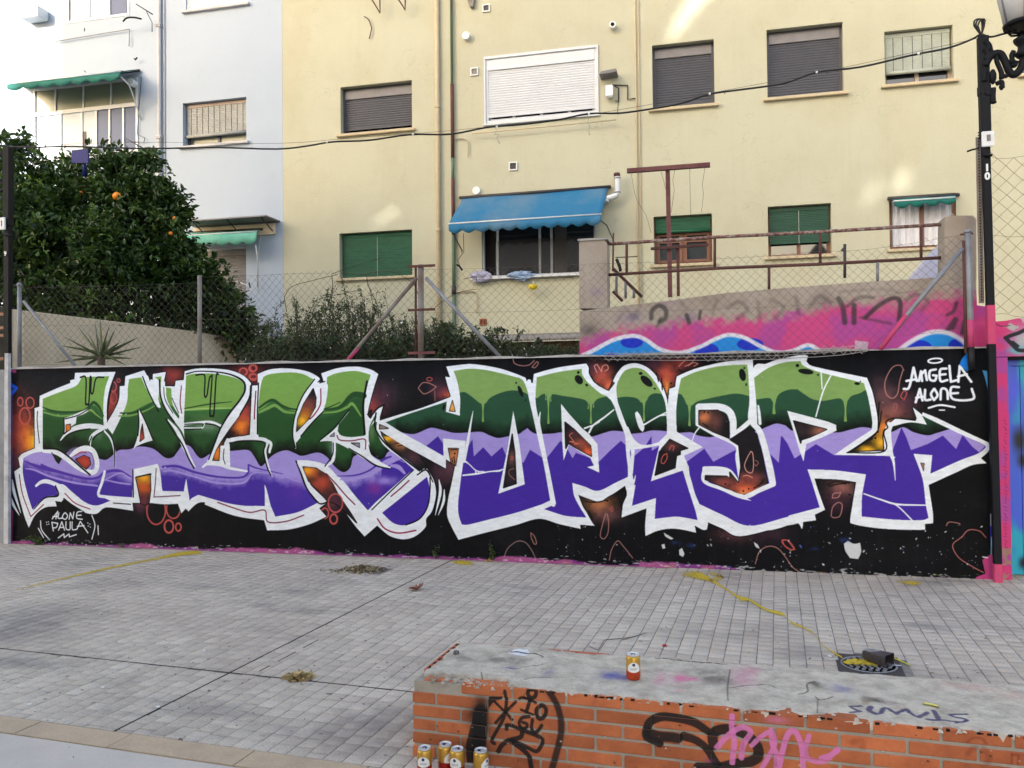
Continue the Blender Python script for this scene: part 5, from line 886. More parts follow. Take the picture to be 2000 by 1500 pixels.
# ================================================================== fences
def chain(name, Y, tops, bots, cell, r, mat_, parent, seed=0, twist=True):
    """diamond wire netting between an upper and a lower line given in photo pixels"""
    T = [xz(Y)(*p) for p in tops]; B = [xz(Y)(*p) for p in bots]; tx = [p[0] for p in T]; tz = [p[1] for p in T]; bx = [p[0] for p in B]; bz = [p[1] for p in B]
    x0, x1 = tx[0], tx[-1]; V, Fc = [], []; rr = np.random.RandomState(seed); n = int((x1 - x0) / (cell / 2)) ; zmin = min(bz) - .1; zmax = max(tz) + .1; rows = int((zmax - zmin) / (cell / 2)) + 1
    wob = lambda x, z: (.006 * math.sin(x * 3.1 + z * 2) + .008 * math.sin(x * .9 + 1), .008 * math.sin(z * 7 + x * 1.7) + .012 * math.sin(x * 1.3))
    def seg(a, b):
        n0 = len(V); d = (b[0] - a[0], b[1] - a[1]); L = math.hypot(*d); nx, nz = -d[1] / L * r, d[0] / L * r
        for p, s in ((a, 1), (b, 1)):
            V.extend([(p[0] + nx, Y + p[2], p[1] + nz), (p[0] - nx * .5, Y + p[2] - r, p[1] - nz * .5), (p[0] - nx * .5, Y + p[2] + r, p[1] - nz * .5)])
        Fc.extend([(n0, n0 + 1, n0 + 4, n0 + 3), (n0 + 1, n0 + 2, n0 + 5, n0 + 4), (n0 + 2, n0, n0 + 3, n0 + 5)])
    for i in range(n):
        x = x0 + i * cell / 2; zt = np.interp(x, tx, tz); zb = np.interp(x, bx, bz); pts = []
        for j in range(rows + 1):
            z = zmin + j * cell / 2; q = x + ((cell / 2) if (j + i) % 2 else 0) * .98
            if z < zb - cell * .3 or z > zt + cell * .3: 
                pts.append(None); continue
            wx, wz_ = wob(q, z); pts.append((q + wx, z + wz_ , .004 if j % 2 else -.002))
        if i % 1 == 0:
            for a, b in zip(pts[:-1], pts[1:]):
                if a and b: seg(a, b)
    for L in (T, B, [(p[0], p[1] * .5 + q[1] * .5) for p, q in zip(T, [(a, float(np.interp(a, bx, bz))) for a in tx])]):
        for p, q in zip(L[:-1], L[1:]):
            k = max(2, int(abs(q[0] - p[0]) / .3))
            for j in range(k):
                a = j / k; b = (j + 1) / k; seg((p[0] + (q[0] - p[0]) * a, p[1] + (q[1] - p[1]) * a - .008 * math.sin(a * math.pi), -.006), (p[0] + (q[0] - p[0]) * b, p[1] + (q[1] - p[1]) * b - .008 * math.sin(b * math.pi), -.006))
    return link(name, npmesh(name, np.array(V), np.array(Fc), mat_), parent, kind='stuff')
def pt(Y, P): return [tuple(onY(p[0], p[1], Y)) for p in P]
def ptube(name, Y, P, r, mat_, parent, n=8, **k): return MB().tube(pt(Y, P), r, n).build(name, mat_, parent, **k)
FY = .09
fence = empty('chain_link_fence', (onY(38, 700, FY)[0], FY, WZ), label='chain link fence with rusty posts and braces along the top of the graffiti wall', cat='fence')
chain('wire_mesh', FY, [(40, 562), (386, 553), (394, 541), (560, 535), (818, 527), (1130, 517), (1145, 516)], [(40, 712), (390, 708), (820, 696), (1145, 692)], .088, .0014, M['wire'], fence, 1)
chain('wire_mesh', -.022, [(1150, 516), (1420, 505), (1600, 491), (1700, 487), (1888, 457)], [(1150, 701), (1440, 702), (1600, 696), (1694, 685), (1720, 660), (1888, 640)], .083, .0014, M['wire'], fence, 2)
chain('selvedge', -.030, [(1180, 690), (1440, 689), (1600, 682), (1694, 672)], [(1180, 702), (1440, 703), (1600, 697), (1694, 686)], .083, .0028, M['wirelight'], fence, 3)
ptube('post', FY, [(38, 722), (38, 558)], .024, M['galv'], fence); MB().lathe([(.026, 0), (.03, .01), (.03, .03), (.012, .045)], tuple(onY(38, 559, FY)), 10).build('post_cap', M['galv'], fence)
ptube('brace', FY - .02, [(46, 588), (150, 718)], .018, M['galv'], fence)
ptube('post', FY, [(390, 716), (390, 538)], .024, M['rustpole'], fence)
ptube('post', FY, [(822, 702), (822, 517)], .031, M['rustpole'], fence, 10); ptube('post', FY + .03, [(812, 700), (812, 522)], .013, M['rust'], fence)
for y, mat_ in ((521, 'rust'), (606, 'rust'), (690, 'rustred')):
    p = onY(797, y, FY - .03); q = onY(850, y, FY - .03); MB().box(p[0], q[0], FY - .036, FY - .030, p[2] - .014, p[2] + .014, b=.002).build('clamp_bar', M[mat_], fence)
ptube('brace', FY - .015, [(814, 543), (682, 699)], .021, M['rustpole'], fence); ptube('brace', FY - .015, [(832, 543), (980, 701)], .021, M['galv'], fence)
M['pinkpaint'] = mk('sprayed_pink', s8(204, 66, 110), s8(150, 70, 120), .6, 8, .7)
ptube('painted_foot', FY - .015, [(699, 680), (680, 702)], .0225, M['pinkpaint'], fence)
GY = -.03; M['blackpaint'] = mk('black_paint', s8(16, 17, 20), s8(30, 30, 34), .5, 8, .6)
ptube('post', GY, [(1898, 722), (1894, 600), (1890, 453)], .028, M['galv'], fence, 12); MB().lathe([(.032, 0), (.034, .012), (.024, .03)], tuple(onY(1890, 455, GY)), 12).build('post_cap', M['galv'], fence)
ptube('post', GY, [(1886, 690), (1882, 470)], .013, M['rust'], fence)
ptube('brace', GY - .01, [(1880, 485), (1792, 590), (1720, 680)], .021, M['galv'], fence); ptube('painted_foot', GY - .01, [(1770, 616), (1719, 682)], .0222, M['pinkpaint'], fence); ptube('painted_foot', GY, [(1896.5, 678), (1894.6, 625)], .0292, M['pinkpaint'], fence, 12); ptube('painted_foot', GY, [(1898, 723), (1896.5, 678)], .0292, M['blackpaint'], fence, 12)
ptube('clamp', GY, [(1876, 458), (1900, 456)], .009, M['rust'], fence)
fe2 = empty('wire_fence', (onY(1930, 625, .12)[0], .12, 1.9), label='tall wire netting with wide diamonds above the pink pier, right of the lamp post', cat='fence')
chain('wire_mesh', .12, [(1932, 303), (1948, 310), (2000, 305), (2150, 300)], [(1932, 612), (1960, 612), (2000, 620), (2150, 612)], .135, .0018, M['wire'], fe2, 5)
ptube('post', .12, [(1935, 625), (1931, 300)], .012, M['rust'], fe2)
# perforated strip and lamp post on the right
ps = empty('perforated_strip', tuple(onY(1914, 592, -.05)), label='thin perforated rusty steel strip beside the black lamp post', cat='steel strip')
p0, p1 = onY(1917, 592, -.05), onY(1910, 268, -.05); q = MB(); q.box(p0[0] - .022, p0[0] + .022, -.055, -.05, p0[2], p1[2]); q.build('strip', M['rustpole'], ps)
q = MB()
for k in range(58): z = p0[2] + .02 + k * .0262; q.box(p0[0] - .004, p0[0] + .006, -.058, -.056, z, z + .013)
q.build('hole', M['black'], ps, kind='stuff'); ptube('arm', -.05, [(1889, 296), (1900, 292), (1912, 290)], .008, M['iron'], ps)
LY = -.10
lamp = empty('street_lamp', tuple(onZ(1949, 1137, 0)), label='black cast iron lamp post with scrolled bracket and glass lantern at the right edge', cat='street lamp')
f = xz(LY)
lx = onY(1949, 1137, LY)[0]
lz = onY(1921, 70, LY)[2]; lxt = onY(1919, 70, LY)[0]
def lxa(z): return lx + (lxt - lx) * z / lz
def postseg(name, pyb, pyt, hw, mat_, zmin=None, zmax=None):
    zb = onY(1945, pyb, LY)[2] if zmin is None else zmin; zt_ = onY(1925, pyt, LY)[2] if zmax is None else zmax; a, b = lxa(zb), lxa(zt_); k = hw * .18; V = []
    for x, z in ((a, zb), (b, zt_)): V += [(x - hw + k, LY - hw, z), (x + hw - k, LY - hw, z), (x + hw, LY - hw + k, z), (x + hw, LY + hw - k, z), (x + hw - k, LY + hw, z), (x - hw + k, LY + hw, z), (x - hw, LY + hw - k, z), (x - hw, LY - hw + k, z)]
    q = MB(); q.add(V, [(i, (i + 1) % 8, (i + 1) % 8 + 8, i + 8) for i in range(8)] + [tuple(range(7, -1, -1)), tuple(range(8, 16))]); return q.build(name, mat_, lamp)
postseg('post', 1136, 262, .031, M['iron'], zmin=-.01); postseg('sleeve', 266, 72, .041, M['iron']); postseg('collar', 183, 168, .046, M['iron'])
postseg('pink_paint', 672, 597, .0325, M['pinkpaint']); postseg('pink_paint', 1136, 1100, .0325, M['pinkpaint'], zmin=-.005)
lx0_ = lx; lx = lxa(onY(1925, 300, LY)[2])
zb_, zt_ = onY(1925, 290, LY)[2], onY(1925, 260, LY)[2]; MB().box(lx - .046, lx + .052, LY - .062, LY - .043, zb_, zt_, b=.006).build('white_box', M['plastic'], lamp)
zc = (zb_ + zt_) / 2; MB().box(lx - .008, lx + .022, LY - .068, LY - .062, zc - .02, zc + .035).build('box_switch', M['greymetal'], lamp)
ptube('strap', LY - .05, [(1918, 303), (1938, 303)], .012, M['iron'], lamp)
def txt(body, size, loc, mat_, parent, name='number', rz=0, extr=.001):
    c_ = bpy.data.curves.new(name, 'FONT'); c_.body = body; c_.size = size; c_.extrude = extr; c_.align_x = 'CENTER'; c_.align_y = 'CENTER'; c_.materials.append(mat_)
    o = bpy.data.objects.new(name, c_); COL.objects.link(o); o.rotation_euler = (R(90), 0, rz); o.location = loc; return o
def textpart(body, size, loc, mat_, parent, name='number', bold=.0):
    o = txt(body, size, (0, 0, 0), mat_, None, name); o.data.offset = bold; me = bpy.data.meshes.new_from_object(o); d = o.data; bpy.data.objects.remove(o); bpy.data.curves.remove(d)
    me.transform(Matrix.Translation(loc) @ Matrix.Rotation(R(90), 4, 'X')); me.materials.clear(); me.materials.append(mat_); return link(name, me, parent)
textpart('1', .084, (lx - .002, LY - .0335, onY(1925, 330, LY)[2]), M['plastic'], lamp, 'number', .004); textpart('0', .084, (lx - .001, LY - .0335, onY(1925, 346.5, LY)[2]), M['plastic'], lamp, 'number', .004)
def P5(pts): return [(1860 + x / 5, y / 5) for x, y in pts]
for pts, r in [([(320, 650), (345, 590), (380, 545), (430, 520), (475, 530), (505, 580), (535, 650), (560, 705), (600, 730), (645, 700), (675, 650), (690, 590), (690, 550)], .024), ([(430, 540), (435, 600), (460, 660), (480, 710), (480, 770)], .016), ([(320, 690), (305, 740), (310, 800)], .022), ([(310, 860), (320, 910), (350, 925), (385, 900), (395, 860)], .014),
               ([(400, 860), (395, 940), (398, 1000)], .018), ([(480, 720), (520, 750), (540, 720)], .012), ([(430, 820), (480, 800), (490, 860)], .015), ([(600, 500), (580, 540), (590, 600), (640, 620)], .016), ([(300, 480), (330, 500), (350, 540), (330, 590)], .022), ([(310, 400), (350, 440), (370, 500), (340, 560)], .020)]:
    P = smooth_path([tuple(onY(x, y, LY - .03)) for x, y in P5(pts)], False, 4); MB().tube([tuple(q) for q in P], r * 1.35, 8).build('scroll', M['iron'], lamp)
for x, y, a, b in [(395, 750, .030, .070), (345, 485, .026, .03), (320, 490, .02, .026), (400, 1000, .028, .014), (580, 600, .028, .03), (480, 850, .02, .03), (600, 640, .03, .02)]:
    p = onY(1860 + x / 5, y / 5, LY - .04); q = MB(); q.lathe([(.001, -b), (a * .6, -b * .8), (a, -b * .2), (a, b * .3), (a * .5, b * .85), (.001, b)], tuple(p), 12); q.build('ornament', M['iron'], lamp)
# the lantern stands on the bracket end
lc = onY(2000, 110, LY - .03); u_ = 1 / F * 7.95
def hz(py): return onY(2000, py, LY - .03)[2]
q = MB(); q.lathe([(.05, hz(112)), (.075, hz(106)), (.05, hz(98)), (.045, hz(90)), (.075, hz(82)), (.082, hz(76)), (.04, hz(70)), (.035, hz(62))], (lc[0], lc[1], 0), 18); q.build('lantern_neck', M['iron'], lamp)
q = MB(); q.lathe([(.10, hz(52)), (.155, hz(52)), (.160, hz(46)), (.148, hz(44))], (lc[0], lc[1], 0), 26); q.build('lantern_ring', M['iron'], lamp)
for k in range(6):
    u = k * math.pi / 3 + .3; MB().tube([(lc[0] + .04 * math.cos(u), lc[1] + .04 * math.sin(u), hz(66)), (lc[0] + .10 * math.cos(u), lc[1] + .10 * math.sin(u), hz(62)), (lc[0] + .14 * math.cos(u), lc[1] + .14 * math.sin(u), hz(50))], .010, 6).build('lantern_strut', M['iron'], lamp)
q = MB(); q.lathe([(.145, hz(46)), (.185, hz(5)), (.215, hz(-30)), (.22, hz(-40))], (lc[0], lc[1], 0), 26); q.build('lantern_glass', mk('milky_glass', s8(196, 196, 196), s8(170, 170, 172), .6, 3, .25, bump=0, fine=.0), lamp)
for k in range(6):
    u = k * math.pi / 3 + .3; MB().tube([(lc[0] + .149 * math.cos(u), lc[1] + .149 * math.sin(u), hz(46)), (lc[0] + .225 * math.cos(u), lc[1] + .225 * math.sin(u), hz(-40))], .010, 6).build('lantern_bar', M['greymetal'], lamp)
q = MB(); q.lathe([(.23, hz(-40)), (.26, hz(-44)), (.21, hz(-62)), (.12, hz(-90)), (.02, hz(-110))], (lc[0], lc[1], 0), 26); q.build('lantern_roof', M['iron'], lamp)
for dx, s_ in ((0, 1), (10, 1), (-8, .9)):
    P = smooth_path([tuple(onY(x, y, LY - .02 - dx * .002)) for x, y in P5([(285, 345), (255 + dx, 300), (228 + dx * 2, 250), (240 + dx * 3, 205), (275 + dx * 3, 185), (300 + dx * 2, 200), (300 + dx, 260), (290, 320), (288, 350)])], False, 4); MB().tube([tuple(q) for q in P], .0075, 6).build('cable_loop', M['cable'], lamp)
# left lamp post
LY2 = .42
la2 = empty('street_lamp', (onY(16, 720, LY2)[0], LY2, 0), label='black lamp post with small white plate beside the orange tree', cat='street lamp')
ax = onY(16, 600, LY2)[0]; MB().box(ax - .036, ax + .036, LY2 - .036, LY2 + .036, -.01, onY(16, 440, LY2)[2], b=.006).build('post', M['iron'], la2); MB().box(ax - .043, ax + .043, LY2 - .043, LY2 + .043, onY(16, 442, LY2)[2], onY(16, 285, LY2)[2], b=.01).build('sleeve', M['iron'], la2)
MB().box(ax - .062, ax + .015, LY2 - .075, LY2 - .052, onY(9, 451, LY2)[2], onY(9, 427, LY2)[2], b=.004).build('white_plate', M['plastic'], la2); MB().box(ax - .03, ax - .022, LY2 - .078, LY2 - .075, onY(9, 444, LY2)[2], onY(9, 433, LY2)[2]).build('plate_mark', M['black'], la2)
textpart('9', .075, (ax, LY2 - .046, onY(13, 497, LY2)[2]), M['plastic'], la2, 'number', .003)
ptube('strap', LY2 - .05, [(8, 458), (26, 460)], .014, M['iron'], la2)
for pts in ([(18, 300), (8, 305), (0, 298), (-14, 310)], [(16, 352), (6, 360), (-4, 350), (-12, 362)], [(12, 365), (2, 372), (-8, 366)]):
    P = smooth_path([tuple(onY(x, y, LY2 - .02)) for x, y in pts], False, 4); MB().tube([tuple(q) for q in P], .02, 8).build('scroll', M['iron'], la2)
# overhead cable
cb = empty('overhead_cable', tuple(onY(16, 288, 0)), label='black cable slung across the yellow and white facades between the lamp posts', cat='cable')
P = smooth_path([tuple(onY(x, y, -.06)) for x, y in [(18, 286), (60, 288), (130, 286), (200, 288), (300, 290), (420, 288), (540, 291), (600, 285), (650, 277), (720, 274), (800, 263), (880, 262), (950, 249), (1020, 243), (1090, 234), (1150, 222), (1210, 221), (1270, 213), (1330, 202), (1385, 184), (1440, 176), (1530, 163), (1595, 141), (1680, 131), (1780, 108), (1850, 94), (1895, 78), (1916, 66)]], False, 4)
MB().tube([tuple(q) for q in P], .009, 6).build('cable', M['cable'], cb)
P = smooth_path([tuple(onY(x, y, -.06)) for x, y in [(1916, 66), (1935, 72), (1960, 66), (1985, 60)]], False, 4); MB().tube([tuple(q) for q in P], .009, 6).build('cable', M['cable'], cb)
P = smooth_path([tuple(onY(x, y, -.05)) for x, y in [(30, 286), (250, 278), (540, 280), (700, 268), (880, 255), (1100, 231), (1270, 204), (1440, 172), (1595, 143), (1780, 103), (1914, 74)]], False, 4)
MB().tube([tuple(q) for q in P], .0022, 4).build('carrier_wire', M['wire'], cb)
for x, y in [(638, 277), (806, 262), (970, 247), (1150, 222), (1386, 183), (1595, 141), (1794, 104)]:
    p = onY(x, y, -.075); MB().box(p[0] - .008, p[0] + .010, -.078, -.066, p[2] - .008, p[2] + .010).build('clip', M['plastic'], cb)
for x, y in [(1000, 243), (1415, 180), (1614, 141), (1797, 104)]:
    p = onY(x, y, -.075); MB().tube([tuple(p), (p[0] + .004, p[1], p[2] - .02)], .004, 5).build('clip', M['cable'], cb)

# ================================================================== railing, T frame behind the concrete wall
RY = .36
rail = empty('metal_railing', (onY(1190, 560, RY)[0], RY, 2.6), label='rusty tubular railing on top of the grey concrete wall', cat='railing')
M['railtop'] = mk('flaking_rail', s8(112, 70, 62), s8(186, 180, 172), .9, 30, .8, 90, .4)
ptube('rail', RY, [(1184, 477), (1400, 463), (1600, 453), (1845, 438)], .017, M['railtop'], rail); ptube('rail', RY, [(1184, 537), (1400, 524), (1600, 516), (1845, 503)], .016, M['rust'], rail)
for x, a, b in ((1224, 474, 533), (1396, 463, 523), (1602, 453, 515), (1799, 441, 505), (1502, 520, 568), (1714, 512, 552)): ptube('baluster', RY, [(x, b), (x, a)], .014, M['rust'] if x != 1714 else M['galv'], rail)
ptube('spike', RY, [(1650, 543), (1650, 477)], .014, M['darkmetal'], rail); MB().prism(px_poly(RY, [(1651, 478), (1651, 493), (1641, 490)]), RY - .004, RY + .004).build('spike_fin', M['darkmetal'], rail)
lad = empty('steel_ladder_frame', (onY(1220, 580, .6)[0], .6, 2.5), label='short slanting rusty frame like a ladder at the left end of the railing', cat='steel frame')
ptube('stringer', .6, [(1197, 524), (1254, 580)], .016, M['rust'], lad); ptube('stringer', .6, [(1197, 569), (1216, 588)], .016, M['rust'], lad)
for x, a, b in ((1204, 530, 578), (1222, 549, 583), (1238, 564, 582)): ptube('rung', .6, [(x, b), (x, a)], .014, M['galv'], lad)
TY = .62
tf = empty('clothes_line_frame', (onY(1306, 577, TY)[0], TY, 2.6), label='red brown steel T-shaped clothes line post standing behind the railing', cat='clothes line post')
def pbar(name, x0_, y0_, x1_, y1_, t, mat_, par, Y, d=.03):
    a = onY(x0_, y0_, Y); b = onY(x1_, y1_, Y); P = [(a[0], a[2] - t), (b[0], b[2] - t), (b[0], b[2] + t), (a[0], a[2] + t)]
    if abs(b[0] - a[0]) < abs(b[2] - a[2]): P = [(a[0] - t, a[2]), (a[0] + t, a[2]), (b[0] + t, b[2]), (b[0] - t, b[2])]
    return MB().prism(P, Y - d, Y + d).build(name, mat_, par)
pbar('post', 1309, 580, 1304, 330, .022, M['rustred'], tf, TY); pbar('crossbar', 1225, 334, 1387, 322, .022, M['rustred'], tf, TY - .06, .025); pbar('crossbar', 1271, 486, 1384, 478, .013, M['rust'], tf, TY - .05, .015); pbar('post', 1325, 578, 1324, 486, .015, M['rust'], tf, TY)
for P in ([(1233, 340), (1240, 380), (1246, 395), (1262, 420), (1272, 455)], [(1291, 335), (1296, 352), (1301, 372)], [(1318, 332), (1314, 352), (1317, 372), (1311, 415)], [(1347, 328), (1348, 380), (1350, 450)], [(1377, 326), (1372, 360), (1374, 380), (1370, 415)]):
    ptube('line_wire', TY - .05, P, .0028, M['wire'], tf, 4)
ptube('bracket_arm', .9, [(1198, 455), (1197, 530)], .010, M['rust'], lad)

# ================================================================== courtyard: beige wall, shed, panels
bw = empty('beige_wall', (onY(26, 605, .7)[0], .7, 0), label='beige rendered garden wall curving away behind the chain link fence on the left', cat='wall')
Pf = [(18, 604, .55), (60, 608, .9), (150, 619, 1.7), (290, 636, 3.0), (385, 648, 4.0), (425, 655, 4.5), (445, 664, 4.8), (460, 678, 5.05), (470, 700, 5.3), (474, 730, 5.5)]
fr_ = [onY(*p) for p in Pf]; V = []; Fc = []
for p in fr_: V += [(p[0], p[1], 0), (p[0], p[1], p[2] - .02), (p[0] + .01, p[1] + .0, p[2]), (p[0] - .05, p[1] + .16, p[2]), (p[0] - .05, p[1] + .16, 0)]
for i in range(len(fr_) - 1):
    for k in range(4): a = i * 5 + k; Fc.append((a, a + 5, a + 6, a + 1))
link('wall_body', npmesh('wall_body', np.array(V), np.array(Fc), M['beige']), bw)
MB().prism(px_poly(.5, [(20, 604), (34, 605), (34, 718), (20, 718)]), .44, .60).build('end_pier', M['beige'], bw)
sh = empty('shed', (onY(1000, 680, 1.6)[0], 1.6, 0), label='low brown shed with a corrugated roof edge between the hedge and the concrete wall', cat='shed')
sx0, sx1 = onY(900, 680, 1.6)[0], onY(1140, 680, 1.6)[0]; zr = onY(1100, 663, 1.6)[2]
V = []; Fc = []; nn = 150
for i in range(nn + 1):
    x = sx0 + (sx1 - sx0) * i / nn; z = zr + .012 * math.sin(i * 1.25); V += [(x, 1.5, z - .006), (x, 1.5, z + .006), (x, 3.2, z + .20), (x, 3.2, z + .188)]
for i in range(nn):
    for k in range(4): a = i * 4; Fc.append((a + k, a + 4 + k, a + 4 + (k + 1) % 4, a + (k + 1) % 4))
link('corrugated_roof', npmesh('corrugated_roof', np.array(V), np.array(Fc), mk('fibre_cement', s8(170, 160, 148), s8(120, 108, 96), .7, 6, .9)), sh)
MB().box(sx0 + .05, sx1 - .02, 1.62, 3.1, 0, zr - .015).build('shed_wall', mk('brown_boards', s8(96, 74, 44), s8(60, 46, 34), .7, 4, .8), sh)
MB().prism(px_poly(1.0, [(1845, 468), (1845, 560), (1772, 560), (1778, 541), (1820, 490)]), 1.0, 1.08).build('leaning_panel', mk('pale_blue_panel', s8(206, 210, 232), s8(186, 190, 214), .5, 2, .6), label='pale bluish white panel leaning behind the railing beside the right concrete pillar', cat='panel')
sg = empty('blue_sign', tuple(onY(160, 330, 3.3)), label='small blue square sign on a post rising out of the orange tree', cat='sign')
M['bluesign'] = mk('scratched_blue', s8(12, 26, 120), s8(10, 16, 50), .7, 14, .6)
MB().prism(px_poly(3.0, [(140, 294), (172, 290), (172, 318), (140, 318)]), 3.0, 3.03).build('sign_plate', M['bluesign'], sg); ptube('sign_post', 3.06, [(165, 305), (165, 345)], .03, M['bluesign'], sg)
tp = empty('timber_frame', (onY(2, 660, 1.2)[0], 1.2, 0), label='brown timber beams behind the lamp post at the left edge', cat='timber frame')
MB().prism(px_poly(1.4, [(-120, 596), (21, 600), (21, 730), (-120, 730)]), 1.4, 1.5).build('dark_backing', mk('dark_green_backing', s8(38, 44, 40), s8(26, 28, 26), .6, 4), tp)  # added dark backing that hides the bright facade behind the beams
for y in (606, 640, 655, 700): pbar('beam', -60, y + 6, 12, y + (8 if y == 606 else 0), .02, M['wood'], tp, 1.2)

# ================================================================== planting
def rand_unit(n, rs_):
    v = rs_.normal(size=(n, 3)); return v / np.linalg.norm(v, axis=1)[:, None]
def leaves(Pc, Dr, L, W_, rs_, fold=.25):
    """Pc centres, Dr direction of each leaf; a folded six-point blade each"""
    n = len(Pc); up = np.array([0, 0, 1.]) + rs_.normal(0, .45, (n, 3)); s = np.cross(Dr, up); s /= np.linalg.norm(s, axis=1)[:, None] + 1e-9; nn_ = np.cross(s, Dr)
    L = L[:, None]; W_ = W_[:, None]
    a = Pc - Dr * L * .5; b = Pc + Dr * L * .5 - nn_ * L * .12
    m1 = Pc - Dr * L * .12 + s * W_ * .5 + nn_ * W_ * fold; m2 = Pc - Dr * L * .12 - s * W_ * .5 + nn_ * W_ * fold; m3 = Pc + Dr * L * .22 + s * W_ * .38 + nn_ * W_ * fold * .7; m4 = Pc + Dr * L * .22 - s * W_ * .38 + nn_ * W_ * fold * .7
    V = np.stack([a, m1, m3, b, m4, m2], 1).reshape(-1, 3); base = (np.arange(n) * 6)[:, None]
    return V, np.concatenate([base + np.array([[0, 1, 2, 3]]), base + np.array([[0, 3, 4, 5]])])
def crown(name, blobs, n, L, Wd, mat_, parent, seed, shell=.5, droop=.2):
    """blobs: (px, py, radius px, Y, squash)"""
    rs_ = np.random.RandomState(seed); C_, Rr = [], []
    for bx_, by, r, Y in blobs: p = onY(bx_, by, Y); k = np.linalg.norm(p - CP) / F; C_.append(p); Rr.append(r * k)
    C_ = np.array(C_); Rr = np.array(Rr); pr = Rr ** 2; pr = pr / pr.sum(); idx = rs_.choice(len(blobs), n, p=pr)
    # leaves come in sprigs
    ns = n // 9; si = rs_.choice(len(blobs), ns, p=pr); d = rand_unit(ns, rs_); rad = (rs_.uniform(0, 1, ns) ** shell) * (1 + .10 * rs_.normal(size=ns)); sc_ = C_[si] + d * (Rr[si] * rad)[:, None]
    k = rs_.randint(0, ns, n); Dl = d[k] * .7 + rand_unit(n, rs_) * .9 + np.array([0, 0, -droop]); Dl /= np.linalg.norm(Dl, axis=1)[:, None]
    P = sc_[k] + d[k] * rs_.uniform(-.06, .10, n)[:, None] * 1.0 + Dl * (L * .6) + rs_.normal(0, .025, (n, 3))
    lv = rs_.uniform(.6, 1.25, n); V, Fq = leaves(P, Dl, L * lv, Wd * lv, rs_)
    t = np.clip(rs_.normal(.26, .15, n) + .45 * (rs_.uniform(size=ns)[k] > .86) + .12 * (d[k][:, 2] > .3), 0, 1)  # lighter tint on upward and random sprigs: highlights put into the leaf colour
    link(name, npmesh(name, V, Fq, mat_, np.repeat(t, 6)), parent); return C_, Rr
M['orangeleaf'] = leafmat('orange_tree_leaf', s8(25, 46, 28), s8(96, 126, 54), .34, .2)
tree = empty('orange_tree', tuple(onY(230, 700, 3.6) * np.array([1, 1, 0])), label='dense dark green orange tree with a few ripe fruits in front of the white building', cat='tree')
TB = [(55, 395, 66, 3.6), (28, 335, 36, 3.2), (118, 345, 42, 3.6), (160, 405, 80, 3.6), (60, 470, 110, 3.2), (232, 356, 52, 3.8), (262, 330, 32, 3.7), (285, 385, 50, 3.8), (240, 440, 105, 3.6), (130, 520, 100, 3.0), (0, 420, 80, 3.4), (20, 540, 90, 3.2), (310, 430, 50, 3.9), (340, 415, 25, 3.8), (320, 500, 75, 3.6), (240, 560, 85, 3.0), (350, 560, 70, 3.8), (383, 532, 42, 4.2), (425, 545, 30, 4.2), (400, 590, 60, 4.4), (180, 610, 60, 2.6), (90, 590, 60, 2.6), (320, 615, 50, 3.8), (450, 615, 42, 4.6), (480, 650, 36, 4.7), (505, 680, 30, 4.8), (440, 660, 40, 4.8), (60, 410, 60, 2.6), (200, 480, 60, 2.6), (80, 318, 16, 3.4), (60, 296, 14, 3.4), (8, 285, 18, 3.3), (20, 300, 20, 3.3), (200, 310, 18, 3.6), (300, 345, 18, 3.7), (432, 575, 28, 4.3), (455, 590, 24, 4.5), (290, 305, 16, 3.7), (35, 272, 9, 3.3), (350, 395, 22, 3.9), (345, 422, 16, 3.9), (300, 370, 26, 3.8)]
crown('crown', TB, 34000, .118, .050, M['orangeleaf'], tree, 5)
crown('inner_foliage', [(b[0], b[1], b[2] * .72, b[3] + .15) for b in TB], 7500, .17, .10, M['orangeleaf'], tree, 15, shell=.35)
tb_ = onY(230, 700, 3.6); q = MB(); q.tube([(tb_[0], 3.6, -.02), (tb_[0] + .05, 3.6, 1.0), (tb_[0] - .02, 3.65, 2.0)], [.13, .10, .09], 10); q.build('trunk', M['bark'], tree)
for bx_, by, r, Y in TB[:26:2]:
    e = onY(bx_, by, Y); s0 = Vector((tb_[0], 3.62, 1.9)); mid = s0.lerp(Vector(e), .5) + Vector((0, 0, .25)); MB().tube([s0, mid, Vector(e)], [.05, .03, .012], 6).build('limb', M['bark'], tree)
m, n, b = nodes('orange_peel'); b.inputs['Base Color'].default_value = s8(246, 142, 22) + (1,); b.inputs['Roughness'].default_value = .45; M['orange'] = m
def sphere(c, r, n_=12, sq=1.): 
    q = MB(); q.lathe([(max(.0005, r * math.sin(math.pi * k / 8)), -r * sq * math.cos(math.pi * k / 8)) for k in range(9)], c, n_); return q
for (x, y, r, Y) in [(228, 383, .062, 2.85), (60, 424, .036, 2.75), (341, 427, .036, 3.5), (333, 456, .032, 3.35), (158, 377, .036, 3.1)]:
    p = onY(x, y, Y); sphere(tuple(p), r).build('orange', M['orange'], tree)
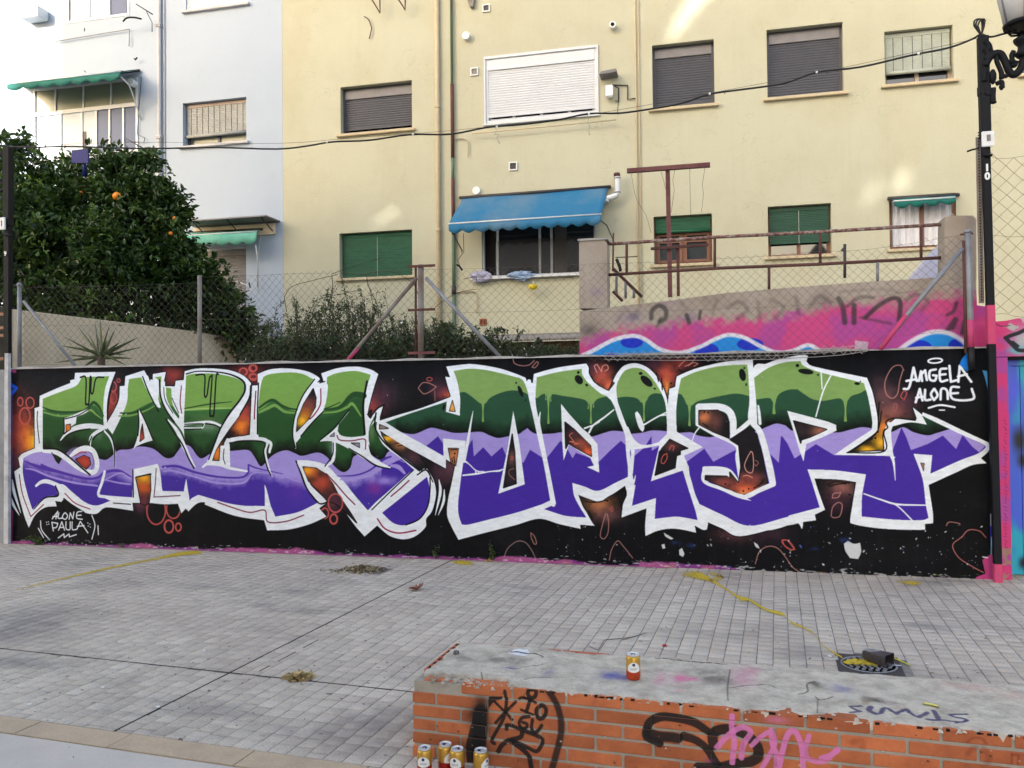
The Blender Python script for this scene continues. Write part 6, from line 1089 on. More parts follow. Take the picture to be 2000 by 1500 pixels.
# dry shrubs with thin branches
M['dryleaf'] = leafmat('shrub_leaf', s8(24, 44, 25), s8(86, 112, 60), .45, .22); M['petal'] = mk('white_petal', s8(236, 236, 232), bump=0, fine=0)
def shrub(name, label, x0_, x1_, Y, ytop, n, seed, dens, leafL=.035, flowers=0, ybase=715, cat='shrub', group=None, spread=1.):
    rs_ = np.random.RandomState(seed); root = empty(name, tuple(onY((x0_ + x1_) / 2, 715, Y) * np.array([1, 1, 0])), label=label, cat=cat, group=group); q = MB(); LP_, LD_ = [], []
    for i in range(n):
        px_ = rs_.uniform(x0_, x1_); a = onY(px_, ybase + 25, Y + rs_.uniform(-.35, .35)); t = rs_.uniform(.35, 1) ** 1.3; b = onY(px_ + rs_.normal(0, 26) * spread, ybase - (ybase - ytop((px_ - x0_) / (x1_ - x0_))) * t, Y + rs_.uniform(-.4, .4))
        a, b = np.array(a), np.array(b); L = np.linalg.norm(b - a); off = rs_.normal(0, .20, 3) * L; k = 6; P = [a + (b - a) * j / k + off * math.sin(math.pi * j / k) * .9 + rs_.normal(0, .012, 3) for j in range(k + 1)]
        q.tube([tuple(p) for p in P], [.006 * (1 - .75 * j / k) + .0012 for j in range(k + 1)], 3, smooth=False)
        m_ = int(dens * L * rs_.uniform(.5, 1.5))
        for j in range(m_):
            s = rs_.uniform(.15, 1) ** .8 * k; i0 = min(k - 1, int(s)); p = P[i0] + (P[i0 + 1] - P[i0]) * (s - i0); dd = (P[i0 + 1] - P[i0]); dd = dd / (np.linalg.norm(dd) + 1e-9) * .5 + rand_unit(1, rs_)[0]; dd /= np.linalg.norm(dd); LP_.append(p + dd * leafL * .7 + rs_.normal(0, .012, 3)); LD_.append(dd)
        for j in range(2):
            s = rs_.uniform(.3, .9) * k; i0 = int(s); p = P[i0]; e = p + rs_.normal(0, .10, 3) * (1, .6, 1) + np.array([0, 0, .06]); q.tube([tuple(p), tuple((p + e) / 2 + rs_.normal(0, .01, 3)), tuple(e)], [.003, .002, .001], 3, smooth=False)
    q.build('stems', M['twig'], root)
    LP_, LD_ = np.array(LP_), np.array(LD_); lv = rs_.uniform(.6, 1.3, len(LP_)); V, Fq = leaves(LP_, LD_, leafL * lv, leafL * .42 * lv, rs_); link('foliage', npmesh('foliage', V, Fq, M['dryleaf'], np.repeat(np.clip(rs_.normal(.35, .25, len(LP_)), 0, 1), 6)), root)
    if flowers:
        k = rs_.choice(len(LP_), flowers); n_ = len(k); D_ = rand_unit(n_, rs_); D_[:, 1] = -abs(D_[:, 1]); V, Fq = leaves(LP_[k] + np.array([0, -.03, .01]), D_, np.full(n_, .026), np.full(n_, .02), rs_); link('flowers', npmesh('flowers', V, Fq, M['petal']), root, kind='stuff')
    return root
shrub('shrub', 'thin leafed shrub with bare twigs in front of the white building corner', 515, 610, 1.8, lambda t: 625 - 55 * t, 80, 1, 70, .038, 40)
shrub('shrub', 'tallest twiggy shrub under the closed green window blind', 590, 720, 1.6, lambda t: 566 + 25 * math.sin(t * 5), 100, 2, 66, .038, 60)
shrub('shrub', 'dense twiggy shrub between the braces of the centre fence post', 700, 840, 1.6, lambda t: 582 + 36 * t, 100, 3, 72, .038, 60)
shrub('climbing_jasmine', 'low white flowered hedge right of the centre fence post', 820, 985, 1.0, lambda t: 622 + 22 * t, 150, 4, 140, .04, 130, cat='hedge')
shrub('climbing_jasmine', 'low dark hedge at the foot of the twiggy shrubs left of the centre fence post', 512, 830, 1.1, lambda t: 655 - 8 * t, 200, 5, 130, .04, 14, cat='hedge')
shrub('climbing_jasmine', 'low white flowered hedge in front of the corrugated shed roof', 975, 1128, .9, lambda t: 668 + 6 * t, 110, 6, 170, .035, 90, cat='hedge')
for P in ([(640, 600), (650, 560), (648, 535), (690, 520), (742, 505)], [(820, 600), (815, 570), (800, 548), (760, 530), (700, 538)], [(560, 610), (555, 580), (570, 560), (610, 548), (660, 536)], [(735, 590), (720, 560), (716, 540)], [(850, 600), (870, 585), (900, 570), (930, 565)]):
    P = smooth_path([tuple(onY(x, y, 1.3)) for x, y in P], False, 4); MB().tube([tuple(q) for q in P], .0045, 4).build('long_tendril', M['twig'], bpy.data.objects['shrub.001'])
# yucca
yk = empty('yucca', tuple(onY(198, 712, .62) * np.array([1, 1, 0])), label='spiky green yucca behind the chain link fence at the left', cat='plant')
M['yucca'] = leafmat('yucca_leaf', s8(32, 50, 32), s8(88, 106, 64), .45, .1); cy_ = np.array(onY(198, 696, .62)); rs_ = np.random.RandomState(8)
def blade(base, tip, wd, sag):
    k = 6; V = []; d = np.array(tip) - np.array(base); s = np.cross(d, [0, 1, 0.3]); s /= np.linalg.norm(s)
    for j in range(k + 1):
        t = j / k; p = np.array(base) + d * t + np.array([0, 0, -sag * t * t]) ; wv = wd * (1 - t) ** .7 * min(1, .5 + t * 3); V += [p + s * wv, p + np.array([0, -.3 * wv, -.5 * wv]), p - s * wv]
    return V, [(j * 3 + a_, j * 3 + a_ + 1, j * 3 + a_ + 4, j * 3 + a_ + 3) for j in range(k) for a_ in (0, 1)]
tips = [(125, 655), (118, 672), (105, 706), (148, 630), (185, 622), (195, 612), (215, 628), (272, 655), (280, 674), (262, 697), (250, 712), (140, 700), (160, 715), (225, 640), (235, 665), (170, 645), (175, 668), (245, 690), (130, 690), (210, 660), (190, 650), (150, 668)]
for i, (tx_, ty) in enumerate(tips):
    tip = np.array(onY(tx_, ty, .62 + rs_.uniform(-.35, .3))); V, Fq = blade(cy_ + rs_.normal(0, .015, 3), tip, rs_.uniform(.018, .028), .02); link('leaf', npmesh('leaf', np.array(V), np.array(Fq), M['yucca'], np.full(len(V), rs_.uniform(.1, .9))), yk)
MB().tube([tuple(cy_ * np.array([1, 1, 0])), tuple(cy_)], [.06, .045], 8).build('trunk', M['bark'], yk)
# weeds at the foot of the wall
M['weed'] = leafmat('weed_leaf', s8(40, 62, 30), s8(110, 130, 62), .5, .2)
def weed(px_, py, h, nl, label, spread=.06, L=.02):
    rs_ = np.random.RandomState(int(px_)); p = np.array(onZ(px_, py, 0)); p[1] = min(p[1], -.02); root = empty('weed', tuple(p), label=label, cat='weed'); q = MB(); LP_, LD_ = [], []
    for i in range(max(4, nl // 14)):
        e = p + np.array([rs_.normal(0, spread), -abs(rs_.normal(0, spread * .6)), h * rs_.uniform(.4, 1)]); mid = (p + e) / 2 + rs_.normal(0, .01, 3); q.tube([tuple(p), tuple(mid), tuple(e)], [.002, .0015, .001], 3, smooth=False)
        for j in range(14): t = rs_.uniform(.1, 1); LP_.append(p + (e - p) * t + rs_.normal(0, .01, 3)); LD_.append(rand_unit(1, rs_)[0])
    q.build('stems', M['twig'], root); n_ = len(LP_); V, Fq = leaves(np.array(LP_), np.array(LD_), np.full(n_, L), np.full(n_, L * .45), rs_); link('foliage', npmesh('foliage', V, Fq, M['weed'], np.repeat(rs_.uniform(0, 1, n_), 6)), root)
weed(75, 1064, .11, 420, 'bushy green weed at the foot of the wall under the small white signature', .07, .022); weed(855, 1090, .17, 60, 'sprig of weed at the foot of the wall below the purple arrow curl', .03, .02); weed(962, 1096, .24, 90, 'taller sprig of weed at the foot of the wall below the purple letter', .03, .022); weed(255, 1066, .05, 60, 'tiny weed at the foot of the wall below the orange rings', .04, .015)
# ================================================================== buildings
BY = 7.0
XS = onY(552.5, 300, BY)[0]          # where the white and the yellow house meet
def rect(p0, p1, Y=BY):              # upper left and lower right corner in photo pixels
    a = onY(*p0, Y); b = onY(*p1, Y); return (a[0], b[0], b[2], a[2])
def facade(name, x0, x1, z0, z1, Y, openings, mat_, parent, depth=.29, trim=None):
    xs = sorted({x0, x1, *[v for o in openings for v in o[:2]]}); zs = sorted({z0, z1, *[v for o in openings for v in o[2:]]}); q = MB()
    inside = lambda x, z: any(o[0] < x < o[1] and o[2] < z < o[3] for o in openings)
    for a, b in zip(xs[:-1], xs[1:]):
        for c_, d in zip(zs[:-1], zs[1:]):
            if not inside((a + b) / 2, (c_ + d) / 2): q.add([(a, Y, c_), (b, Y, c_), (b, Y, d), (a, Y, d)], [(0, 1, 2, 3)])
    for a, b, c_, d in openings:
        q.add([(a, Y, c_), (a, Y + depth, c_), (b, Y, c_), (b, Y + depth, c_), (a, Y, d), (a, Y + depth, d), (b, Y, d), (b, Y + depth, d)], [(0, 1, 5, 4), (3, 2, 6, 7), (1, 0, 2, 3), (4, 5, 7, 6), (1, 3, 7, 5)])
    q.add([(x0, Y, z0), (x0, Y + 9, z0), (x0, Y + 9, z1), (x0, Y, z1), (x1, Y, z0), (x1, Y + 9, z0), (x1, Y + 9, z1), (x1, Y, z1)], [(1, 0, 3, 2), (4, 5, 6, 7), (5, 1, 2, 6), (3, 7, 6, 2)])
    return q.build(name, mat_, parent)
def sub(q, name, mat_, parent, **k): return q.build(name, mat_, parent, **k)
def frame_mb(x0, x1, z0, z1, y, t, d, mull=()):
    q = MB(); q.box(x0, x0 + t, y, y + d, z0, z1).box(x1 - t, x1, y, y + d, z0, z1).box(x0 + t, x1 - t, y, y + d, z0, z0 + t).box(x0 + t, x1 - t, y, y + d, z1 - t, z1)
    for m_ in mull: q.box(m_ - t * .6, m_ + t * .6, y, y + d, z0 + t, z1 - t)
    return q
def slats(x0, x1, z0, z1, y, pitch, d, rnd=.35):
    """a closed roller shutter: curved slats as one corrugated sheet"""
    V, Fc = [], []; n = max(2, int(round((z1 - z0) / pitch))); p = (z1 - z0) / n; k = 0
    for i in range(n):
        for t, dy in ((0, d), (.10, .25 * d), (.5, 0), (.9, .25 * d), (1, d)): V += [(x0, y + dy, z0 + (i + t) * p), (x1, y + dy, z0 + (i + t) * p)]
    Fc = [(j * 2, j * 2 + 1, j * 2 + 3, j * 2 + 2) for j in range(len(V) // 2 - 1)]; q = MB(); q.add(V, Fc); return q
def sill(r, parent, mat_, over=.07, h=.055, out=.07):
    return MB().box(r[0] - over, r[1] + over, BY - out, BY + .04, r[2] - h, r[2] - .002, b=.006).build('sill', mat_, parent)
def shutter_window(o, bld, mat_, frac, boxh=.16, boxmat=None, rec=.13, framemat=None, light=False, mull=1, mullmat=None, sillmat=None):
    x0, x1, z0, z1 = o; fr_ = frame_mb(x0, x1, z0, z1, BY + rec, .045, .05).build('window', framemat or mat_, bld)
    MB().box(x0 + .045, x1 - .045, BY + rec - .012, BY + rec + .05, z1 - .045 - boxh, z1 - .046).build('shutter_box', boxmat or mat_, fr_)
    zt = z1 - .045 - boxh; zb = z0 + .045 + (zt - z0 - .045) * (1 - frac); slats(x0 + .045, x1 - .045, zb, zt, BY + rec + .012, .046, .013).build('shutter', mat_, fr_)
    MB().box(x0 + .046, x1 - .046, BY + rec + .006, BY + rec + .03, zb - .03, zb).build('bottom_rail', mat_, fr_)
    MB().box(x0 + .01, x1 - .01, BY + .25, BY + .26, z0 + .01, z1 - .01).build('pane', M['pane'], fr_)
    if frac < .97:
        w_ = x1 - x0; frame_mb(x0 + .05, x1 - .05, z0 + .04, z1 - .3, BY + rec + .055, .05, .025, [x0 + w_ * (j + 1) / (mull + 1) for j in range(mull)]).build('sash', mullmat or framemat or mat_, fr_)
    if sillmat: sill(o, fr_, sillmat)
    return fr_
def blind_window(o, bld, blindmat, frac, framemat, sillmat, roll=True, rec=.10, cords=1, mull=1, strings=None, headmat=None, panes='pane', pitch=.028):
    x0, x1, z0, z1 = o; w_ = x1 - x0; fr_ = frame_mb(x0, x1, z0, z1, BY + .17, .05, .05, [x0 + w_ * (j + 1) / (mull + 1) for j in range(mull)]).build('window', framemat, bld)
    for j in range(mull + 1): MB().box(x0 + .06 + (w_ - .1) * j / (mull + 1), x0 + .04 + (w_ - .1) * (j + 1) / (mull + 1), BY + .198, BY + .205, z0 + .05, z1 - .05).build('pane', M[panes], fr_)
    zb = z0 + (z1 - z0) * (1 - frac); slats(x0 + .03, x1 - .03, zb, z1 - .08, BY + rec, pitch, .008).build('blind', blindmat, fr_)
    MB().box(x0 + .02, x1 - .02, BY + rec - .01, BY + rec + .03, z1 - .08, z1 - .02).build('blind_head', headmat or blindmat, fr_)
    if roll: MB().tube([(x0 + .02, BY + rec - .01, zb - .01), (x1 - .02, BY + rec - .01, zb - .01)], .032, 10).build('blind_roll', blindmat, fr_)
    q = MB(); 
    for j in range(strings or cords): 
        x = x0 + w_ * (j + 1) / ((strings or cords) + 1); q.box(x - .004, x + .004, BY + rec - .006, BY + rec - .002, zb, z1 - .03)
    q.build('cord', M['darkmetal'] if strings else M['paleblind'], fr_)
    sill(o, fr_, sillmat); return fr_
yb = empty('yellow_building', (0, BY, 0), label='pale yellow rendered apartment block filling the middle and right behind the wall', cat='building')
oA = rect((663, 171), (805, 258)); oA = (oA[0], oA[1], onY(735, 260, BY)[2], onY(735, 165, BY)[2])
def orect(xl, xr, yt, yb_, xm=None):
    xm = xm or (xl + xr) / 2; zt_ = onY(xm, yt, BY)[2]; zb_ = onY(xm, yb_, BY)[2]; ym = (yt + yb_) / 2
    return (onY(xl, ym, BY)[0], onY(xr, ym, BY)[0], zb_, zt_)
oA = orect(665, 804.5, 163.5, 257); oB = orect(949, 1166, 103, 232); oC = orect(1274, 1395, 82.5, 208); oD = orect(1498, 1647, 50.5, 186); oE = orect(1728, 1862, 55, 161)
oF = orect(663, 805, 452, 541); oG = orect(941, 1163, 436, 537); oH = orect(1277, 1391, 420, 515); oI = orect(1500, 1624, 400, 499); oJ = orect(1737, 1868, 380, 484); oK = orect(1994, 2120, 36, 140)
facade('facade', XS, 11.0, 0, 14.2, BY, [oA, oB, oC, oD, oE, oF, oG, oH, oI, oJ, oK], M['yellow'], yb)
shutter_window(oA, yb, M['brownmetal'], .86, .17, M['greymetal'], framemat=M['brownmetal'], sillmat=M['yellowtrim'])
shutter_window(oC, yb, M['brownmetal'], .94, .16, M['greymetal'], framemat=M['brownmetal'], sillmat=M['yellowtrim'])
shutter_window(oD, yb, M['brownmetal'], .999, .17, M['greymetal'], framemat=M['brownmetal'], sillmat=M['yellowtrim'])
wB = shutter_window(oB, yb, M['whitemetal'], .90, .19, rec=.0, mull=3, mullmat=M['whitemetal']); 
MB().box(oB[0] - .03, oB[1] + .03, BY - .03, BY - .002, oB[3] - .02, oB[3] + .03).box(oB[0] - .03, oB[0] - .001, BY - .03, BY - .002, oB[2] - .02, oB[3] - .02).box(oB[1] + .001, oB[1] + .03, BY - .03, BY - .002, oB[2] - .02, oB[3] - .02).build('architrave', M['whitemetal'], wB)
MB().box(oB[0] - .05, oB[1] + .05, BY - .05, BY - .001, oB[2] - .045, oB[2] - .022).build('sill', M['whitemetal'], wB)
blind_window(oE, yb, M['paleblind'], .74, M['palewood'], M['yellowtrim'], strings=6, headmat=M['paleblind'], mull=1)
blind_window(oK, yb, M['paleblind'], .74, M['palewood'], M['yellowtrim'], strings=6, headmat=M['paleblind'], mull=1)
blind_window(oF, yb, M['greenblind'], .985, M['greenblind'], M['yellowtrim'], roll=False, cords=1, pitch=.02)
blind_window(oI, yb, M['greenblind2'], .74, M['wood'], M['yellowtrim'], roll=False, cords=1, pitch=.03)
wH = blind_window(oH, yb, M['greenblind'], .30, M['wood'], M['yellowtrim'], roll=True, cords=0, pitch=.03, mull=1)
for j in range(2):
    w_ = (oH[1] - oH[0]); a = oH[0] + .05 + j * (w_ / 2 - .03); frame_mb(a, a + w_ / 2 - .07, oH[2] + .05, oH[3] - .30, BY + .145, .045, .03).build('sash', M['wood'], wH)
    zc = oH[2] + .05 + (oH[3] - .35 - oH[2]) * .68; MB().box(a + .04, a + w_ / 2 - .11, BY + .148, BY + .17, zc, zc + .025).build('glazing_bar', M['wood'], wH)
# window under the blue awning
x0, x1, z0, z1 = oG; wG = frame_mb(x0, x1, z0, z1, BY + .05, .035, .05, [x0 + .38 * (x1 - x0) * .36, onY(1053, 490, BY)[0], onY(1076, 490, BY)[0]]).build('window', M['whitemetal'], yb)
MB().box(x0 + .03, onY(965, 490, BY)[0], BY + .14, BY + .15, z0, z1).build('dark_gap', M['black'], wG); MB().box(onY(965, 490, BY)[0], x1 - .03, BY + .09, BY + .095, z0 + .03, z1 - .03).build('pane', M['pane'], wG)
MB().box(onY(1082, 490, BY)[0], onY(1106, 490, BY)[0], BY + .086, BY + .089, z0 + .03, z1 - .03).build('curtain', mk('grey_curtain', s8(84, 84, 82), s8(60, 60, 60), .5), wG)
q = MB()
for k in range(46): z = z0 + .03 + k * .0145; q.box(onY(970, 490, BY)[0], x1 - .04, BY + .044, BY + .046, z, z + .0026)
for k in range(150):
    x = onY(970, 490, BY)[0] + k * .0125
    if x < x1 - .04: q.box(x, x + .002, BY + .041, BY + .043, z0 + .03, z0 + .69)
q.build('insect_mesh', M['darkmetal'], wG, kind='stuff')
MB().box(x0 - .20, x1 + .05, BY - .10, BY + .05, z0 - .05, z0 - .004).build('sill', M['whitemetal'], wG)
# white curtained window with a small teal awning
x0, x1, z0, z1 = oJ; wJ = frame_mb(x0, x1, z0, z1, BY + .08, .05, .05, [(x0 + x1) / 2]).build('window', M['wood'], yb)
MB().box(x0 + .04, x1 - .04, BY + .115, BY + .12, z0 + .04, z1 - .04).build('pane', M['panelight'], wJ)
V, Fc = [], []; nn = 60
for i in range(nn + 1): x = x0 + .06 + (x1 - x0 - .12) * i / nn; y = BY + .06 + .012 * math.sin(i * .9) + .006 * math.sin(i * 2.3); V += [(x, y, z0 + .05), (x, y, z1 - .06)]
q = MB(); q.add(V, [(i * 2, i * 2 + 2, i * 2 + 3, i * 2 + 1) for i in range(nn)]); q.build('curtain', M['curtain'], wJ)
MB().box(x0 + .5 * (x1 - x0) - .03, x0 + .5 * (x1 - x0) + .03, BY + .03, BY + .045, z0 + .05, z1 - .1).build('mullion', M['wood'], wJ)
sill(oJ, wJ, M['yellowtrim'], .05, .05, .05)
def awning(bld, A, Bf, out, mats, drop_, scallop, thick=.004, sag=.05, roll=True, nscal=9, arm=None, px0=None):
    """A: the two wall fixing points, Bf: front edge ends and front lower ends (photo pixels), out: metres from the wall"""
    a0, a1 = onY(*A[0], BY - .05), onY(*A[1], BY - .05); b0, b1 = onY(*Bf[0], BY - out), onY(*Bf[1], BY - out); c0 = onY(*Bf[2], BY - out); c1 = onY(*Bf[3], BY - out)
    top = MB(); n, m_ = 28, 8; V = []
    for i in range(n + 1):
        t = i / n; A_ = np.array(a0) * (1 - t) + np.array(a1) * t; B_ = np.array(b0) * (1 - t) + np.array(b1) * t
        for j in range(m_ + 1): s = j / m_; p = A_ * (1 - s) + B_ * s; p = p + np.array([0, 0, -sag * math.sin(math.pi * s) * (.5 + .5 * math.sin(math.pi * t)) + .010 * math.sin(t * 23 + s * 4) * s + .012 * math.sin(t * 9 - s * 7)]); V.append(tuple(p))
    Fq = [(i * (m_ + 1) + j, i * (m_ + 1) + j + 1, (i + 1) * (m_ + 1) + j + 1, (i + 1) * (m_ + 1) + j) for i in range(n) for j in range(m_)]
    top.add(V, Fq, 0, True); aw = top.build('awning', mats, bld); sm_ = aw.modifiers.new('s', 'SOLIDIFY'); sm_.thickness = thick
    V = []; nv = nscal * 8
    for i in range(nv + 1):
        t = i / nv; B_ = np.array(b0) * (1 - t) + np.array(b1) * t; C_ = np.array(c0) * (1 - t) + np.array(c1) * t; d = C_ - B_; sc_ = 1 - scallop * (1 - abs(math.sin(math.pi * t * nscal))) 
        for s in (0, .5, 1): p = B_ + d * s * sc_ + np.array([0, -.012 * math.sin(t * 40) * s - .004, -.001]); V.append(tuple(p))
    q = MB(); q.add(V, [(i * 3 + j, i * 3 + j + 1, i * 3 + j + 4, i * 3 + j + 3) for i in range(nv) for j in (0, 1)], 0, True); v_ = q.build('valance', mats, aw); v_.modifiers.new('s', 'SOLIDIFY').thickness = .003
    MB().tube([tuple(b0), tuple(b1)], .014, 8).build('front_bar', M['whitemetal'], aw)
    if roll: MB().tube([tuple(a0 + np.array([-.06, 0, .01])), tuple(a1 + np.array([.06, 0, .01]))], .03, 8).build('roller', M['darkmetal'], aw)
    if arm:
        for P, r, mt in arm: MB().tube([tuple(onY(*p)) for p in P], r, 6).build('arm', mt, aw)
    return aw
awning(yb, [(903, 387), (1187, 366)], [(876, 437), (1175, 418), (877, 457), (1173, 440)], .62, M['blueawning'], 0, .30, nscal=11, sag=.04,
       arm=[([(886, 459, BY - .6), (903, 490, BY - .3), (902, 492, BY - .05)], .012, M['darkmetal']), ([(905, 456, BY - .3), (906, 492, BY - .1), (894, 508, BY - .08), (898, 519, BY - .06)], .007, M['darkmetal']), ([(1172, 430, BY - .6), (1185, 440, BY - .4), (1200, 474, BY - .05)], .010, M['darkmetal'])])
awning(yb, [(1741, 389), (1866, 382)], [(1745, 393), (1866, 385), (1748, 408), (1868, 399)], .22, M['tealawning'], 0, .45, nscal=4, sag=.0,
       arm=[([(1760, 402, BY - .2), (1758, 425, BY - .1), (1740, 450, BY - .02)], .008, M['whitemetal']), ([(1845, 395, BY - .2), (1850, 410, BY - .1), (1862, 420, BY - .02)], .008, M['whitemetal'])])
# pipes, vents and other fixtures of the yellow building
def pipe(name, P, r, mat_, Yo=.05, n=10, par=None, sm=True):
    Q = [tuple(onY(p[0], p[1], BY - Yo)) for p in P]; Q = [tuple(q) for q in smooth_path(Q, False, 4)] if sm and len(Q) > 2 else Q; return MB().tube(Q, r, n).build(name, mat_, par or yb)
x = onY(857, 300, BY)[0]
q = MB(); q.tube([(x, BY - .05, 0), (x, BY - .05, 14.1)], .045, 12); dp = q.build('drainpipe', M['yellowtrim'], yb)
for y in (210, 451): z = onY(856, y, BY)[2]; MB().lathe([(.052, z - .03), (.058, z - .02), (.058, z + .02), (.052, z + .03)], (x, BY - .05, 0), 12).build('collar', M['yellowtrim'], dp)
x2 = onY(1243, 220, BY)[0]; MB().tube([(x2, BY - .02, 0), (x2, BY - .02, 14.1)], .016, 8).tube([(x2 + .06, BY - .02, 0), (x2 + .06, BY - .02, 14.1)], .010, 8).build('conduit', M['yellowtrim'], yb)
x3 = onY(886, 350, BY)[0]
for z0_, z1_, r, mt in ((0, onY(891, 575, BY)[2], .036, 'green'), (onY(891, 575, BY)[2], onY(889, 560, BY)[2], .044, 'darkmetal'), (onY(889, 560, BY)[2], onY(886, 460, BY)[2], .034, 'green'), (onY(886, 460, BY)[2], onY(884, 350, BY)[2], .034, 'rust'), (onY(884, 350, BY)[2], onY(883, 310, BY)[2], .030, 'green'), (onY(883, 310, BY)[2], onY(882, 166, BY)[2], .034, 'rust'), (onY(882, 166, BY)[2], 14.1, .026, 'green')):
    MB().tube([(x3, BY - .05, z0_), (x3, BY - .05, z1_)], r, 10).build('standpipe', M[mt], yb)
for px_, py, hw, mt, mt2 in ((950, 16.5, 7.5, 'plastic', 'darkmetal'), (927, 140.5, 8, 'plastic', 'rustpole'), (1002.5, 325, 8.5, 'plastic', 'darkmetal')):
    p = onY(px_, py, BY); k = hw * 15.4 / F; v_ = frame_mb(p[0] - k, p[0] + k, p[2] - k, p[2] + k, BY - .03, k * .26, .03).build('vent', M[mt], yb); MB().box(p[0] - k * .7, p[0] + k * .7, BY - .012, BY - .003, p[2] - k * .7, p[2] + k * .7).build('grille', M[mt2], v_)
for px_, py, r, l in ((911, 71, .072, .10), (930.5, 372.5, .075, .05), (1197, 50, .06, .12)):
    p = onY(px_, py, BY - l / 2); q = MB(); q.lathe([(r * .9, -l), (r, -l * .9), (r, 0)], (p[0], BY - .004, p[2]), 16, axis='y')
    q.v = [(a, BY - .004 - (l - (BY - .004 - b)) if False else b, c_) for a, b, c_ in q.v]; o_ = MB(); o_.tube([(p[0], BY, p[2]), (p[0], BY - l, p[2])], r, 16, smooth=False); v_ = o_.build('vent_cap', M['plastic'], yb)
    if px_ == 1197: MB().tube([(p[0], BY - l - .001, p[2]), (p[0], BY - l - .006, p[2])], r * .6, 12).build('vent_hole', M['black'], v_)
MB().prism([tuple(np.array(onY(*p, BY))[[0, 2]]) for p in [(918, -10), (930, -10), (926, 16), (920, 17), (914, 2)]], BY - .08, BY).build('broken_flue', M['rustpole'], yb)
v_ = pipe('flue', [(1184, 394), (1186, 388), (1196, 385), (1205, 380), (1207, 370), (1206, 345)], .052, M['whitemetal'], .16, 12)
for y in (348, 376): pp = onY(1206, y, BY - .16); MB().lathe([(.057, -.012), (.060, 0), (.057, .012)], tuple(pp), 12).build('flue_ring', M['galv'], v_)
pp = onY(1205, 341, BY - .16); MB().lathe([(.058, -.03), (.06, .02), (.05, .03)], tuple(pp), 12).build('flue_cap', M['rust'], v_)
ml = MB(); a, b = onY(1174, 156, BY), onY(1207, 150, BY); ml.prism([(a[0], a[2]), (b[0], b[2] - .01), (b[0], b[2] + .05), (a[0] + .04, a[2] + .05)], BY - .28, BY); ml = ml.build('floodlight', M['greymetal'], yb)
pp = onY(1191, 178, BY - .12); MB().box(pp[0] - .075, pp[0] + .06, BY - .16, BY - .04, pp[2] - .11, pp[2] + .11, b=.02).build('junction_box', M['plastic'], yb)
for P in ([(1196, 166), (1226, 167), (1226, 194), (1241, 192)], [(1200, 168), (1208, 172), (1208, 198), (1202, 197)]): pipe('black_conduit', P, .012, M['cable'], .03, 6, sm=False)
pipe('conduit', [(1208, 198), (1206, 215), (1207, 225)], .004, M['cable'], .01, 5)
pipe('rail', [(921, 261), (1204, 234)], .013, M['yellowtrim'], .12, 6)
for P in ([(965, 245), (970, 255), (966, 262), (974, 262), (970, 270), (976, 280)], [(1146, 222), (1150, 232), (1147, 240), (1152, 246), (1150, 258), (1152, 264)]): pipe('hook', P, .006, M['galv'], .12, 5, sm=False)
pipe('conduit', [(888, 271), (895, 270), (908, 271), (914, 277), (914, 306)], .012, M['yellowtrim'], .04, 6)
pipe('conduit', [(892, 570), (922, 568), (931, 572), (931, 612)], .013, M['yellowtrim'], .04, 6)
pipe('hanging_wire', [(711, 32), (720, 38), (726, 55), (721, 76)], .010, M['rust'], .04, 5)
for P in ([(722, -8), (742, 25), (742, -10)], [(774, -8), (791, 19), (792, -10)]): pipe('bracket', P, .020, M['rust'], .18, 5, sm=False)
pipe('antenna_arm', [(903, 528), (897, 520), (892, 517)], .02, M['iron'], .3, 6); pipe('hose', [(905, 545), (930, 541), (935, 552), (1000, 546), (1120, 542)], .006, M['darkmetal'], .2, 5)
pipe('clothes_arm', [(1202, 503), (1245, 501)], .010, M['darkmetal'], .5, 5, sm=False); pipe('camera_bracket', [(1204, 506), (1210, 520), (1212, 530)], .03, M['iron'], .5, 6, sm=False)
pp = onY(944, 629, BY); vb = frame_mb(pp[0] - .07, pp[0] + .07, pp[2] - .06, pp[2] + .06, BY - .02, .02, .02, [pp[0]]).build('vent_brick', mk('terracotta', s8(160, 92, 62), s8(120, 66, 44), .5), yb); MB().box(pp[0] - .05, pp[0] + .05, BY - .01, BY - .003, pp[2] - .04, pp[2] + .04).build('grille', M['rust'], vb)
# things on the sill of the awning window
M['bag'] = mk('pale_plastic_bag', s8(180, 180, 206), s8(120, 116, 140), .8, 14, .35, 30, .6, bd=.02); M['bag2'] = mk('blue_plastic_bag', s8(150, 176, 210), s8(110, 130, 170), .8, 14, .35, 30, .6, bd=.02)
def lump(name, P, hx, hz, dep, mat_, label, cat, seed):
    rs_ = np.random.RandomState(seed); c_ = onY(*P, BY - .14); V, Fc = [], []; n, m_ = 18, 9
    for i in range(m_ + 1):
        for j in range(n): th = math.pi * i / m_; ph = 2 * math.pi * j / n; k = 1 + .22 * rs_.normal() * (0 < i < m_); V.append((c_[0] + hx * math.sin(th) * math.cos(ph) * k, BY - .09 + dep * math.sin(th) * math.sin(ph) * .8 * k, c_[2] + hz * math.cos(th) * (1 + .1 * rs_.normal())))
    Fc = [(i * n + j, i * n + (j + 1) % n, (i + 1) * n + (j + 1) % n, (i + 1) * n + j) for i in range(m_) for j in range(n)]; q = MB(); q.add(V, Fc, 0, False); return q.build(name, mat_, label=label, cat=cat)
lump('plastic_bag', (938, 540), .20, .11, .07, M['bag'], 'crumpled pale plastic bag at the left end of the sill under the blue awning', 'bag', 1)
lump('plastic_bag', (1016, 538), .26, .085, .07, M['bag2'], 'long bluish plastic bag in the middle of the sill under the blue awning', 'bag', 2)
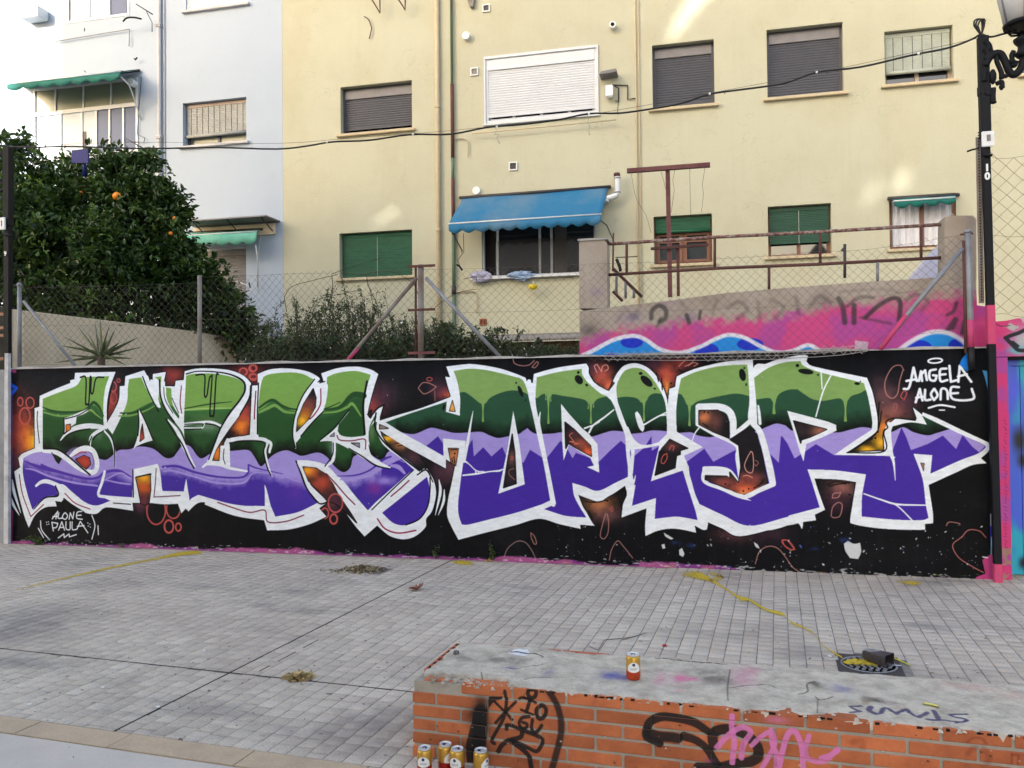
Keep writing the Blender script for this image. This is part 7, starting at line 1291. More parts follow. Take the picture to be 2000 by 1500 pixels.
pgc = onY(1041, 560, BY - .2); q = MB(); q.lathe([(.05, -.05), (.085, -.02), (.09, .03), (.085, .035), (.08, -.015), (.045, -.04)], tuple(pgc), 14); pb = q.build('peg_basket', mk('yellow_plastic', s8(226, 204, 40), s8(190, 160, 30), .6, 9, .4), label='small yellow peg basket hanging below the blue awning window', cat='basket'); MB().tube([(pgc[0], pgc[1], pgc[2] + .03), (pgc[0] + .01, pgc[1], pgc[2] + .11)], .006, 5).build('handle', M['plastic'], pb)

# white building
wb = empty('white_building', (XS, BY, 0), label='white rendered apartment block at the left, its far left end in sunshine', cat='building')
w1 = orect(357, 481, 195.5, 281); w2 = orect(363, 482, -90, 14); w4 = orect(131, 253, -90, 38); w3 = orect(66, 270, 163, 306); w5 = orect(345, 481, 484, 640)
facade('facade', -24, XS - .004, 0, 14.0, BY, [w1, w2, w3, w4, w5], M['white'], wb)
blind_window(w1, wb, M['creamblind'], .74, M['brownmetal'], M['whitetrim'], strings=10, mull=1, panes='paneolive', headmat=M['palewood'], pitch=.034)
shutter_window(w2, wb, M['whitemetal'], .999, .1, framemat=M['whitemetal'], sillmat=M['whitetrim'], rec=.03)
shutter_window(w5, wb, M['greymetal'], .999, .12, framemat=M['whitemetal'], sillmat=M['whitetrim'], rec=.09)
x0, x1, z0, z1 = w4; f4 = frame_mb(x0, x1, z0, z1, BY - .01, .05, .06, [onY(173, 0, BY)[0], onY(213, 0, BY)[0]]).build('window', M['whitemetal'], wb)
cuts = [x0 + .05, onY(173, 0, BY)[0], onY(213, 0, BY)[0], x1 - .05]
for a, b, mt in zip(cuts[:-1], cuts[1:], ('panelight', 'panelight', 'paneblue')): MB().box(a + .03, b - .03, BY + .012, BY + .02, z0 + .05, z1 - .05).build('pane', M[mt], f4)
x0, x1, z0, z1 = w3; zr_ = onY(190, 212, BY)[2]; mx = [onY(v, 230, BY)[0] for v in (109, 163.5, 217.5)]
f3 = MB(); f3.box(x0, x0 + .05, BY - .02, BY + .05, z0, z1).box(x1 - .05, x1, BY - .02, BY + .05, z0, z1).box(x0 + .05, x1 - .05, BY - .02, BY + .05, z1 - .05, z1).box(x0 + .05, x1 - .05, BY - .02, BY + .05, z0, z0 + .05).box(x0 + .05, x1 - .05, BY - .025, BY + .05, zr_ - .04, zr_ + .04)
for v in mx: f3.box(v - .014, v + .014, BY - .018, BY + .045, zr_ + .04, z1 - .05)
f3 = f3.build('gallery_window', M['whitemetal'], wb); cuts = [x0 + .05] + mx + [x1 - .05]
for a, b in zip(cuts[:-1], cuts[1:]): MB().box(a + .014, b - .014, BY + .01, BY + .02, zr_ + .04, z1 - .05).build('upper_pane', M['paneolive'], f3)
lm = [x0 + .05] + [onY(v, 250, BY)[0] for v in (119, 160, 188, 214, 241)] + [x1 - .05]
for a, b, mt in zip(lm[:-1], lm[1:], ('panelight', 'panelight', 'panelight', 'paneblue', 'paneblue', 'paneblue')):  # sunlit panes are given pale glass, shaded ones blue grey: light in the colour
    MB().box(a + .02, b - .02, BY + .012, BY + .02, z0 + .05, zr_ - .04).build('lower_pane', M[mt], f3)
q = MB()
for v in lm[1:-1]: q.box(v - .022, v + .022, BY - .012, BY + .04, z0 + .05, zr_ - .04)
q.build('mullion', M['whitemetal'], f3); MB().box(onY(159, 250, BY)[0] + .03, onY(168, 250, BY)[0], BY + .005, BY + .011, z0 + .05, z0 + .55).build('dark_gap', M['darkmetal'], f3)
MB().box(x0 - .03, x1 + .03, BY - .06, BY + .02, z0 - .05, z0 - .003).build('sill', M['whitetrim'], f3)
pp = onY(258, 162, BY - .1); MB().tube([(pp[0], BY - .01, pp[2]), (pp[0], BY - .16, pp[2])], .075, 16, smooth=False).build('vent_cap', M['plastic'], f3)
awning(wb, [(40, 166), (268, 139)], [(14, 164), (236, 139.5), (14, 178), (234, 157)], .75, M['tealawning'], 0, .35, nscal=7, sag=.0,
       arm=[([(236, 150, BY - .7), (252, 166, BY - .5), (262, 192, BY - .25), (268, 212, BY - .1), (276, 234, BY - .03)], .014, M['whitemetal']), ([(276, 150, BY - .04), (268, 262, BY - .04), (283, 270, BY - .04), (281, 278, BY - .04), (262, 277, BY - .04)], .007, M['darkmetal'])])
awning(wb, [(345, 457), (509, 449)], [(345, 461), (502, 452), (345, 483), (501, 477)], .45, M['paleteal'], 0, .25, nscal=6, sag=.0,
       arm=[([(499, 478, BY - .4), (503, 500, BY - .3), (503, 560, BY - .1)], .011, M['whitemetal']), ([(510, 455, BY - .05), (504, 500, BY - .05), (505, 566, BY - .05)], .008, M['whitemetal'])])
a, b = onY(352, 438, BY - .5), onY(522, 422, BY - .5); cn = MB(); cn.box(a[0], b[0], BY - .55, BY - .002, b[2] - .012, b[2] + .012); cn = cn.build('canopy', M['greymetal'], wb)
for x in (388, 454, 520): pp = onY(x, 430, BY - .3)[0]; MB().tube([(pp, BY - .5, b[2] - .012), (pp, BY - .01, b[2] - .22)], .012, 5).build('canopy_bracket', M['darkmetal'], cn)
MB().box(a[0], b[0] - .1, BY - .06, BY - .004, b[2] - .26, b[2] - .04).build('canopy_board', M['beige'], cn)
q = MB(); zr2 = onY(460, 575, BY)[2]; xa, xb = onY(436, 580, BY)[0], onY(481, 580, BY)[0]; q.box(xa, xb, BY - .10, BY - .08, zr2 - .015, zr2 + .015)
for k in range(9): x = xa + (xb - xa) * k / 8; q.box(x - .006, x + .006, BY - .096, BY - .084, zr2 - .9, zr2 - .015)
q.build('window_railing', M['whitemetal'], wb)
x = onY(314, 150, BY)[0]; q = MB(); q.tube([(x, BY - .05, 0), (x, BY - .05, 13.9)], .042, 12).tube([(x + .10, BY - .02, 0), (x + .10, BY - .02, 13.9)], .012, 8); dp = q.build('drainpipe', M['whitetrim'], wb)
for y in (50, 268): z = onY(314, y, BY)[2]; MB().box(x - .06, x + .055, BY - .10, BY - .001, z - .012, z + .012).box(x - .06, x + .055, BY - .10, BY - .001, z - .05, z - .026).build('pipe_clip', M['whitetrim'], dp)
def wpipe(name, P, r, mat_, Yo=.1, sm=False): return pipe(name, P, r, mat_, Yo, 6, wb, sm)
wpipe('clothes_bracket', [(266, 8), (298, 28)], .012, M['darkmetal'], .4); wpipe('clothes_bracket', [(286, 22), (297, 44), (297, 62)], .008, M['darkmetal'], .2); wpipe('clothes_bracket', [(246, 271), (281, 290)], .012, M['darkmetal'], .4); wpipe('clothes_bracket', [(268, 285), (281, 300)], .010, M['darkmetal'], .3)
wpipe('conduit', [(108, 81), (253, 57), (252, 90)], .010, M['greymetal'], .05); wpipe('line_pulley', [(240, 42), (248, 35), (262, 34), (276, 37)], .018, M['iron'], .3, True); wpipe('hook', [(262, 114), (264, 117), (268, 112)], .014, M['iron'], .1); wpipe('hook', [(164, 138), (168, 141)], .010, M['darkmetal'], .1); wpipe('hook', [(165, 55), (165, 61)], .010, M['darkmetal'], .1)
wpipe('clothes_arm', [(462, 549), (480, 556), (487, 562)], .012, M['whitemetal'], .3); wpipe('clothes_arm', [(486, 552), (489, 562)], .014, M['iron'], .3); wpipe('wire', [(3, 52), (35, 71)], .006, M['greymetal'], .3)
wpipe('clothes_line', [(98, 313), (182, 298)], .005, M['greymetal'], .3)
acp = MB(); a, b = onY(60, 48, BY), onY(96, 22, BY); acp.box(a[0], b[0], BY - .32, BY - .02, a[2], b[2], b=.02); acp = acp.build('air_conditioner', M['whitemetal'], wb); MB().box(a[0] + .12, b[0] - .05, BY - .326, BY - .321, a[2] + .05, b[2] - .05).build('grille', M['greymetal'], acp)
# the house across the street, behind the viewer: it shades the square and the facades
bt = onY(114, 120, BY); sd = Vector((-SUN.x, -SUN.y, -SUN.z)); CYB = -20.0; kx = bt[0] + (CYB - BY) * (SUN.x / SUN.y); zk = onY(150, 200, BY)[2] + (BY - CYB) * (SUN.z / -SUN.y)
ob = empty('street_house', (kx, CYB, 0), label='pale plastered apartment house across the square that shades the facades', cat='building')
ops = [(kx + 1.5 + i * 3.0, kx + 2.9 + i * 3.0, 1.0 + j * 3.0, 2.5 + j * 3.0) for i in range(8) for j in range(6)]
ZB = 11.5; q = MB(); q.box(kx, kx + 27, CYB - 10, CYB, zk, ZB) if zk < ZB else None; q.box(kx + .22, kx + 27, CYB - 9.8, CYB - .02, -.02, min(zk, ZB)); q.build('house_body', mk('cream_plaster', s8(226, 216, 200), s8(206, 196, 180), .5, .6), ob)
# added unseen screen on its roof, pierced to throw sun spots on the facade
hs = []
for (px_, py_, w2_, h2_) in ((1308, 68, .07, .14), (1320, 48, .09, .20), (1334, 28, .09, .22), (1352, 6, .12, .20), (1372, -14, .12, .18), (1686, 392, .05, .12), (1698, 374, .06, .15), (1711, 358, .05, .14), (1744, 366, .05, .14), (1757, 350, .07, .20), (1770, 338, .05, .22), (728, 434, .09, .05), (746, 425, .10, .08), (764, 412, .09, .09), (688, 563, .14, .05), (712, 556, .08, .06), (1240, 22, .05, .10)):
    Pp = onY(px_, py_, BY); tt_ = (CYB - BY) / SUN.y; hs.append((Pp[0] + SUN.x * tt_, Pp[2] + SUN.z * tt_, w2_ * .85, h2_ * .85))
def cells_with_holes(x0_, x1_, z0_, z1_, holes):
    xs_ = sorted({x0_, x1_, *[h[0] + s * h[2] for h in holes for s in (-1, 1)]}); zs_ = sorted({z0_, z1_, *[h[1] + s * h[3] for h in holes for s in (-1, 1)]}); o = []
    for a, b in zip(xs_[:-1], xs_[1:]):
        run = None
        for c_, d in zip(zs_[:-1], zs_[1:]):
            inn = any(abs((a + b) / 2 - h[0]) < h[2] and abs((c_ + d) / 2 - h[1]) < h[3] for h in holes)
            if inn: 
                if run: o.append((a, b, run[0], run[1])); run = None
            else: run = (run[0], d) if run else (c_, d)
        if run: o.append((a, b, run[0], run[1]))
    return o
sq_ = MB(); hs = [h for h in hs if h[1] - h[3] > ZB + .05]
for a, b, c_, d in cells_with_holes(kx, kx + 27, ZB, 20.8, hs): sq_.box(a, b, CYB - .12, CYB, c_, d)
sq_.build('sun_spot_screen', M['concrete'], ob)
q = MB()
for a, b, c_, d in ops: 
    if d > ZB: continue
    q.box(a, b, CYB + .002, CYB + .03, c_, d)
q.build('windows', M['pane'], ob, kind='stuff')

# ================================================================== brick bench
BA = R(-3.3); bench = empty('brick_bench', (-1.373, -4.556, 0), BA, label='long low orange brick bench with a rough concrete top and black tags in the foreground', cat='bench')
bu = np.array([math.cos(BA), math.sin(BA)]); bvv = np.array([-bu[1], bu[0]]); B0 = np.array([-1.373, -4.556])
def bfront(px, py):
    r = ray(px, py); n3 = np.array([bvv[0], bvv[1], 0]); t = ((np.array([B0[0], B0[1], 0]) - CP) @ n3) / (r @ n3); P = CP + r * t; return float((P[:2] - B0) @ bu), float(P[2])
def btop(px, py, z=.362): P = onZ(px, py, z); return float((P[:2] - B0) @ bu), float((P[:2] - B0) @ bvv)
BL, BD = 4.05, .60
def paint_bench():
    c = Canvas(-.02, 2.75, -.02, .40, 700, bfront, 4); c.nz = fbm(c.h, c.w, 40, 3, 4); K = c8(18, 17, 18)
    L = lambda P, w_, a=.95, soft=1.5, cl=K, r=8: c.line(r, P, w_ * (1.22 if cl == K else 1.1), cl, a, soft=soft)
    c.poly(8, [(735, 760), (850, 790), (848, 1300), (660, 1300), (650, 1130), (700, 920)], K, .93)
    [c.glow(8, *a_) for a_ in ((780, 850, 110, 130, K, 1.), (790, 700, 100, 60, K, .8), (790, 1010, 90, 130, K, 1.), (740, 1180, 110, 120, K, .85), (700, 830, 110, 90, K, .5))]; c.line(8, [(800, 790), (790, 900), (780, 1010), (770, 1120)], 66, K, .95, soft=30); c.poly(8, [(868, 655), (1010, 650), (1000, 680), (930, 700), (870, 770)], K, .95)
    L([(1030, 600), (1045, 700), (1035, 800), (1010, 880), (960, 970), (905, 1070), (910, 1100), (930, 1110)], 14); L([(1135, 705), (1080, 760), (1000, 840), (940, 910)], 12); L([(930, 700), (980, 750), (1040, 810), (1100, 880)], 11)
    L([(1300, 575), (1265, 590), (1255, 630), (1290, 665), (1325, 650), (1335, 600), (1300, 575)], 16); L([(1170, 675), (1200, 662), (1290, 680)], 11); L([(1270, 690), (1260, 740), (1240, 800)], 15); L([(1215, 660), (1330, 715)], 11); L([(1190, 780), (1305, 830)], 11)
    L([(1375, 745), (1340, 780), (1345, 850), (1385, 870), (1425, 830), (1430, 770), (1395, 740), (1375, 745)], 16); L([(1265, 850), (1200, 860), (1170, 910), (1195, 960), (1240, 955), (1245, 920), (1205, 905)], 13); L([(1300, 880), (1290, 960), (1310, 1005), (1350, 990), (1390, 935)], 14)
    L([(1045, 970), (1060, 930), (1210, 985), (1350, 1040), (1400, 1085), (1345, 1185), (1250, 1150), (1110, 1090)], 16); L([(1200, 1000), (1180, 1050), (1070, 1080), (1000, 1130), (965, 1190)], 18); L([(1100, 1100), (1180, 1150), (1260, 1230), (1290, 1350)], 20)
    L([(1450, 590), (1510, 680), (1560, 800), (1580, 930), (1570, 1060), (1540, 1180), (1510, 1290), (1480, 1400)], 26, .9, 14)
    L([(640, 1110), (520, 1050), (520, 960), (560, 890), (660, 850), (760, 855), (900, 880), (1010, 920), (1110, 990)], 34, .95, 6, r=9); L([(530, 1010), (640, 1040), (760, 1050), (820, 1060)], 40, .95, 10, r=9); L([(880, 1040), (1000, 1080), (1100, 1160), (1160, 1250), (1200, 1310)], 34, .95, 6, r=9)
    L([(1170, 1130), (1160, 1040), (1200, 990), (1300, 970), (1420, 1000), (1530, 1060), (1600, 1150), (1600, 1240), (1520, 1290), (1380, 1310), (1200, 1350), (1020, 1350)], 42, .95, 6, r=9)
    PKc = c8(206, 118, 172)
    for P, w_ in [([(1350, 840), (1345, 950), (1370, 1100), (1350, 1300)], 26), ([(1200, 1150), (1290, 1050), (1400, 970), (1480, 960), (1530, 1010), (1460, 1120), (1440, 1250)], 26), ([(1540, 1130), (1640, 1040), (1730, 1000), (1770, 1100), (1700, 1250), (1640, 1350)], 22), ([(1730, 980), (1740, 1120), (1780, 1200), (1780, 1350)], 22), ([(1810, 1340), (1850, 1150), (1900, 1010), (1970, 1000), (2030, 1150), (2040, 1350)], 26)]: L(P, w_, .9, 5, PKc, 9)
    L([(90, 940), (60, 1060), (90, 1150), (230, 1170), (300, 1100), (345, 1070)], 22, .85, 6, PKc, 10); L([(200, 1140), (290, 1110), (350, 1065)], 22, .85, 6, PKc, 10); c.glow(9, 1800, 880, 120, 40, c8(206, 118, 172), .5); c.glow(9, 1130, 1280, 60, 30, c8(130, 60, 110), .5)
    BR = c8(110, 40, 24)
    L([(1500, 1000), (1540, 965), (1620, 965), (1665, 1010)], 12, .45, 14, BR, 10); L([(1500, 1100), (1540, 1060), (1580, 1050)], 20, .4, 20, BR, 10); L([(480, 1000), (560, 990), (570, 1050)], 26, .3, 26, BR, 10); L([(1650, 1060), (1690, 1130), (1680, 1180)], 26, .35, 26, BR, 10); L([(1890, 1100), (1890, 1190)], 10, .5, 6, BR, 10); L([(1900, 1110), (1950, 1110), (1945, 1200)], 9, .5, 6, BR, 10)
    rs_ = np.random.RandomState(2)
    for k in range(90): x, z = rs_.uniform(0, 2.7), rs_.uniform(0, .38); X, Y = (x - c.x0) * c.s, (c.z1 - z) * c.s; r = rs_.uniform(.8, 2.6); X0, Y0 = int(X), int(Y); c.im[max(0, Y0 - int(r)):Y0 + int(r) + 1, max(0, X0 - int(r)):X0 + int(r * 2) + 1] = c.cc(c8(40, 26, 22) if k % 3 else c8(190, 180, 170)) * .8
    return c
cbn = paint_bench(); ib = make_image('bench_tags', cbn)
M['brick'] = mpaint('orange_brick', cbn, ib, s8(192, 110, 68), ref=bench, rough=.8, bump=.5, bs=70, dirt=s8(140, 70, 46), amt=.7, scale=8, obj_tint=.26, face=('Y', -.2, -.6), bd=.003)
M['mortar'] = mpaint('bench_mortar', cbn, ib, s8(164, 155, 142), ref=bench, rough=.9, bump=.5, bs=90, dirt=s8(120, 112, 100), amt=.5, scale=9, face=('Y', -.2, -.6), bd=.004)
def paint_top():
    c = Canvas(-.05, 2.95, -.05, .75, 500, btop, 4); c.wm = 1.7; c.nz = fbm(c.h, c.w, 30, 3, 5)
    BL_ = c8(70, 76, 150); PKt = c8(206, 110, 150)
    for a in [(9, 180, 450, 110, 26, BL_, .95), (9, 300, 470, 60, 16, BL_, .7), (8, 1080, 378, 60, 12, BL_, .6), (8, 1450, 430, 60, 20, BL_, .4), (9, 840, 480, 60, 30, PKt, .9), (9, 950, 490, 70, 14, PKt, .8), (9, 650, 480, 60, 40, PKt, .45), (9, 1450, 470, 110, 60, c8(196, 120, 150), .6), (9, 1560, 400, 80, 20, c8(196, 120, 150), .4), (10, 380, 530, 80, 26, c8(110, 110, 160), .5), (10, 1500, 510, 200, 20, c8(190, 150, 144), .5), (10, 1900, 600, 120, 24, c8(190, 150, 140), .4), (9, 820, 600, 50, 10, PKt, .4)]: c.glow(a[0], a[1], a[2], a[3] * 1.2, a[4] * 1.7, a[5], a[6], rag=1.1)
    DK = c8(62, 56, 54)
    for a in [(9, 1200, 480, 120, 50, DK, .45), (9, 1080, 420, 110, 30, DK, .35), (8, 1000, 310, 200, 20, DK, .45), (8, 650, 300, 160, 20, DK, .35), (10, 700, 640, 110, 14, DK, .7), (10, 580, 650, 50, 14, c8(120, 100, 60), .5), (10, 140, 490, 50, 14, DK, .6), (8, 300, 480, 120, 20, DK, .4)]: c.glow(a[0], a[1], a[2], a[3] * 1.1, a[4] * 1.6, a[5], min(.9, a[6] * 1.3), rag=1.9)
    for r, P, w_ in [(8, [(800, 440), (820, 490), (900, 520), (1000, 515), (1130, 525)], 4), (8, [(1230, 490), (1350, 472), (1480, 482)], 4), (9, [(1330, 400), (1315, 500), (1305, 600), (1310, 700)], 4), (9, [(1320, 590), (1500, 560), (1700, 540), (1770, 565)], 5), (10, [(0, 580), (80, 560), (75, 500), (140, 470)], 5), (10, [(170, 620), (165, 740)], 3), (10, [(150, 600), (190, 630), (300, 605)], 5), (8, [(990, 370), (1150, 385), (1400, 350)], 4)]: c.line(r, P, w_, c8(46, 42, 40), .75, soft=2)
    NV = c8(58, 52, 96)
    for P, w_ in [([(555, 688), (455, 690), (480, 705), (550, 725), (460, 728)], 9), ([(640, 695), (625, 720), (685, 745)], 15), ([(730, 745), (760, 705), (800, 715), (870, 760), (910, 730), (960, 720), (1010, 765), (1060, 790), (1140, 750)], 13), ([(1200, 735), (1225, 770), (1240, 800)], 14), ([(1140, 800), (1300, 815), (1440, 830), (1490, 810)], 10), ([(1490, 765), (1350, 760), (1380, 780), (1480, 800), (1480, 820), (1400, 840)], 11)]: c.line(10, P, w_, NV, .88, soft=4)
    c.line(8, [(1680, 210), (1850, 222), (2000, 235)], 7, WHT, .95); c.line(9, [(0, 232), (150, 240), (330, 250)], 7, WHT, .95); c.line(9, [(440, 262), (600, 280), (730, 295)], 5, c8(200, 196, 196), .6)
    c.poly(8, [(1050, 245), (1130, 222), (1250, 215), (1275, 245), (1230, 272), (1130, 268)], c8(216, 216, 220), .95); c.line(8, [(1090, 238), (1180, 240), (1270, 250), (1400, 275)], 6, c8(50, 46, 60), .9)
    for k in range(10): x = 600 + k * 72; c.line(9, [(x, 285 + k * 6.5), (x + 46, 289 + k * 6.5)], 7, c8(60, 40, 36), .85)
    for k in range(16): c.dot(10, RNG.uniform(100, 1900), RNG.uniform(420, 800), 7, 3, c8(214, 210, 206), .8)
    return c
ct = paint_top(); itp = make_image('bench_top_paint', ct)
M['bconc'] = mpaint('rough_bench_concrete', ct, itp, s8(202, 192, 178), ref=bench, plane='xy', rough=.92, bump=.9, bs=55, dirt=s8(132, 121, 108), amt=.75, scale=11, bd=.012)
M['brickinner'] = mk('red_brick_core', s8(186, 104, 74), s8(140, 72, 54), .6, 12, .85, 90, .3)
MB().box(.006, BL, .0045, BD - .012, -.01, .350).build('core', M['mortar'], bench, loc=(0, 0, 0))
bm_ = {}
def brick(x0, x1, z0, z1, y0=0., y1=.07, mat_=None, name='brick'):
    key = (round(x1 - x0, 3), round(z1 - z0, 3), round(y1 - y0, 3), mat_ is None)
    if key not in bm_: bm_[key] = MB().box(0, x1 - x0, 0, y1 - y0, 0, z1 - z0, b=.0035).mesh('brick', mat_ or M['brick'])
    link(name, bm_[key], bench, loc=(x0 + rs.normal(0, .0006), y0 + rs.normal(0, .0010), z0), rot=(0, rs.normal(0, .003), 0))
j_, p_ = .0125, .247
for ci, z0 in enumerate((.003, .065, .126, .188, .249, .311)):
    z1 = z0 + .0495; odd = ci % 2            # courses alternate
    xs = [0.0]; x = (.115 if not odd else .234)
    if ci == 1 or ci == 3 or ci == 5: x = .234
    while x < BL: xs.append(x); x += p_
    xs.append(BL)
    for a, b in zip(xs[:-1], xs[1:]):
        if b - a < .04: continue
        if ci == 5 and b < .47: continue
        brick(a + (j_ / 2 if a else 0), b - (j_ / 2), z0, z1)
    # left end: headers seen edge on
    if ci < 5:
        for k, (a, b) in enumerate(((.075, .30), (.305, .53))): brick(.0, .05, z0, z1, a + .004, b - .004)
brick(.05, .145, .311, .356, .012, .06); brick(.012, .045, .305, .35, .03, .09, M['brickinner'])
for a, b in ((.155, .19), (.192, .225), (.228, .25)): brick(a, b, .311, .345 + rs.uniform(0, .01), .018, .05, M['brickinner'])
# perforated bricks showing along the back-left corner
for k in range(7):
    v = .14 + k * .062; brick(-.002, .055, .315, .362, v, v + .052, M['brickinner'])
    for t in range(2): MB().box(.010 + t * .022, .024 + t * .022, v + .008, v + .042, .3622, .3632).build('brick_hole', M['black'], bench, loc=(0, 0, 0))
for k in range(3): a = .07 + k * .25; brick(a, a + .24, .31, .362, BD - .03, BD + .0, M['brickinner'])
# the concrete top: uneven sheet with chipped front edge
NX_, NY_ = 420, 64; V = []; T = []; hn = fbm(NY_ + 1, NX_ + 1, 22, 5, 5); hn2 = fbm(NY_ + 1, NX_ + 1, 5, 8, 3); en = fbm(2, NX_ + 1, 14, 6, 4)[0]; en2 = fbm(2, NX_ + 1, 5, 9, 3)[0]
for i in range(NX_ + 1):
    x = .03 + (BL - .03) * i / NX_
    e0 = -.004 + .022 * max(0, en[i] - .45) * 2 + .012 * en2[i]
    if x < .46: e0 = .035 + .05 * en[i] + (.02 if .16 < x < .45 else 0)
    e1 = BD - .006 - .012 * en2[i]
    if x < .9: e1 = BD - .035
    xx = x if x > .1 else .03 + (x - .03) * 1.0
    for j in range(NY_ + 1):
        t = j / NY_; y = e0 + (e1 - e0) * t; left = .035 if x < .08 else 0
        z = .366 + .018 * (hn[j, i] - .5) + .011 * (hn2[j, i] - .5) - .005 * max(0, 1 - t * 20) ** 2 - .012 * max(0, .06 - (x - .03)) / .06 * .3
        if x < .5: z += .004
        V.append((xx + (.02 * (.5 - en[min(NX_, j * 3)]) if i == 0 else 0), y, z))
n0 = len(V); W2 = NY_ + 1
Fq = [(i * W2 + j, (i + 1) * W2 + j, (i + 1) * W2 + j + 1, i * W2 + j + 1) for i in range(NX_) for j in range(NY_)]
for i in range(NX_ + 1): v = V[i * W2]; V.append((v[0], v[1] + .004, .325)); 
for i in range(NX_ + 1): v = V[i * W2 + NY_]; V.append((v[0], v[1], .32))
Fq += [(i * W2, n0 + i, n0 + i + 1, (i + 1) * W2) for i in range(NX_)]; Fq = [tuple(q) for q in Fq]; n1 = n0 + NX_ + 1
Fq += [(i * W2 + NY_, (i + 1) * W2 + NY_, n1 + i + 1, n1 + i) for i in range(NX_)]
for j in range(NY_): pass
n2 = len(V); V += [(V[j][0], V[j][1], .325) for j in range(W2)]; Fq += [(j, j + 1, n2 + j + 1, n2 + j) for j in range(NY_)]
rc = np.random.RandomState(21); q = MB()
for k in range(230):
    x = rc.uniform(.05, 2.7) if k > 60 else rc.uniform(.1, .5); y = abs(rc.normal(0, .012)) + .001 if k > 60 else rc.uniform(.01, .07); s_ = rc.uniform(.003, .010); z = .352 + rc.uniform(-.004, .012) if k > 60 else .345 + rc.uniform(0, .02)
    q.add([(x + s_ * rc.uniform(.5, 1.4) * a, y + s_ * rc.uniform(.5, 1.2) * b_, z + s_ * rc.uniform(.4, 1) * c_) for a, b_, c_ in ((-1, -1, -1), (1, -1, -1), (1, 1, -1), (-1, 1, -1), (-.6, -.6, .8), (.6, -.7, .7), (.5, .5, .9), (-.6, .6, .6))], [(0, 1, 5, 4), (1, 2, 6, 5), (2, 3, 7, 6), (3, 0, 4, 7), (4, 5, 6, 7)])
q.build('mortar_crumbs', M['bconc'], bench, loc=(0, 0, 0), kind='stuff')
q = MB()
for k in range(46):
    x = rc.uniform(.5, 2.7); q.box(x, x + rc.uniform(.008, .022), -.0012, .01, .350 + rc.uniform(0, .003), .357 + rc.uniform(0, .004))
q.build('edge_hollow', M['black'], bench, loc=(0, 0, 0), kind='stuff')
link('concrete_top', npmesh('concrete_top', np.array(V), np.array(Fq), M['bconc']), bench, loc=(0, 0, 0))

# ================================================================== cans and litter
m, n, b = nodes('can_gold'); b.inputs['Base Color'].default_value = s8(196, 152, 66) + (1,); b.inputs['Metallic'].default_value = .6; b.inputs['Roughness'].default_value = .3; M['gold'] = m
m, n, b = nodes('can_silver'); b.inputs['Base Color'].default_value = s8(206, 208, 214) + (1,); b.inputs['Metallic'].default_value = .35; b.inputs['Roughness'].default_value = .35; M['silver'] = m
m, n, b = nodes('can_red'); b.inputs['Base Color'].default_value = s8(152, 30, 26) + (1,); b.inputs['Metallic'].default_value = .2; b.inputs['Roughness'].default_value = .35; M['red'] = m
m, n, b = nodes('can_rust_red'); b.inputs['Base Color'].default_value = s8(176, 62, 30) + (1,); b.inputs['Metallic'].default_value = .2; b.inputs['Roughness'].default_value = .35; M['red2'] = m
M['label'] = mk('can_label', s8(228, 226, 222), bump=0, fine=0, rough=.4); M['ink'] = mk('can_ink', s8(54, 64, 104), bump=0, fine=0, rough=.4)
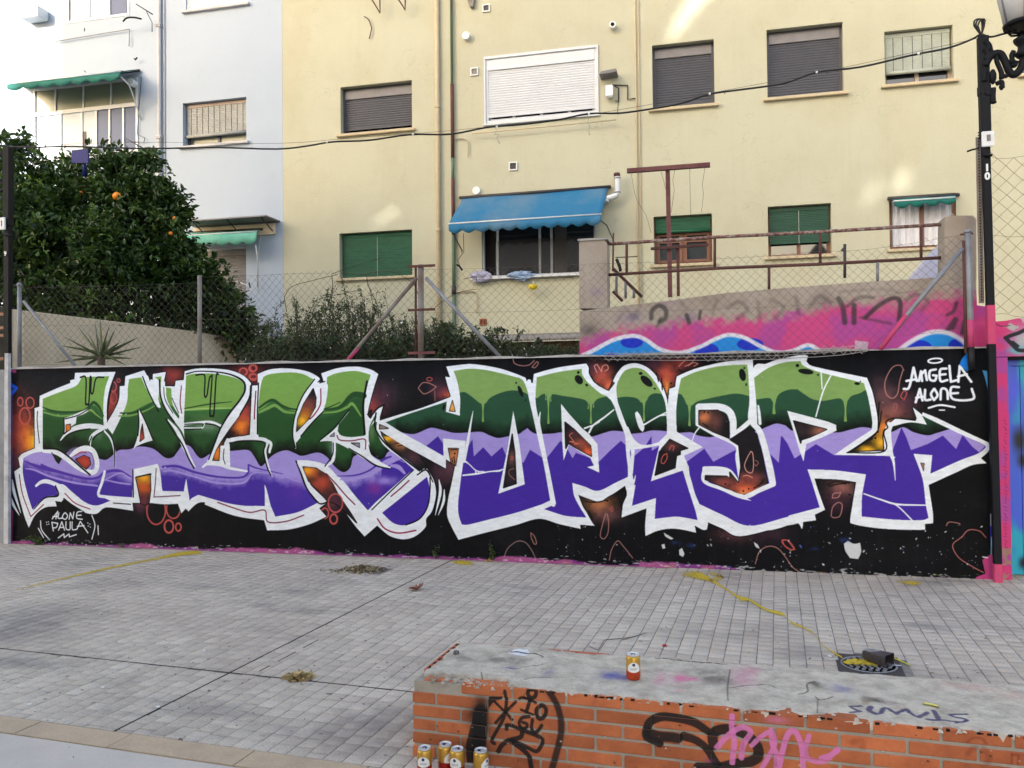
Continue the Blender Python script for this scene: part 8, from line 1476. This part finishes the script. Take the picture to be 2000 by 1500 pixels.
def can(loc, rz, label, tilt=(0, 0), redh=.042, white=True, red='red', half=.9):
    h, r = .115, .0325; c = empty('beer_can', loc, rz, label=label, cat='can', group='gold topped beer cans'); c.rotation_euler = (tilt[0], tilt[1], rz)
    q = MB(); q.lathe([(.024, .0), (.0285, .002), (.0315, .008), (r, .012), (r, redh), (r, .062), (r, h - .016), (.0300, h - .009), (.0268, h - .007)], (0, 0, 0), 28, mi=[1, 1, 1, 1, 0, 0, 0, 0, 0]); q.build('can_body', [M['gold'], M[red]], c, loc=(0, 0, 0))
    q = MB(); q.lathe([(.0005, h - .0042), (.0243, h - .004), (.0256, h + .001), (.0272, h + .001), (.0274, h - .002), (.0270, h - .0065), (.0005, h - .0068)], (0, 0, 0), 28); q.sm = [False] * len(q.sm); q.build('can_lid', M['silver'], c, loc=(0, 0, 0))
    q = MB(); q.prism([(.010 * math.cos(t), .004 + .013 * math.sin(t)) for t in [k * math.pi / 8 for k in range(16)]], h - .0038, h - .0032, axis='z'); q.build('opening', M['black'], c, loc=(0, 0, 0))
    q = MB(); q.prism([(.006 * math.cos(t), -.010 + .011 * math.sin(t)) for t in [k * math.pi / 8 for k in range(16)]], h - .0030, h - .0018, axis='z'); q.build('pull_tab', M['silver'], c, loc=(0, 0, 0))
    def patch(a0, a1, z0f, z1f, rr, mat_, name, nn_=18):
        q = MB(); V = []
        for i in range(nn_ + 1): u = a0 + (a1 - a0) * i / nn_; t = i / nn_; V += [(rr * math.cos(u), rr * math.sin(u), z0f(t)), (rr * math.cos(u), rr * math.sin(u), z1f(t))]
        q.add(V, [(i * 2, i * 2 + 2, i * 2 + 3, i * 2 + 1) for i in range(nn_)], 0, True); return q.build(name, mat_, c, loc=(0, 0, 0))
    A = -math.pi / 2
    patch(A - half, A + half, lambda t: redh + .002 - .006 * math.sin(math.pi * t), lambda t: redh + .020 + .022 * math.sin(math.pi * t) ** .8, r + .0004, M['label'], 'paper_label')
    for k, rr in ((0, .0095), (1, .0068)):
        u0 = rr / r; zc = .073; patch(A - u0, A + u0, lambda t: zc - rr * math.sqrt(max(0, 1 - (2 * t - 1) ** 2)), lambda t: zc + rr * math.sqrt(max(0, 1 - (2 * t - 1) ** 2)), r + .0008 + k * .0004, M['label'] if k == 0 else M['ink'], 'emblem')
    for k in range(8):     # the brand lettering: thin upright strokes of a word
        u = A - .42 + k * .12; patch(u, u + .028, lambda t: .050, lambda t: .058, r + .0008, M['ink'], 'lettering', 2); patch(u + .028, u + .075, lambda t: .050 + .0058 * (k % 2), lambda t: .0522 + .0058 * (k % 2), r + .0008, M['ink'], 'lettering', 2)
    return c
p = onZ(1237, 1326, .364); can(tuple(p), R(10), 'gold and red beer can standing alone on the bench top', red='red2')
for (x, y), lab, rz, tl in (((829, 1459), 'leftmost beer can on the ground at the corner of the brick bench', 8, (0, 0)), ((870, 1452), 'rearmost beer can of the four on the ground, just behind the bench corner row', 60, (0, 0)), ((893, 1461), 'beer can with white round emblem, third from the left on the ground by the bench', -5, (0, 0)), ((939, 1464), 'rightmost beer can of the four on the ground against the brick bench', 70, (0, 0))):
    p = onZ(x, y, .115); q = (np.array(p[:2]) - B0) @ bvv
    print('can', x, 'front of bench by', round(float(q), 3))
    if q > -.036: p = p + np.array([0, 0, 0.]); sh_ = -.036 - q; p = np.array([p[0] + bvv[0] * sh_, p[1] + bvv[1] * sh_, p[2]])
    can((p[0], p[1], 0.), R(rz), lab, tl)
# dark tapered plastic housing lying on the manhole
hb = onZ(1712, 1296, 0); hz_ = empty('plastic_housing', (hb[0], hb[1], .0), label='open dark plastic box lying on its side beside the manhole cover', cat='plastic box')
M['darkplastic'] = mk('dark_plastic', s8(52, 46, 50), s8(86, 78, 78), .6, 14, .4, 60, .1); M['chrome'] = mk('grey_plastic', s8(186, 186, 192), s8(96, 92, 96), .9, 26, .3, bump=0)
def rr(w_, h_, x, n=16, k=.30, zc=.0):
    return [(x, w_ * math.copysign(abs(math.cos(t)) ** k, math.cos(t)), zc + h_ * math.copysign(abs(math.sin(t)) ** k, math.sin(t))) for t in [2 * math.pi * i / n for i in range(n)]]
V = []; Fc = []; prof = [(-.085, .030, .026), (-.07, .040, .036), (.0, .052, .048), (.075, .060, .056), (.085, .062, .058), (.085, .055, .051), (.07, .053, .049), (-.06, .036, .032)]
for (x, a, b_) in prof: V += rr(a, b_, x, zc=.058)
nn = 16; Fc = [(i * nn + j, i * nn + (j + 1) % nn, (i + 1) * nn + (j + 1) % nn, (i + 1) * nn + j) for i in range(len(prof) - 1) for j in range(nn)]
q = MB(); q.add(V, Fc, 0, False); q.add(V[:nn], [tuple(range(nn - 1, -1, -1))]); q.add(V[-nn:], [tuple(range(nn))]); o_ = q.build('housing_shell', M['darkplastic'], hz_, loc=(0, 0, 0)); 
for k in range(5): MB().box(-.075, .01, -.036 + k * .012, -.031 + k * .012, .098 + .0, .101).build('pale_rib', M['chrome'], hz_, loc=(0, 0, .001 + .002 * k))
hz_.rotation_euler = (0, R(3), R(-40)); hz_.scale = (.95, .9, .72)
def stick(name, P, r, mat_, label, cat, z=.006): return MB().tube([tuple(onZ(x, y, z)) for x, y in P], r, 6).build(name, mat_, label=label, cat=cat)
stick('yellow_straw', [(1735, 1280), (1774, 1298)], .0045, mk('yellow_stick', s8(216, 212, 60), bump=0), 'thin yellow straw pointing away from the dark plastic box', 'straw')
stick('metal_strip', [(1742, 1299), (1760, 1300)], .004, M['silver'], 'short shiny strip lying right of the dark plastic box', 'strip')
stick('cable_tie', [(1150, 1262), (1168, 1270), (1180, 1250), (1230, 1245), (1262, 1236), (1215, 1250)], .0020, M['darkplastic'], 'curled thin dark wire lying on the paving behind the bench', 'wire', .004)
pr = onZ(1298, 1261, .004); q = MB(); q.lathe([(.012, .0), (.0165, .001), (.0165, .004), (.012, .006)], tuple(pr), 12); q.build('bottle_cap', mk('crimson', s8(186, 24, 60), bump=0), label='small crimson bottle cap on the paving behind the bench', cat='bottle cap')
pw_ = onZ(891, 1277, .372); q = sphere((pw_[0], pw_[1], .378), .016, 10, .8); q.build('pebble', mk('black_white_pebble', s8(70, 66, 66), s8(220, 220, 220), .9, 55, .6), label='small black and white stone near the left end of the bench top', cat='stone')
lw = onZ(1818, 1381, .37); q = MB(); V = []
for i in range(13):
    t = math.pi * i / 12; V += [(-.030 * math.cos(t), .012 * math.sin(t), .012), (-.030 * math.cos(t), .012 * math.sin(t), .0), (-.026 * math.cos(t), .003, .014)]
q.add(V, [(i * 3 + a, i * 3 + (a + 1) % 3, i * 3 + 3 + (a + 1) % 3, i * 3 + 3 + a) for i in range(12) for a in range(3)], 0, True); o_ = q.build('lemon_wedge', mk('lemon_peel', s8(226, 226, 130), s8(236, 236, 200), .8, 60, .5, bump=0), label='squeezed lemon wedge on the bench top above the dark blue scrawl', cat='lemon wedge'); o_.location = tuple(lw); o_.rotation_euler = (0, 0, R(-30))
# dead leaf
def deadleaf(px_, py, s, seed, label, mat_, curl=.5):
    rs_ = np.random.RandomState(seed); c_ = onZ(px_, py, 0); q = MB(); V = [(0, 0, .0)]; n = 26
    for i in range(n): t = 2 * math.pi * i / n; r = s * (.62 + .38 * abs(math.sin(2.5 * t)) ** 1.2 + .08 * rs_.normal()); x, y = r * math.cos(t), r * .75 * math.sin(t); V.append((x, y, curl * (x * x + y * y) / s + .008 * abs(rs_.normal())))
    q.add(V, [(0, i + 1, (i + 1) % n + 1) for i in range(n)]); o_ = q.build('dead_leaf', mat_, label=label, cat='leaf'); o_.location = (c_[0], c_[1], .008); o_.rotation_euler = (.25, .1, rs_.uniform(0, 6)); o_.modifiers.new('s', 'SOLIDIFY').thickness = .0008; return o_
M['deadleaf'] = mk('dead_leaf', s8(150, 100, 80), s8(96, 60, 46), .7, 40, .8, bump=0)
deadleaf(814, 1153, .085, 3, 'large curled brown dead leaf on the paving left of centre', M['deadleaf'])
# heap of leaf litter in the empty tree pit
def litter(name, px_, py, sx_, sy_, n, L, mats, label, cat, hz=.03, seed=1, dirs=None):
    rs_ = np.random.RandomState(seed); c_ = onZ(px_, py, 0); P = np.stack([c_[0] + rs_.normal(0, sx_, n), c_[1] + rs_.normal(0, sy_, n), np.zeros(n)], 1); d2 = ((P[:, 0] - c_[0]) / sx_) ** 2 + ((P[:, 1] - c_[1]) / sy_) ** 2; P[:, 2] = .004 + hz * np.exp(-d2 * .6) * rs_.uniform(0, 1, n)
    Dd = rand_unit(n, rs_); Dd[:, 2] *= .35
    if dirs: Dd[:, 2] = abs(Dd[:, 2]) + .4
    Dd /= np.linalg.norm(Dd, axis=1)[:, None]; lv = rs_.uniform(.5, 1.3, n); V, Fq = leaves(P, Dd, L * lv, L * .45 * lv, rs_); return link(name, npmesh(name, V, Fq, mats, np.repeat(rs_.uniform(0, 1, n), 6)), label=label, cat=cat, kind='stuff')
M['litter'] = leafmat('dry_leaf_litter', s8(60, 50, 38), s8(196, 178, 140), .8, .1); M['straw'] = leafmat('dry_grass', s8(120, 98, 60), s8(214, 192, 140), .8, .1)
pit = pw(PIT_U, PIT_V); q = MB(); q.prism([tuple(pw(*p)) for p in ((PIT_U - .15, PIT_V - .14), (PIT_U + .15, PIT_V - .14), (PIT_U + .15, PIT_V + .14), (PIT_U - .15, PIT_V + .14))], -.03, -.004, axis='z'); q.build('soil', mk('pit_soil', s8(84, 72, 58), s8(52, 46, 38), .7, 20, .95, 120, .6), pavement, kind='structure')
litter('leaf_litter', 708, 1114, .10, .075, 560, .035, M['litter'], 'heap of dry leaves in the small empty pit in the paving near the wall', 'leaf litter', .05)
litter('leaf_litter', 668, 1116, .14, .03, 70, .03, M['litter'], 'thin trail of dry leaves left of the heap in the paving pit', 'leaf litter', .01, 5)
litter('dry_grass_tuft', 585, 1325, .035, .03, 170, .05, M['straw'], 'tuft of dry straw coloured grass growing from the paving joint', 'grass tuft', .03, 9, True)
litter('scattered_bits', 640, 1250, 1.6, 1.1, 330, .014, M['litter'], 'tiny scattered bits of leaf and grit on the paving', 'litter', .0, 12)
M['paper'] = mk('paper_scrap', s8(222, 222, 222), bump=0, fine=0)
for (x, y), wh in [((196, 1197), 'left of the yellow paint line end, far left'), ((57, 1375), 'nearest the tan kerb at the far left'), ((398, 1270), 'beside the long cross joint, left half'), ((575, 1116), 'left of the leaf litter heap near the wall'), ((200, 1342), 'just past the stained patch at the lower left'), ((1147, 1166), 'between the dead leaf and the yellow paint'), ((1620, 1281), 'just left of the manhole cover'), ((1810, 1296), 'just right of the dark plastic box'), ((308, 1380), 'above the tan kerb near the depth joint')]:
    p = onZ(x, y, .004); q = MB(); q.prism([(p[0] - .012, p[1] - .006), (p[0] + .014, p[1] - .009), (p[0] + .010, p[1] + .010), (p[0] - .006, p[1] + .012)], .003, .0045, axis='z'); q.build('paper_scrap', M['paper'], label='tiny white paper scrap ' + wh, cat='paper scrap', group='white scraps on the paving')
litter('yellow_moss', 905, 1098, .06, .012, 90, .012, leafmat('yellow_moss', s8(150, 150, 40), s8(210, 206, 60), .8, .1), 'yellow green moss tuft at the foot of the wall, left one of two', 'moss', .035, 3, True)
litter('yellow_moss', 955, 1098, .04, .012, 70, .012, M['weed'] if False else bpy.data.materials['yellow_moss'], 'yellow green moss tuft at the foot of the wall, right one of two', 'moss', .035, 4, True)
# one yellow-moss and pink paint smear runs along the wall foot on the paving
m, n, b = nodes('pink_overspray'); pos = N(n, 'ShaderNodeNewGeometry').outputs['Position']; b.inputs['Base Color'].default_value = s8(188, 96, 150) + (1,); b.inputs['Roughness'].default_value = .8
a = N(n, 'ShaderNodeAttribute', attribute_name='tint').outputs['Fac']; q = N(n, 'ShaderNodeMath', operation='ADD'); n.links.new(a, q.inputs[0]); n.links.new(ramp(n, noise(n, scl(n, pos, (1, 3, 1)), 9, 5, .7), .35, .7, -.7, .4), q.inputs[1]); n.links.new(ramp(n, q.outputs[0], .1, .5, 0, .85), b.inputs['Alpha'])
V, Fc, T = [], [], []
for i in range(101):
    x = WX0 + (onY(1310, 1100, 0)[0] - WX0) * i / 100
    for y, t in ((-.002, 1.), (-.03, .8), (-.07, 0.)): V.append((x, y, .0047)); T.append(t)
for i in range(100):
    for k in (0, 1): Fc.append((i * 3 + k + 1, i * 3 + k + 4, i * 3 + k + 3, i * 3 + k))
link('pink_overspray', npmesh('pink_overspray', np.array(V), np.array(Fc), m, np.array(T)), pavement, kind='structure')
